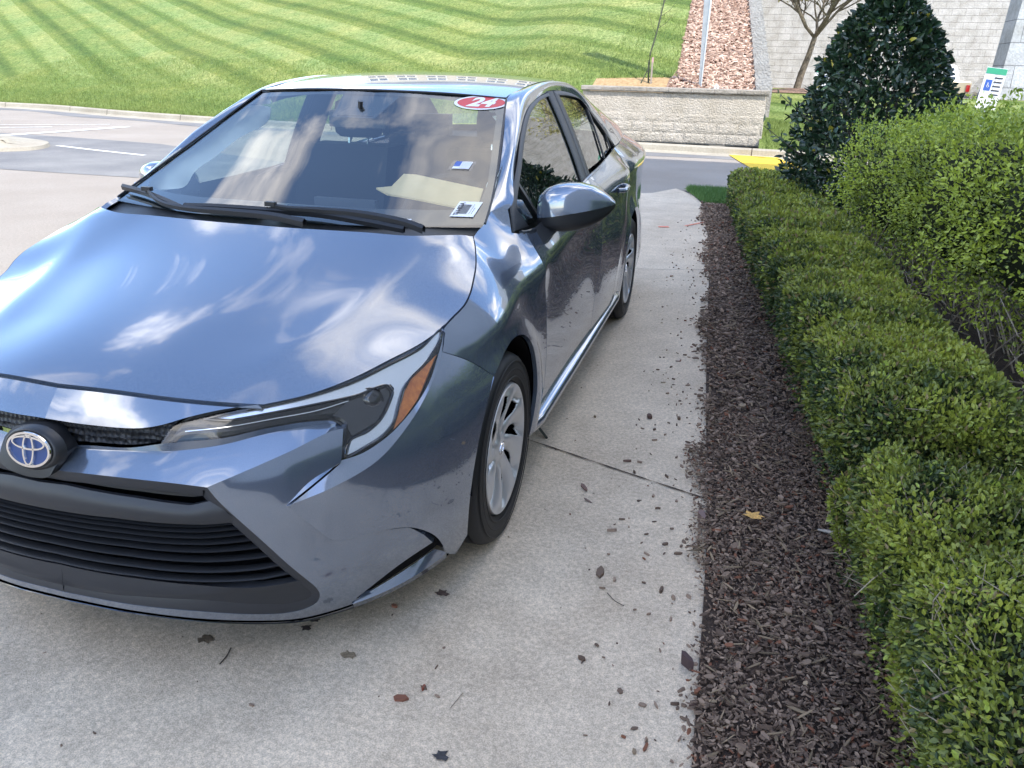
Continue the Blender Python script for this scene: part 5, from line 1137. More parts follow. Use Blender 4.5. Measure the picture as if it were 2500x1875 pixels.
g=G();g.add([(1.08,15.55-.5+.05,.018),(1.95,15.5-.5,.018),(2.45,12.9,.009),(1.62,12.4,.009)],[(0,3,2,1)]);o=g.build('yellow_marking',M['ypaint'],None,False);tag(o,kind='structure')
M['oj']=mat('orange_spray_paint',(.75,.22,.14),.7);stripe([(-4.0,5.15),(-3.35,5.35)],.025,mm=M['oj'])
def sp(P,w_,z=.017):
    P=[Vector((x,y,z)) for x,y in P];g=G();a=[];b=[]
    for i,p in enumerate(P):
        t=(P[min(i+1,len(P)-1)]-P[max(i-1,0)]).normalized();a.append(p+Vector((-t.y,t.x,0))*w_);b.append(p-Vector((-t.y,t.x,0))*w_)
    g.grid([a,b]);o=g.build('spray_mark',M['oj'],None,False);tag(o,kind='structure')
sp([(.95,7.05),(1.12,7.35)],.012);sp([(.70,6.9),(.80,6.93)],.03)
# ------------------------------------------------------------------ hill and right-hand slope
def hillz(x,y):
    d=y-float(yc(x))-.17
    if d<=0:return .135
    z=.135+.30*d
    b=max(0,min(1,(x+7)/4.2));b=b*b*(3-2*b);e=max(0,min(1,d/1.15))
    if x<1.7: z+=.58*b*e
    return z
def right_z(x,y):
    d=max(0,y-float(yc(x))-.17);return .135+ .80*min(1,d/9.)**.8*1.0+.0*x
def wallback(x):return 16.28
def hill_grid(name,x0,x1,nx,ys,mm,zf,start=None):
    V=[];F=[];kd=[];X=np.linspace(x0,x1,nx);ny=len(ys)
    for x in X:
        y0=float(yc(x))+.16 if start is None else start(x)
        for t in ys:
            y=y0+t;V.append((x,y,zf(x,y)));kd.append(y-float(yc(x)))
    for i in range(nx-1):
        for j in range(ny-1):F.append((i*ny+j,(i+1)*ny+j,(i+1)*ny+j+1,i*ny+j+1))
    o=mesh(name,V,F,mm,None,True);a=o.data.attributes.new('kd','FLOAT','POINT');a.data.foreach_set('value',np.array(kd,np.float32));return o
ysl=[0,.1,.25,.45,.7,1,1.3,1.7,2.2,3,4,6,9,13,18,24,30]
LXW=-1.93
o=hill_grid('grass_slope',-75,LXW,150,ysl,M['grass'],hillz);tag(o,kind='structure')
# piece of lawn behind the retaining wall; straw strip and red mulch beside the steps
def behind(x,y):return max(hillz(x,y),1.03 if y<17.2 else 1.03+.32*(y-17.2))
lx=lambda y:-.20-.10*max(0,(y-17.3))*.55
def wedge(name,fa,fb,mm,y0,y1,dz=0,nx=14,ny=30):
    V=[];F=[];kd=[]
    for j in range(ny):
        y=y0+(y1-y0)*(j/(ny-1))**1.3
        for i in range(nx):
            x=fa(y)+(fb(y)-fa(y))*i/(nx-1);V.append((x,y,behind(x,y)+dz));kd.append(y-15)
    for j in range(ny-1):
        for i in range(nx-1):F.append((j*nx+i,j*nx+i+1,(j+1)*nx+i+1,(j+1)*nx+i))
    o=mesh(name,V,F,mm,None,True);a=o.data.attributes.new('kd','FLOAT','POINT');a.data.foreach_set('value',np.array(kd,np.float32));tag(o,kind='structure');return o
stepx=lambda y:1.42-.068*(y-17)
wedge('lawn',lambda y:LXW,lx,M['grass'],17.35,47)
wedge('bare_soil_strip',lambda y:LXW,lambda y:-.05,M['straw'],16.25,17.40,.004,nx=10,ny=8)
wedge('mulch_slope',lambda y:lx(y)-.02 if y>17.3 else -.35,stepx,M['pink'],16.25,47,.012)
# right-hand lower slope, parking ground and far car park
V=[]
o=hill_grid('lower_lawn',1.62,26,50,[0,.1,.3,.6,1,1.6,2.5,4,6,9],M['grass'],right_z);tag(o,kind='structure')
def rz(y):return .935
g=G();g.grid([[(x,float(yc(x))+9.1,right_z(x,float(yc(x))+9.3)) for x in np.linspace(1.2,60,30)],[(x,26,.9) for x in np.linspace(1.2,60,30)],[(x,31,.0) for x in np.linspace(1.2,60,30)],[(x,70,.0) for x in np.linspace(1.2,60,30)]]);o=g.build('car_park',M['asphalt']);tag(o,kind='structure')
g=G();g.add([(1.3,29,.95),(5.0,26,.95),(5.2,31.5,.95),(1.0,33,.95)],[(0,1,2,3)]);o=g.build('mulch_bed_far',M['pink'],None,False);o.name='far_mulch_bed';tag(o,kind='structure')
g=G();g.grid([[(x,26.5,.945) for x in(1.2,3.2)],[(x,31,.945) for x in(1.1,2.9)]])
# grass strip at end of the boxwood
strip_=[(.86,9.35),(.70,9.80),(1.3,9.95),(3.6,10.0),(6,10.0),(6,8.4),(1.06,8.55)]
g=G();g.add([(x,y,.03) for x,y in strip_],[tuple(range(len(strip_)))]);o=g.build('verge',M['grass'],None,False);a=o.data.attributes.new('kd','FLOAT','POINT');a.data.foreach_set('value',np.full(len(o.data.vertices),2.,np.float32));tag(o,kind='structure')
# mulch bed
mb=[(p[0]-.01,p[1]) for p in edge if -6.2<p[1]<8.62]
mpoly=mb+[(6.0,-6),(6.0,8.6)]
g=G();g.add([(x,y,.022) for x,y in mpoly],[tuple(range(len(mpoly)))]);o=g.build('mulch_bed',M['soil'],None,False);tag(o,kind='structure')
# ------------------------------------------------------------------ bark chips
def chips(name,C_,size,ncol,zbase,mm,flatness=.22,yaw=None,tiltmax=.45,slim=1.):
    n=len(C_);r=RNG;V=np.zeros((n,12,3));ang=np.linspace(0,2*np.pi,7)[:-1]
    L=size*(.5+r.random(n)*1.3);Wd=L*(.16+.5*r.random(n)**1.5)*slim;T=L*flatness*(.5+r.random(n))
    th=r.random(n)*2*np.pi if yaw is None else yaw+r.normal(0,.7,n)
    tx=r.normal(0,tiltmax,n);ty_=r.normal(0,tiltmax*.6,n)
    for k in range(6):
        rad=.75+.5*r.random(n);x=L*rad*np.cos(ang[k])*.5;y=Wd*rad*np.sin(ang[k])*.5
        for s,zz_ in((0,T/2),(1,-T/2)):
            V[:,k+6*s,0]=x;V[:,k+6*s,1]=y;V[:,k+6*s,2]=zz_
    # rotate
    cx_,sx_=np.cos(tx)[:,None],np.sin(tx)[:,None];y,z=V[...,1].copy(),V[...,2].copy();V[...,1]=cx_*y-sx_*z;V[...,2]=sx_*y+cx_*z
    cy_,sy_=np.cos(ty_)[:,None],np.sin(ty_)[:,None];x,z=V[...,0].copy(),V[...,2].copy();V[...,0]=cy_*x+sy_*z;V[...,2]=-sy_*x+cy_*z
    ct,st=np.cos(th)[:,None],np.sin(th)[:,None];x,y=V[...,0].copy(),V[...,1].copy();V[...,0]=ct*x-st*y;V[...,1]=st*x+ct*y
    V[...,2]-=V[...,2].min(axis=1,keepdims=True)*.6
    V+=np.asarray(C_)[:,None,:];V[...,2]+=zbase
    pl=[];sz=[]
    base=np.arange(n)*12
    faces=[[0,1,2,3,4,5]]+[[(k+1)%6,k,k+6,(k+1)%6+6] for k in range(6)]
    L_=[];S2=[]
    for f in faces:L_.append(base[:,None]+np.array(f)[None,:]);S2.append(len(f))
    loops=np.concatenate([np.concatenate([a[i] for a in L_]) for i in range(n)]) if n<50 else np.hstack(L_).ravel()
    sizes=np.tile(np.array(S2),n)
    colr=ncol(n);colv=np.repeat(colr,12,axis=0);colv=np.concatenate([colv,np.ones((len(colv),1))],1)
    return fastmesh(name,V.reshape(-1,3),loops,sizes,mm,colors=colv)
def barkcol(n):
    r=RNG;a=np.array((.105,.070,.052));b=np.array((.34,.245,.18));t=(r.random(n)**1.5)[:,None];c=a*(1-t)+b*t
    m=r.random(n)<.015;c[m]=np.array((.36,.27,.18))*(.5+.5*r.random(m.sum()))[:,None]
    m=r.random(n)<.05;c[m]=np.array((.20,.085,.05));return c
pts=[]
epoly=np.array(mb);ex=lambda y:np.interp(y,epoly[::-1,1],epoly[::-1,0])
bl=lambda y:np.interp(y,[-1.5,.4,1.64,3.54,5.66,8.6],[2.05,2.02,1.99,1.86,1.66,1.36])
def bedpts(n,y0,y1,over=.06,xin=.22,p=1.):
    y=y0+(y1-y0)*RNG.random(n)**p;e=ex(y)+.035*np.sin(y*3.1)+.022*np.sin(y*9.7+1);x=e-over*RNG.random(n)**2+(bl(y)+xin-e)*RNG.random(n);z=np.full(n,0.)+.02*RNG.random(n);return np.stack([x,y,z],1)
chips('mulch_chips',bedpts(34000,-1.0,2.2),.0115,barkcol,.020,M['chip'],tiltmax=.55);tag(bpy.data.objects['mulch_chips'],kind='stuff')
o=chips('mulch_chips_mid',bedpts(20000,2.1,8.6),.019,barkcol,.020,M['chip'],tiltmax=.5);o.name='mulch_pieces';tag(o,kind='stuff')
o=chips('mulch_big',bedpts(1100,-1.0,4.5),.021,barkcol,.032,M['chip'],.2,tiltmax=.3);o.name='bark_mulch';tag(o,kind='stuff')
def strawcol(n):
    c=np.array((.27,.20,.13))*(.4+.8*RNG.random(n))[:,None];return c
o=chips('mulch_straw',bedpts(1800,-1.0,5.),.030,strawcol,.036,M['chip'],.04,tiltmax=.3,slim=.3);o.name='wood_splinters'
tag(o,kind='stuff')
# chips fallen on the drive close to the edge
y=RNG.uniform(-.8,7.5,400);x=ex(y)-.02-.30*RNG.random(400)**2.6
o=chips('drive_crumbs',np.stack([x,y,np.zeros(400)],1),.012,barkcol,.013,M['chip'],.35,tiltmax=.2);o.name='bark_crumbs';tag(o,kind='stuff')
n=300;y=RNG.uniform(-.9,6.5,n);x=RNG.uniform(-.4,1.5,n);o=chips('specks',np.stack([x,y,np.zeros(n)],1),.0055,barkcol,.012,M['chip'],.4);o.name='dirt_specks';tag(o,kind='stuff')
def lone(name,label,cat,x,y,s,colr,group=None,fl=.35,z=.013,yaw=None,elong=1.):
    st=RNG.random(3)
    o=chips(name,[(0,0,0)],s*2,lambda n:np.array([colr]*n),0,M['chip'],fl,tiltmax=.12,yaw=yaw)
    o.location=(x,y,z);o.scale=(elong,1,1);return tag(o,label,cat,group)
BG='loose bark pieces on the concrete'
lone('bark_piece','large rounded dark bark piece alone on the drive beyond the joint, nearest the sill','bark piece',1.206,2.076,.02,(.10,.06,.05),BG,.6)
lone('bark_piece','small angular bark piece on the drive between the rounded piece and the mulch edge','bark piece',1.335,2.101,.0,(.09,.055,.045),BG) if False else None
lone('bark_piece','squarish bark piece lying beside the middle of the diagonal joint','bark piece',1.176,1.605,.016,(.16,.10,.08),BG,.4)
lone('bark_piece','flat pinkish bark chip just below the diagonal joint near the front tyre','bark piece',1.055,1.332,.018,(.20,.13,.11),BG,.2)
lone('bark_piece','ragged flat bark flake below the pinkish chip near the front tyre','bark piece',1.085,1.242,.022,(.20,.14,.12),BG,.15)
lone('bark_piece','torn light brown bark flake on the far drive near the mulch','bark piece',1.261,2.889,.03,(.26,.18,.15),BG,.12)
lone('bark_piece','big grey bark lump at the mulch edge below the diagonal joint','bark piece',1.490,1.215,.02,(.19,.13,.12),BG,.4,z=.02)
lone('bark_piece','dark bark lump jutting from the mulch onto the drive, second lump from the bottom','bark piece',1.502,.457,.017,(.07,.045,.045),BG,.5,z=.016)
lone('bark_piece','brown bark lump on the drive edge, lowest of the lumps','bark piece',1.530,.317,.016,(.10,.06,.05),BG,.5,z=.016)
for i,(x,y,s) in enumerate([(1.222,1.149,.012),(1.202,1.064,.010),(1.21,.809,.018),(1.333,.961,.009),(1.31,1.022,.008),(1.335,2.101,.012),(1.401,.775,.012),(1.493,.911,.010),(1.432,.993,.01),(1.34,1.521,.012),(1.23,.731,.008),(.971,2.001,.009),(.875,.178,.007),(.917,.162,.008),(.499,0,.007),(.878,.259,.006)]):
    lone('bark_chip','tiny dark bark chip lying loose on the concrete drive','bark chip',x,y,s,tuple(barkcol(1)[0]*.9),'tiny bark chips on the concrete')
def leafshape(name,label,cat,x,y,r,colr,group=None,n=17,seed=1,z=.0145):
    rr=random.Random(seed);V=[(0,0,.001)];
    for k in range(n):
        q=2*math.pi*k/n;q2=r*(.55+.5*rr.random()+(.3 if k%3==0 else 0));V.append((q2*math.cos(q)*1.25,q2*math.sin(q),.002*rr.random()))
    g=G();g.add(V,[(0,1+k,1+(k+1)%n) for k in range(n)]);o=g.build(name,mat(name+'_mat',colr,.7,noise=[(120,3,S_(tuple(c*.6 for c in colr),tuple(c*1.3 for c in colr)))]),None,False);o.location=(x,y,z);return tag(o,label,cat,group)
LG='dead leaves on the concrete by the bumper'
leafshape('dead_leaf','dark wet leaf patch directly under the bumper lip','leaf',.212,.263,.022,(.045,.035,.03),LG,seed=2)
leafshape('dead_leaf','ragged dark leaf under the bumper, upper of the close pair','leaf',.483,.342,.015,(.05,.035,.03),LG,seed=3)
leafshape('dead_leaf','ragged dark leaf under the bumper, lower of the close pair','leaf',.481,.300,.012,(.05,.035,.03),LG,seed=4)
leafshape('dead_leaf','brown oval leaf on the drive above the curved twig','leaf',.246,.176,.018,(.12,.09,.06),LG,seed=5)
leafshape('dead_leaf','small brown leaf on the drive under the bumper corner','leaf',.781,.563,.016,(.10,.065,.05),LG,seed=6)
leafshape('dead_leaf','tan crumbled leaf on the open drive in front of the car','leaf',.641,.235,.017,(.22,.17,.11),LG,seed=7)
leafshape('dark_stain_clod','black crumpled clod at the bottom of the drive','clod',.992,-.012,.016,(.035,.035,.04),None,seed=8)
for x,y,s,i in((.672,.462,.012,1),(.833,.127,.012,2),):
    lone('red_bark_chip',('reddish bark chip on the drive close under the bumper' if i==1 else 'reddish split bark chip on the open drive'),'bark chip',x,y,s,(.20,.085,.055),None,.3)
lone('red_bark_chip','single dark red bark chip right of the split one','bark chip',.875,.178,.010,(.22,.07,.045),None,.3)
def twigobj(label,P,r,colr,z=.016,name='twig'):
    g=G();g.tube(cr([(x,y,z+(q[0] if q else 0)) for x,y,*q in P],.01),r,6);o=g.build(name,mat('twig_mat',colr,.8));return tag(o,label,'twig')
twigobj('curved dark twig lying on the drive in front of the bumper',[(.333,.164),(.341,.133),(.342,.101)],.0018,(.05,.04,.035))
twigobj('thin straight straw on the drive below the wheel',[(.975,.19),(.963,.133)],.001,(.22,.17,.12))
twigobj('thin forked dark twig on the drive beside the mulch',[(1.248,.711),(1.276,.679),(1.305,.663)],.0012,(.06,.045,.04))
twigobj('dark stick lying against the concrete behind the front tyre',[(.731,1.827,.02),(.776,1.765,.01),(.819,1.71,0)],.006,(.05,.055,.05),.018)
g=G();g.tube(cr([(1.868,1.228,.05),(1.92,1.215,.055),(1.975,1.205,.06)],.01),[.003+.004*math.sin(math.pi*k/11) for k in range(len(cr([(1.868,1.228,.05),(1.92,1.215,.055),(1.975,1.205,.06)],.01)))],6);o=g.build('stick',mat('grey_stick',(.42,.38,.34),.8));tag(o,'pale grey split stick on the mulch touching the boxwood','stick')
leafshape('fallen_leaf','orange curled leaf lying on the mulch beside the boxwood','leaf',1.66,1.235,.028,(.62,.36,.10),None,seed=9,z=.062)
# ------------------------------------------------------------------ leaves
def leafcloud(P_,Nrm,L,aspect,colors,name,mm,parent=None,droop=.25,spread=.9):
    "P (n,3) leaf bases, Nrm outward directions: folded diamond leaf of 2 quads"
    n=len(P_);r=RNG
    d=Nrm+r.normal(0,spread,(n,3));d/=np.linalg.norm(d,axis=1,keepdims=True)
    up=r.normal(0,1,(n,3))+Nrm*.8;s=np.cross(d,up);s/=np.maximum(np.linalg.norm(s,axis=1,keepdims=True),1e-6);u=np.cross(s,d)
    L=L*(.6+.7*r.random(n));L=L[:,None];W_=L*aspect*.5
    b=P_;t=P_+d*L;m1=P_+d*L*.42
    l=m1+s*W_+u*W_*.35;q=m1-s*W_+u*W_*.35;l2=P_+d*L*.78+s*W_*.62+u*W_*.2;q2=P_+d*L*.78-s*W_*.62+u*W_*.2
    V=np.stack([b,q,q2,t,l2,l],1).reshape(-1,3)
    base=np.arange(n)*6;loops=np.stack([base,base+1,base+2,base+3,base,base+3,base+4,base+5],1).ravel();sizes=np.full(2*n,4)
    c=np.repeat(colors,6,axis=0);c=np.concatenate([c,np.ones((len(c),1))],1)
    return fastmesh(name,V,loops,sizes,mm,parent,smooth=False,colors=c)
def mixc(a,b,t):return np.array(a)*(1-t)[:,None]+np.array(b)*t[:,None]
def vnoise(P_,s,seed=0):
    q=P_*s;return (np.sin(q[:,0]*1.7+seed)+np.sin(q[:,1]*2.3+seed*1.3+q[:,0])+np.sin(q[:,2]*2.9+seed*2.1+q[:,1]*.7)+np.sin(q[:,0]*3.1-q[:,1]*2.7+q[:,2]*1.9+seed))/4
M['hcore']=mat('hedge_inner_shade',(.018,.022,.010),.95,spec=.1)  # near-black colour stands for the shade inside the bushes
# ---- boxwood hedge: separate clipped bushes
Lx=lambda y:np.interp(y,[-1.5,0,1.1,2.1,3.2,5,7,8.7],[1.90,1.875,1.835,1.755,1.67,1.50,1.33,1.28])
Wd=lambda y:np.interp(y,[-1.5,1.4,2.8,4.6,8.7],[.60,.58,.62,.74,.95])
Ht=.60
bounds=[-1.25,-.42,.30,.86,1.02,1.95,3.0,4.05,5.15,6.35,7.45,8.62]
def superpt(n,p=4.):
    d=RNG.normal(size=(n,3));d/=np.max(np.abs(d),axis=1,keepdims=True);d[:,2]=np.abs(d[:,2])*np.where(RNG.random(n)<.93,1,-1)
    k=(np.abs(d)**p).sum(1)**(-1/p);s=d*k[:,None];g_=np.sign(s)*np.abs(s)**(p-1);return s,g_
def boxbush(y0,y1,label,idx,lab2=None):
    yc_=(y0+y1)/2;hy=(y1-y0)/2+.04;xl=float(Lx(yc_));wx=float(Wd(yc_))/2;xc=xl+wx
    h=float(np.interp(yc_,[2.5,8.4],[.60,.44]))*(1+.03*math.sin(idx*2.1))*(.66 if idx==3 else 1);ctr=np.array((xc,yc_,h*.5));half=np.array((wx,hy,h*.5))
    dist=max(.9,yc_+1.34);lf=np.clip(.0085+.0036*dist,.0135,.035)
    area=2*hy*2*wx+4*hy*h+2*wx*h;n=int(area/(lf*lf*.42)*1.45*2.2);n=min(n,42000)
    s,nn=superpt(n,5.);P_=ctr+s*half;nn=nn/half;nn/=np.linalg.norm(nn,axis=1,keepdims=True)
    # shear the side along the kerb line
    slope=(float(Lx(y1))-float(Lx(y0)))/(y1-y0);P_[:,0]+=slope*(P_[:,1]-yc_)
    P_[:,0]+=np.where(P_[:,0]<xc,.10*(1-np.clip(P_[:,2]/h,0,1))**1.4,0)
    bump=.022*vnoise(P_,9,idx)+.012*vnoise(P_,25,idx*3);dep=RNG.random(n)**1.5*.095
    P_=P_+nn*(bump-dep)[:,None]
    keep=P_[:,2]>.03
    if idx<5: keep&=~((vnoise(P_,8,idx*1.7+2)>.42)&(RNG.random(n)<.6))
    thin=vnoise(P_,7,idx+5)
    if idx in(2,3):keep&=~((P_[:,1]>.72)&(P_[:,1]<1.10)&(P_[:,0]>xc-.16)&(P_[:,2]>.22)&(RNG.random(n)<.93))
    P_=P_[keep];nn=nn[keep];dep=dep[keep];n=len(P_)
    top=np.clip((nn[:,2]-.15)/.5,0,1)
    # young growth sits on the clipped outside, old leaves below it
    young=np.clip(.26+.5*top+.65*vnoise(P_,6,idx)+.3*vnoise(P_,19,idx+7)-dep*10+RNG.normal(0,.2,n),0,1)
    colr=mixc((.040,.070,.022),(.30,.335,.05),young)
    m=RNG.random(n)<.05;colr[m]=np.array((.26,.20,.09))*(.6+.6*RNG.random(m.sum()))[:,None]
    m=RNG.random(n)<.06;colr[m]=np.array((.30,.38,.06))
    root=empty('boxwood_bush',(xc,yc_,0));tag(root,label,'bush','clipped boxwood bushes along the mulch')
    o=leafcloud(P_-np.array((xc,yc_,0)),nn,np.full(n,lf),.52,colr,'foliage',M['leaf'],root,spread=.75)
    # near-black core, shade of the interior put into its colour
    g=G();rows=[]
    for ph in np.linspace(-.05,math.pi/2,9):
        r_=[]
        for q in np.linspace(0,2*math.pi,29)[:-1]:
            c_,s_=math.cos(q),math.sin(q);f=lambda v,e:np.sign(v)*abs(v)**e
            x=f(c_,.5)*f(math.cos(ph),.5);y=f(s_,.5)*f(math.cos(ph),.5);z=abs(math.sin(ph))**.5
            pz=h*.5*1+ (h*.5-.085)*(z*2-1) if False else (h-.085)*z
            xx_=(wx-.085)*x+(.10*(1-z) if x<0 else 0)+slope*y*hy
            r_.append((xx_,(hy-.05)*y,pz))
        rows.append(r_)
    g.grid(rows,closed=True);g.build('stems_or_dark_core',M['hcore'],root)
    # bare twigs poking out
    g=G();k=90 if idx<5 else (26 if idx<8 else 0)
    if idx in(0,1):k=330
    if idx in(2,3,4):k=260
    for _ in range(k):
        i=RNG.integers(n);p=P_[i]-np.array((xc,yc_,0))
        if idx<=1 and RNG.random()<.6: d=np.array((-.55,.55,.45))+RNG.normal(0,.25,3)
        else:d=nn[i]+RNG.normal(0,.55,3)+np.array((0,0,.3))
        d/=np.linalg.norm(d);l_=.05+.10*RNG.random();a=p-d*l_*.85;b=p+d*l_*.22
        mid=(a+b)/2+RNG.normal(0,.006,3);g.tube([a,mid,b],[.0016,.0013,.0008],4,cap=False)
    if idx in(2,3):
        for _ in range(120):
            a=np.array((RNG.uniform(-.1,wx)*1.0,RNG.uniform(.70,1.12)-yc_,RNG.uniform(.12,.30)));b=a+np.array((RNG.normal(0,.08),RNG.normal(0,.07),RNG.uniform(.08,.24)));g.tube([a,(a+b)/2+RNG.normal(0,.012,3),b],[.0022,.0018,.001],4,cap=False)
    if k:g.build('twigs',M['twig'],root)
LB=['sparse boxwood with bare clipped twigs at the bottom right corner of the photo','twiggy boxwood bush second from the bottom of the hedge row','boxwood bush on the near side of the bare twiggy hollow','narrow woody boxwood plant inside the bare hollow','boxwood bush just beyond the bare hollow, dark scorched top','boxwood bush level with the joint between drive slabs, bright top','long boxwood bush beside the front door of the car','boxwood bush level with the rear door, third from the road','boxwood bush with a dark notch in its side','boxwood bush in front of the holly, second from the road','olive boxwood bush at the road end of the hedge row']
for i in range(len(bounds)-1):
    y0,y1=bounds[i],bounds[i+1]
    boxbush(y0,y1,LB[i],i)
# ---- tall pale hedge: blobby shrubs
def shrub(name,label,cat,cx_,cy_,rx,ry,h,n,lf,ca,cb,seed,group=None,clump=.55,lump=.16,asp=.5,spr=.9,base=.05,trunk=True,zmin=.05,gapk=0.,shell=.35,shape=2.4,lighter_top=True,cor=.72):
    root=empty(name,(cx_,cy_,0));tag(root,label,cat,group)
    d=RNG.normal(size=(n,3));d/=np.linalg.norm(d,axis=1,keepdims=True);k=(np.abs(d)**shape).sum(1)**(-1/shape);s=d*k[:,None]
    rad=1-RNG.random(n)**1.6*shell
    half=np.array((rx,ry,h/2));P_=s*half
    lumpv=lump*vnoise(P_,2.6/max(rx,.5),seed)+lump*.6*vnoise(P_,7/max(rx,.5),seed*2)
    P_=P_*(rad+lumpv)[:,None];P_[:,2]+=h/2+base
    nn=s/half;nn/=np.linalg.norm(nn,axis=1,keepdims=True)
    keep=P_[:,2]>zmin
    if gapk: keep&=(vnoise(P_,11/max(rx,.5),seed+9)>-.35-.0*gapk)|(RNG.random(n)>gapk)
    P_=P_[keep];nn=nn[keep];rad=rad[keep];n=len(P_)
    t=np.clip(clump+.55*vnoise(P_,6,seed+2)+(.35*(rad-.8)/.2)+RNG.normal(0,.16,n)+(.25*(P_[:,2]/h-.5) if lighter_top else 0),0,1)  # leaf tone lighter towards the outside and the top
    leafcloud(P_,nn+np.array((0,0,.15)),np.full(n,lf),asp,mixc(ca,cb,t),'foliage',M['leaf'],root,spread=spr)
    g=G();rows=[]
    for ph in np.linspace(-1.35,1.45,9):
        r_=[]
        for q in np.linspace(0,2*math.pi,21)[:-1]:
            v=np.array([(math.cos(q)*math.cos(ph)),math.sin(q)*math.cos(ph),math.sin(ph)]);kk_=(np.abs(v)**shape).sum()**(-1/shape);r_.append(tuple(v*kk_*half*cor+np.array((0,0,h/2+base))))
        rows.append(r_)
    g.grid(rows,closed=True);g.build('stems_or_dark_core',M['hcore'],root)  # dark core, coloured as the shaded interior
    return root
PH='tall pale green hedge shrubs behind the boxwood'
ph=[(2.98,5.75,.80,.80,1.10,'pale feathery shrub at the far end of the tall hedge, overlapping the holly'),(3.18,4.55,.80,.85,1.22,'pale green tall shrub second from the far end of the tall hedge'),(3.33,3.35,.80,.85,1.32,'pale green tall shrub in the middle of the tall hedge at the right edge'),(3.50,2.15,.80,.85,1.28,'pale green tall shrub with bare twigs low down, nearest but one to the camera'),(3.57,.95,.80,.85,1.30,'pale green tall shrub nearest the camera, dark and open at its base')]
for i,(x,y,rx,ry,h,lb) in enumerate(ph):
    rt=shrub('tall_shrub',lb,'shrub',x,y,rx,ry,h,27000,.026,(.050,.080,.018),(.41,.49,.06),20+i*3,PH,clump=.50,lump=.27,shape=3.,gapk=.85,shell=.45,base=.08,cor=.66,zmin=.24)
    g=G()
    for _ in range(70):
        a=np.array((RNG.uniform(-rx*.85,-rx*.1),RNG.uniform(-ry,ry),RNG.uniform(.0,.25)));b=a+np.array((RNG.normal(-.06,.12),RNG.normal(0,.2),RNG.uniform(.10,.38)))
        g.tube([a,(a+b)/2+RNG.normal(0,.03,3),b],[.005,.004,.002],4,cap=False)
    # feathery shoots on top
    g.build('twigs',M['twig'],rt)
    sh=[];sn=[]
    for _ in range(70):
        a=np.array((RNG.uniform(-rx*.9,rx*.8),RNG.uniform(-ry*.9,ry*.9),h*.93));d=np.array((RNG.normal(-.25,.45),RNG.normal(0,.5),1.));d/=np.linalg.norm(d)
        L_=.08+.20*RNG.random()
        for k in range(12):
            sh.append(a+d*L_*k/12+RNG.normal(0,.01,3));sn.append(d*.4+RNG.normal(0,.6,3))
    sh=np.array(sh);sn=np.array(sn);sn/=np.linalg.norm(sn,axis=1,keepdims=True);leafcloud(sh,sn,np.full(len(sh),.032),.5,mixc((.14,.20,.03),(.32,.42,.06),RNG.random(len(sh))),'shoots',M['leaf'],rt)
# ---- dark holly
hx,hy_=2.56,7.15
hroot=empty('holly_bush',(hx,hy_,0));tag(hroot,'tall dark glossy evergreen holly narrowing to its top, above the boxwoods','bush')
n=17000;u=RNG.random(n)**.62;z=.12+2.1*(1-u)**1.0
z=.10+2.06*RNG.random(n);prof=np.interp(z,[0,.3,.9,1.08,1.345,1.66,1.95,2.13,2.25,2.3],[.68,.74,.75,.71,.60,.48,.31,.15,.05,.02])
th=RNG.random(n)*2*np.pi;rr=1-RNG.random(n)**1.5*.45;P_=np.stack([np.cos(th)*prof*rr,np.sin(th)*prof*rr,z],1)
P_[:,:2]*=(1+.16*vnoise(P_,4,3)+.10*vnoise(P_,9,8))[:,None];nn=np.stack([np.cos(th),np.sin(th),np.full(n,.35)],1);nn/=np.linalg.norm(nn,axis=1,keepdims=True)
keep=(vnoise(P_,8,5)>-.42)|(RNG.random(n)<.35);P_=P_[keep];nn=nn[keep];n=len(P_)
cc_=mixc((.012,.030,.016),(.045,.085,.040),RNG.random(n)**1.3);m=RNG.random(n)<.008;cc_[m]=np.array((.42,.36,.05));m=RNG.random(n)<.03;cc_[m]=np.array((.10,.17,.04))
M['holly']=tintmat('holly_leaf',.28,.6,.08);leafcloud(P_,nn,np.full(n,.068),.52,cc_,'foliage',M['holly'],hroot,spread=.85)
g=G()
for k in range(14):
    q=2*math.pi*k/14;h_=1.2+.8*RNG.random();g.tube([(0,0,0),(.12*math.cos(q),.12*math.sin(q),.5),(.35*math.cos(q),.35*math.sin(q),h_)],[.03,.02,.006],5,cap=False)
for (a,b) in(((-.5,-.3,1.0),(-.86,-.45,1.28)),((-.6,-.2,.75),(-.98,-.4,1.02)),((.1,-.1,2.1),(.32,-.1,2.45)),((.0,0,2.1),(.05,.1,2.5))):
    g.tube([a,b],[.006,.003],4,cap=False);a=np.array(a);b=np.array(b)
    Pp=np.array([a+(b-a)*t for t in np.linspace(.3,1,16)])+RNG.normal(0,.02,(16,3));leafcloud(Pp,RNG.normal(0,.6,(16,3))+np.array((-.2,0,.4)),np.full(16,.07),.5,mixc((.02,.05,.02),(.06,.11,.05),RNG.random(16)),'shoot_leaves',M['holly'],hroot)
g.build('stems_or_dark_core',mat('holly_wood',(.10,.085,.07),.8),hroot)
g=G();rows=[]
for z_ in(.15,.6,1.1,1.5,1.8):
    r_=float(np.interp(z_,[0,.3,.9,1.3,1.7,2.0],[.74,.82,.80,.72,.58,.42]))*.42;rows.append([(r_*math.cos(q),r_*math.sin(q),z_) for q in np.linspace(0,2*math.pi,15)[:-1]])
g.grid(rows,closed=True);g.build('inner_shade',M['hcore'],hroot) if False else None
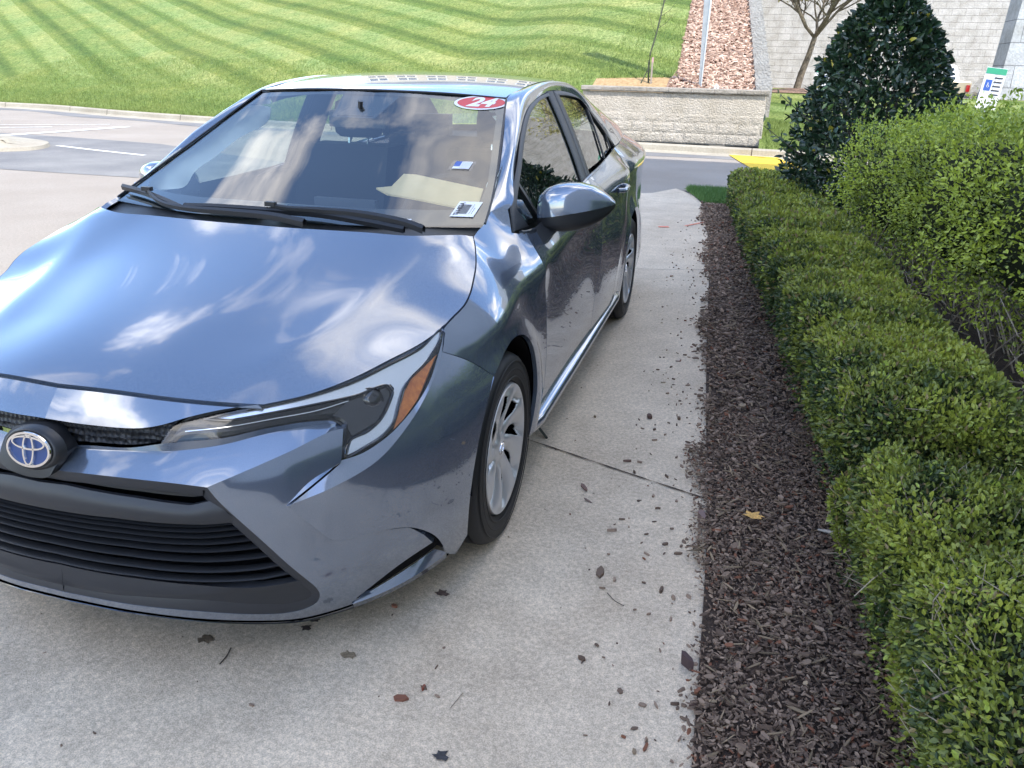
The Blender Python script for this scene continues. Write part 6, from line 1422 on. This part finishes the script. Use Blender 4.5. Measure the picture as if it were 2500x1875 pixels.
# ---- retaining wall
def block_wall():
    root=empty('retaining_wall',(0,16.2,0));tag(root,'low tan split-face block wall with capping stones behind the kerb','retaining wall')
    x0,x1,y0=-1.95,1.66,15.98;g=G();rows=[];bh=.187
    zb=.12;nz=5
    for k in range(nz):
        z0=zb+k*bh;off=.21 if k%2 else 0;x=x0-off;yy=y0+.012*k
        while x<x1-.01:
            a=max(x,x0);b=min(x+.42,x1)
            if b-a>.03:
                nx=7;nzz=5;R_=[]
                for j in range(nzz):
                    for i in range(nx):
                        e=(i in(0,nx-1)) or (j in(0,nzz-1));dd=.0 if e else -.008*RNG.random()-.002
                        R_.append((a+.003+(b-a-.006)*i/(nx-1),yy+dd+(0 if not e else .004),z0+.003+(bh-.006)*j/(nzz-1)))
                F=[(j*nx+i,j*nx+i+1,(j+1)*nx+i+1,(j+1)*nx+i) for j in range(nzz-1) for i in range(nx-1)];g.add(R_,F)
            x+=.42
    g.box(((x0+x1)/2,y0+.19,zb+nz*bh/2-.02),((x1-x0)/2-.006,.165,nz*bh/2))
    # right end face
    g.build('wall_face',M['blockplain'],root,smooth=False).location=(0,-16.2,0)
    g=G();x=x0-.02
    while x<x1:
        b=min(x+.44,x1+.04);zt=zb+nz*bh+.003
        nx=6;R_=[]
        for j,(dy,dz) in enumerate(((-.02,0),(-.035,.02),(-.035,.075),(-.02,.09))):
            for i in range(nx):R_.append((x+.003+(b-x-.006)*i/(nx-1),y0+dy-.012*RNG.random(),zt+dz))
        g.add(R_,[(j*nx+i,j*nx+i+1,(j+1)*nx+i+1,(j+1)*nx+i) for j in range(3) for i in range(nx-1)])
        g.add([(x+.003,y0-.02,zt+.09),(b-.003,y0-.02,zt+.09),(b-.003,y0+.33,zt+.09),(x+.003,y0+.33,zt+.09)],[(0,1,2,3)])
        g.add([(b-.003,y0-.02,zt),(b-.003,y0+.33,zt),(b-.003,y0+.33,zt+.09),(b-.003,y0-.02,zt+.09)],[(0,1,2,3)]);g.add([(x+.003,y0-.02,zt),(x+.003,y0+.33,zt),(x+.003,y0+.33,zt+.09),(x+.003,y0-.02,zt+.09)],[(3,2,1,0)])
        x=b
    g.build('capping_stones',M['cap'],root,smooth=False).location=(0,-16.2,0)
M['blockplain']=pattern('split_face_stone',[(2.4,5,S_((.39,.345,.28),(.49,.44,.375))),(22,6,S_(g3(.78),g3(1.16)))],bump=(38,.03,6))
block_wall()
# ---- stepped block wall climbing the slope
sroot=empty('stepped_wall',(1.5,17,0));tag(sroot,'grey block wall climbing in small steps beside the reddish mulch','retaining wall')
y=16.35;k=0
while y<46 and k<70:
    x=stepx(y+.2);zt=behind(x-.3,y+.35)+.075;g=G()
    dz=.20;L_=.42 if y<30 else .9
    g.box((x+.14,y+L_/2,(zt-.6)/1+.3-.0),(.155,L_/2-.004,.3+.0))
    o=g.build('step_block',M['stepblock'],sroot,smooth=False);o.location=(-1.5,-17,0)
    # lower courses down to the ground on the right
    y+=L_;k+=1
g=G()
g.grid([[(stepx(y)+.10,y,right_z(2.5,y)-.2) for y in np.linspace(16.35,46,30)],[(stepx(y)+.10,y,behind(stepx(y)-.3,y)-.05) for y in np.linspace(16.35,46,30)]]);o=g.build('wall_face',M['stepblock'],sroot,smooth=False);o.location=(-1.5,-17,0)
# ---- post, stake, sapling, meter pipes
root=empty('metal_post',(.33,16.8,1.05));tag(root,'tall galvanised post rising from the reddish mulch above the wall','post')
g=G();b0=Vector((.33,16.8,1.0));t0=Vector((.30,16.6,6.4))
def tapered(g,a,b,w0,w1,d0,d1):
    V=[]
    for c,w_,d_ in((a,w0,d0),(b,w1,d1)):
        for sx,sy in((-1,-1),(1,-1),(1,1),(-1,1)):V.append((c[0]+sx*w_,c[1]+sy*d_,c[2]))
    g.add(V,[(0,1,5,4),(1,2,6,5),(2,3,7,6),(3,0,4,7),(4,5,6,7)])
tapered(g,b0,t0,.022,.17,.022,.06);o=g.build('post_body',M['metal'],root,smooth=False);o.location=(-.33,-16.8,-1.05)
g=G();tapered(g,b0+Vector((.020,-.03,0)),t0+Vector((.16,-.08,0)),.008,.030,.006,.02);o=g.build('sunlit_edge',mat('sunlit_zinc',(.66,.68,.69),.4,.5),root,smooth=False);o.location=(-.33,-16.8,-1.05)  # pale strip paints the sunlit right edge of the post
g=G();g.box((-.70,17.0,1.33),(.016,.016,.36));g.box((-.698,17.0,1.66),(.018,.018,.05),m=1);o=g.build('wooden_stake',[mat('stake_wood',(.30,.25,.21),.8),mat('pink_stake_top',(.45,.28,.28),.7)],None,False);tag(o,'short brown wooden stake with pinkish top beside the sapling','stake')
root=empty('sapling',(-.72,17.05,1.0));tag(root,'slender dark leafless sapling leaning slightly right above the wall','tree')
g=G();tp=cr([(-.74,17.05,1.0),(-.77,17.06,1.35),(-.77,17.06,1.75),(-.70,17.08,2.05),(-.60,17.1,2.6),(-.52,17.1,3.2),(-.50,17.1,4.0),(-.46,17.1,4.8)],.12)
g.tube([tuple(p) for p in tp],[.020-.012*i/len(tp)+.003*math.sin(i*1.7) for i in range(len(tp))],7);g.tube([(-.98,17.0,1.04),(-.80,17.05,1.45)],.012,6);g.tube([(-.55,17.02,1.04),(-.74,17.05,1.28)],.012,6)  # the two short base tubes stand for shadow, built as dark legs
o=g.build('trunk',mat('sapling_bark_and_shadow',(.05,.062,.038),.85,noise=[(20,4,S_((.03,.04,.025),(.09,.10,.06)))]),root);o.location=(.72,-17.05,-1.0)
g=G()
for k in range(26):
    i=RNG.integers(8,len(tp));p=tp[i];q=RNG.uniform(0,2*math.pi);l_=.15+.35*RNG.random();g.tube([tuple(p),(p[0]+l_*.6*math.cos(q),p[1]+.3*l_*math.sin(q),p[2]+l_*.4),(p[0]+l_*math.cos(q),p[1]+.4*l_*math.sin(q),p[2]+l_*.9)],[.005,.004,.002],4,cap=False)
o=g.build('branches',mat('sapling_twigs',(.06,.065,.045),.85),root);o.location=(.72,-17.05,-1.0)
g=G();g.tube([(.64,16.5,1.0),(.64,16.5,1.20)],.022,10);g.tube([(.70,16.5,1.0),(.70,16.5,1.19)],.026,10);g.tube([(.64,16.5,1.185),(.67,16.5,1.215),(.70,16.5,1.185)],.018,8);o=g.build('standpipe',mat('white_pvc',(.66,.67,.66),.45));tag(o,'small white looped pipe standing in mulch just behind the wall cap','pipe')
# ---- tree by the pale wall
def baretree(name,label,x,y,z,h,seed,leafc,spread=1.,r0=.14,lean=.22):
    rr=np.random.default_rng(seed);root=empty(name,(x,y,z));tag(root,label,'tree');g=G();tips=[]
    def br(p,d,l,r,lv):
        n=4;P_=[p];q=p.copy();dd=d.copy()
        for k in range(n):
            dd=dd+rr.normal(0,.13,3)+np.array((0,0,.05));dd/=np.linalg.norm(dd);q=q+dd*l/n;P_.append(q.copy())
        g.tube([tuple(v) for v in P_],[r*(1-.35*k/n) for k in range(n+1)],6 if lv<2 else 4,cap=False)
        if lv>=4:tips.extend(P_[1:]);return
        if lv>=3:tips.extend(P_[2:])
        m=4 if lv<1 else 3 if lv<4 else 2
        for k in range(m+(1 if lv==1 else 0)):
            t=rr.uniform(.45,1);s=P_[min(n,int(t*n)+0)];q_=rr.uniform(0,2*np.pi);side=np.array((np.cos(q_),np.sin(q_),0));nd=d*.55+side*(.75*spread)+np.array((0,0,.25));nd/=np.linalg.norm(nd)
            br(s.copy(),nd,l*rr.uniform(.55,.8),r*.52,lv+1)
        br(P_[-1].copy(),dd,l*.7,r*.62,lv+1)
    tr=[np.array((0,0,-.1)),np.array((lean*.3,0,.5)),np.array((lean*.7,0,1.0)),np.array((lean,0,1.5))]
    g.tube([tuple(v) for v in tr],[r0*1.15,r0,r0*.85,r0*.72],9,cap=False);g.build('trunk',M['trunkbark'],root);g=G()
    for k in range(6):
        q_=2*np.pi*k/6+.4;nd=np.array((.95*np.cos(q_),.95*np.sin(q_),.75));nd/=np.linalg.norm(nd);br(tr[-1].copy(),nd,h*.23,r0*.5,0)
    g.build('crown',M['trunkbark'],root)
    T=np.array(tips);T=T[rr.random(len(T))<.8];T=T+rr.normal(0,.03,T.shape);leafcloud(T,rr.normal(0,.7,T.shape)+np.array((0,0,.3)),np.full(len(T),.10),.5,mixc(leafc[0],leafc[1],rr.random(len(T))),'buds',M['leaf'],root)
    return root
baretree('ornamental_tree','bare spring tree with yellow buds on a mulch ring before the pale wall',2.52,25.5,.93,7.5,4,((.34,.32,.10),(.62,.55,.20)),r0=.095,lean=.33)
g=G();n=24;V=[(2.6,25.5,1.06)]+[(2.6+1.5*math.cos(2*math.pi*k/n)*(1+.1*math.sin(k*3)),25.4+1.3*math.sin(2*math.pi*k/n),.95) for k in range(n)];g.add(V,[(0,1+k,1+(k+1)%n) for k in range(n)]);o=g.build('mulch_ring',M['pink'],None,True);tag(o,kind='structure')
g=G();g.grid([[(x,24.0,.935) for x in(1.2,1.9,6)],[(x,31,.955) for x in(1.0,1.9,6)]]);o=g.build('far_lawn',M['grass'],None,False);a=o.data.attributes.new('kd','FLOAT','POINT');a.data.foreach_set('value',np.full(len(o.data.vertices),8.,np.float32));tag(o,kind='structure')
# ---- pale warehouse
root=empty('pale_building',(6,40,0));tag(root,'large pale block-walled building behind the car park','building')
def bx(name,c,h,mm,par,loc):
    g=G();g.box(c,h);o=g.build(name,mm,par,smooth=False);o.location=loc;return o
bx('wall',(7,52,6),(17,6.5,7),M['whiteblock'],root,(-6,-40,0))
bx('coping',(7,52,13.2),(17.2,6.7,.25),M['wtrim'],root,(-6,-40,0))
g=G();V=[(7.66,26.5,.5),(7.66,27.6,.5),(10.5,27.6,.5),(10.5,26.5,.5),(8.32,26.5,8),(8.32,27.6,8),(10.5,27.6,8),(10.5,26.5,8)]
g.add([(8.05,26.5,.5),(8.05,27.8,.5),(11.5,27.8,.5),(11.5,26.5,.5),(8.55,26.5,9.5),(8.55,27.8,9.5),(11.5,27.8,9.5),(11.5,26.5,9.5)],[(0,4,7,3),(0,1,5,4),(4,5,6,7),(3,7,6,2)]);o=g.build('stone_buttress',M['shade_tint_wall'],None,False);tag(o,'stone buttress wall at the top right corner, shade painted in as blue grey','wall')
# ---- distant street pole and signs
g=G();g.tube([(4.12,25.2,.9),(4.12,25.2,7)],.085,12);o=g.build('lamp_pole',mat('pole_grey',(.30,.33,.36),.4,.4));tag(o,'plain blue grey pole rising above the holly top','pole')
def sign(name,label,x,y,zt,w_,h,tilt,extra=False):
    root=empty(name,(x,y,.2));tag(root,label,'sign')
    g=G();g.tube([(0,.02,-.1),(tilt*zt,.02,zt-.2)],.022,8);g.build('post',M['metal'],root)
    R=Matrix.Rotation(tilt,3,'Y')
    def pl_(nm,cx_,cz_,hw,hh,mm,d):
        V=[]
        for a,b in((-hw,-hh),(hw,-hh),(hw,hh),(-hw,hh)):
            q=R@Vector((cx_+a,0,cz_+b));V.append((q.x,q.y-d,q.z))
        V2=[(a,b+.004,c) for a,b,c in V];g=G();g.add(V+V2,[(0,1,2,3),(7,6,5,4),(0,4,5,1),(1,5,6,2),(2,6,7,3),(3,7,4,0)]);return g.build(nm,mm,root,smooth=False)
    zc_=zt-.2-h/2
    pl_('sign_plate',0,zc_,w_/2,h/2,M['white'],.0)
    pl_('green_band',0,zc_+h*.42,w_/2*.98,h*.07,mat('sign_green',(.05,.35,.20),.5),.005)
    pl_('symbol_field',-w_*.22 if extra else 0,zc_+h*.08,w_*.16 if extra else w_*.3,h*.13,M['inkblue'],.006)
    g=G();cx_=-w_*.22 if extra else 0;sc=w_*.16 if extra else w_*.3;zz_=zc_+h*.08
    def rq(P_):return [tuple(R@Vector((cx_+a*sc,-.0095,zz_+b*sc))) for a,b in P_]
    cir=lambda a,b,r,n=14:[(a+r*math.cos(2*math.pi*k/n),b+r*math.sin(2*math.pi*k/n)) for k in range(n)]
    for poly in(cir(-.15,.55,.15),[(-.22,.38),(-.08,.38),(-.02,-.1),(-.2,-.1)],[(-.15,.15),(.25,.15),(.25,.25),(-.15,.25)],[(-.05,-.1),(.3,-.1),(.5,-.5),(.35,-.55),(.2,-.2),(-.05,-.2)]):g.add(rq(poly),[tuple(range(len(poly)))])
    for k in range(16):
        q0,q1=math.pi*.75+k*math.pi*1.15/16,math.pi*.75+(k+1)*math.pi*1.15/16;P_=[(.0+r_*math.cos(q),-.3+r_*math.sin(q)) for q,r_ in((q0,.42),(q1,.42),(q1,.32),(q0,.32))];g.add(rq(P_),[(0,1,2,3)])
    g.build('wheelchair_symbol',M['white'],root,smooth=False)
    if extra:
        g=G()
        for k in range(5):
            V=[tuple(R@Vector((a,-.006,b))) for a,b in((w_*.0,zc_+h*(.28-.1*k)),(w_*.4,zc_+h*(.28-.1*k)),(w_*.4,zc_+h*(.25-.1*k)),(w_*.0,zc_+h*(.25-.1*k)))]
            g.add(V,[(0,1,2,3)])
        g.build('small_print',M['ink'],root,smooth=False)
sign('parking_sign','white disabled parking sign with green band above the tall hedge',4.93,14,1.62,.30,.62,.10,True)
sign('parking_sign','small white and blue sign half hidden behind the holly',2.42,14,1.55,.26,.40,.06)
# ---- vehicles in the far car park
def pickup():
    root=empty('pickup_truck',(8.95,38.2,.28));tag(root,'tan pickup truck seen from behind in the far car park','pickup truck')
    tan=mat('tan_paint',(.42,.36,.24),.35,.2,coat=1);wt=mat('white_paint',(.75,.75,.75),.3,coat=1)
    def loftbody(secs,nm,mm,par=root):
        g=G();rows=[]
        for y,hw,z0,z1 in secs:
            rows.append([(-hw,y,z0),(-hw,y,z1-.08),(-hw+.06,y,z1),(hw-.06,y,z1),(hw,y,z1-.08),(hw,y,z0)])
        g.grid(rows);g.add(rows[0],[(5,4,3,2,1,0)]);g.add(rows[-1],[tuple(range(6))]);return g.build(nm,mm,par,sharp=40)
    loftbody([(0,.90,.36,.98),(.03,.93,.34,1.02),(2.2,.94,.34,1.04),(4.6,.94,.34,1.08),(5.3,.88,.38,1.0),(5.45,.80,.42,.85)],'body',tan)
    g=G();rows=[]
    for z,y0,y1,hw in((1.0,1.75,4.4,.86),(1.35,1.9,3.9,.78),(1.62,2.05,3.5,.70),(1.68,2.2,3.3,.64)):rows.append([(-hw,y0,z),(hw,y0,z),(hw,y1,z),(-hw,y1,z)])
    g.grid(rows,closed=True);g.add(rows[-1],[(0,1,2,3)]);g.build('cab',wt,root,smooth=False)
    g=G();g.add([(-.70,1.78,1.08),(.70,1.78,1.08),(.62,2.0,1.55),(-.62,2.0,1.55)],[(0,1,2,3)]);g.build('rear_window',M['pane'],root,smooth=False)
    g=G();g.box((0,-.012,.74),(.66,.012,.22));g.box((0,-.03,.92),(.10,.012,.02),m=1);g.build('tailgate',[tan,M['black']],root,smooth=False)
    for s in(-1,1):
        g=G();g.box((s*.80,-.02,.75),(.07,.02,.13));g.build('tail_light',M['red'],root,smooth=False)
    g=G();g.box((0,-.10,.42),(.88,.07,.08));g.build('rear_bumper',M['chrome'],root,smooth=False)
    for x,y in((-.82,1.0),(.82,1.0),(-.82,4.4),(.82,4.4)):
        g=G();n=24;rows=[[(x+dx,y+r*math.cos(2*math.pi*k/n),.36+r*math.sin(2*math.pi*k/n)) for k in range(n)] for dx,r in((-.12,.2),(-.12,.34),(-.1,.36),(.1,.36),(.12,.34),(.12,.2))];g.grid(rows,closed=True);g.build('wheel',M['rubber'],root,sharp=30)
    root.rotation_euler=(0,0,.04)
pickup()
def suv(x,y,z,rz,colr,label,sc=1.):
    root=empty('parked_hatchback',(x,y,z),rz);tag(root,label,'car');pm=mat('far_paint',colr,.3,.3,coat=1);root.scale=(sc,sc,sc)
    g=G();rows=[]
    for yy,hw,z0,z1 in((0,.78,.35,.80),(.05,.85,.30,.95),(.8,.90,.28,.98),(3.2,.90,.28,.95),(4.1,.85,.30,.82),(4.4,.70,.36,.65)):rows.append([(-hw,yy,z0),(-hw,yy,z1-.07),(-hw+.08,yy,z1),(hw-.08,yy,z1),(hw,yy,z1-.07),(hw,yy,z0)])
    g.grid(rows);g.add(rows[0],[(5,4,3,2,1,0)]);g.add(rows[-1],[tuple(range(6))]);rows=[]
    g.build('body',pm,root,sharp=40);g=G()
    for zz_,y0,y1,hw in((.93,.15,3.1,.80),(1.25,.4,2.6,.70),(1.45,.75,2.1,.60)):rows.append([(-hw,y0,zz_),(hw,y0,zz_),(hw,y1,zz_),(-hw,y1,zz_)])
    g.grid(rows,closed=True);g.build('windows',M['pane'],root,smooth=False);g=G();g.add([(p[0],p[1],p[2]+.003) for p in rows[-1]],[(0,1,2,3)]);g.build('roof',pm,root,smooth=False)
    for s in(-1,1):
        g=G();g.box((s*.7,-.01,.78),(.10,.02,.07));g.build('tail_light',M['red'],root,smooth=False)
    for a,b in((-.8,.8),(.8,.8),(-.8,3.5),(.8,3.5)):
        g=G();n=20;rr_=[[(a+dx,b+r*math.cos(2*math.pi*k/n),.31+r*math.sin(2*math.pi*k/n)) for k in range(n)] for dx,r in((-.1,.15),(-.1,.30),(.1,.30),(.1,.15))];g.grid(rr_,closed=True);g.build('wheel',M['rubber'],root,sharp=30)
suv(10.75,37.0,0,-.1,(.10,.11,.12),'dark grey hatchback parked right of the tan pickup')

# ---- buildings reflected in the paint
def winbuilding(name,label,x0,x1,y,z0,h,depth,mm,mroof,face=-1,rows_=3,cols=6,gable=True,rot=0.,origin=None):
    root=empty(name,((x0+x1)/2,y,z0),rot);tag(root,label,'building');W_=(x1-x0)/2
    g=G();g.box((0,depth/2,h/2),(W_,depth/2,h/2));g.build('wall',mm,root,smooth=False)
    g=G()
    if gable:g.add([(-W_-.4,-.4,h),(W_+.4,-.4,h),(W_+.4,depth+.4,h),(-W_-.4,depth+.4,h),(-W_+2.5,depth/2,h+3),(W_-2.5,depth/2,h+3)],[(0,1,5,4),(1,2,5),(2,3,4,5),(3,0,4),(3,2,1,0)])
    else:g.box((0,depth/2,h+.25),(W_+.4,depth/2+.4,.25))
    g.build('roof',mroof,root,smooth=False)
    for r_ in range(rows_):
        for c in range(cols):
            cx_=-W_+(c+.5)*2*W_/cols;cz_=1.5+r_*(h-1.2)/rows_
            g=G()
            for a in(-1,1):g.box((cx_+a*.47,-.03,cz_),(.40,.02,.62))
            for b in(.3,):pass
            f=g.build('window',M['pane'],root,smooth=False)
            g=G();g.box((cx_,-.045,cz_),(.07,.02,.72));g.box((cx_,-.045,cz_+.68),(.95,.03,.05));g.box((cx_,-.045,cz_-.68),(.95,.05,.05));g.box((cx_-.91,-.045,cz_),(.05,.02,.68));g.box((cx_+.91,-.045,cz_),(.05,.02,.68));g.box((cx_,-.045,cz_+.1),(.9,.012,.025));g.build('frame',M['wtrim'],f,smooth=False)
winbuilding('hilltop_apartments','tan and cream apartment block on the hill, seen mirrored in the bonnet',-30,-10,62,9.2,9.5,12,M['stucco'],M['roofm'],rows_=3,cols=7)
winbuilding('hilltop_annexe','grey gabled block on the hilltop right of the apartments, mirrored in the bonnet',-6,9,66,9.2,8.0,12,M['stucco2'],M['roofm'],rows_=3,cols=5)
# showroom on the right whose shadow covers the drive
winbuilding('showroom','tall tan showroom beside the hedge casting the open shade',-14,14,0,0,13.0,14,M['stucco3'],M['wtrim'],gable=False,rows_=0,cols=8)
sr=bpy.data.objects['showroom'];sr.rotation_euler=(0,0,-math.pi/2);sr.location=(5.7,-8.5,0);sr.rotation_euler=(0,0,math.pi/2);
sr.scale=(1,-1,1)
# ---- grass blades where the lawn meets kerb, and on the verge
def blades(name,P_,h,colr,mm):
    n=len(P_);th=RNG.random(n)*2*np.pi;w_=h*.07*(.7+.6*RNG.random(n));lean=RNG.normal(0,.35,(n,2));hh_=h*(.5+.8*RNG.random(n))
    s=np.stack([np.cos(th)*w_,np.sin(th)*w_,np.zeros(n)],1);t=P_+np.stack([lean[:,0]*hh_,lean[:,1]*hh_,hh_],1)
    V=np.stack([P_-s,P_+s,t],1).reshape(-1,3);c=np.repeat(colr,3,axis=0);c=np.concatenate([c,np.ones((len(c),1))],1)
    return fastmesh(name,V,np.arange(3*n),np.full(n,3),mm,colors=c)
def gcol(n):return mixc((.095,.145,.028),(.25,.31,.095),RNG.random(n))
n=42000;x=RNG.uniform(-22,-2,n);d=RNG.random(n)**1.8*4.5;y=yc(x)+.18+d;z=np.array([hillz(a,b) for a,b in zip(x,y)])
o=blades('grass',np.stack([x,y,z-.005],1),np.full(n,.085),gcol(n),M['blade']);tag(o,kind='stuff')
n=14000;x=RNG.uniform(.75,2.2,n);y=RNG.uniform(8.55,9.93,n);k_=(x>1.0-(y-8.7)*.28);x=x[k_];y=y[k_];n=len(x)
o=blades('verge_grass',np.stack([x,y,np.full(n,.028)],1),np.full(n,.055),gcol(n)*np.array((.55,.8,.8)),M['blade']);tag(o,kind='stuff')
n=9000;x=RNG.uniform(1.7,3.6,n);y=yc(x)+.2+RNG.random(n)*3.;z=np.array([right_z(a,b) for a,b in zip(x,y)])
o=blades('lower_grass',np.stack([x,y,z-.005],1),np.full(n,.08),gcol(n)*1.1,M['blade']);tag(o,kind='stuff')
n=4000;x=RNG.uniform(-1.9,.0,n);y=17.36+RNG.random(n)**1.5*5;k_=x<np.array([lx(q) for q in y]);x=x[k_];y=y[k_];n=len(x);z=np.array([behind(a,b) for a,b in zip(x,y)])
o=blades('bank_grass',np.stack([x,y,z-.005],1),np.full(n,.09),gcol(n)*1.15,M['blade']);tag(o,kind='stuff')
n=7000;y=16.3+RNG.random(n)**1.3*9;x=np.array([RNG.uniform(lx(max(q,17.3)) if q>17.3 else -.3,stepx(q)) for q in y]);z=np.array([behind(a,b) for a,b in zip(x,y)])
def pinkcol(n):return mixc((.20,.11,.075),(.62,.46,.36),RNG.random(n))
o=chips('red_chips',np.stack([x,y,z],1),.07,pinkcol,.01,M['chip'],.2);o.name='reddish_mulch';tag(o,kind='stuff')
# envelope behind the windscreen
ev=[(.245,1.359,1.061),(.296,1.378,1.067),(.304,1.47,1.1),(.351,1.471,1.1),(.629,1.399,1.075),(.644,1.309,1.043),(.586,1.267,1.029),(.385,1.311,1.044),(.304,1.323,1.048)]
g=G();g.add(ev,[tuple(range(9))]);g.add([(x,y,z-.006) for x,y,z in ev],[tuple(range(8,-1,-1))]);n=9;g.add(ev+[(x,y,z-.006) for x,y,z in ev],[(i,i+9,(i+1)%9+9,(i+1)%9) for i in range(9)])
o=g.build('envelope',M['manila'],None,False);tag(o,'crumpled manila envelope lying on the dashboard behind the windscreen','envelope')
bpy.context.view_layer.update()
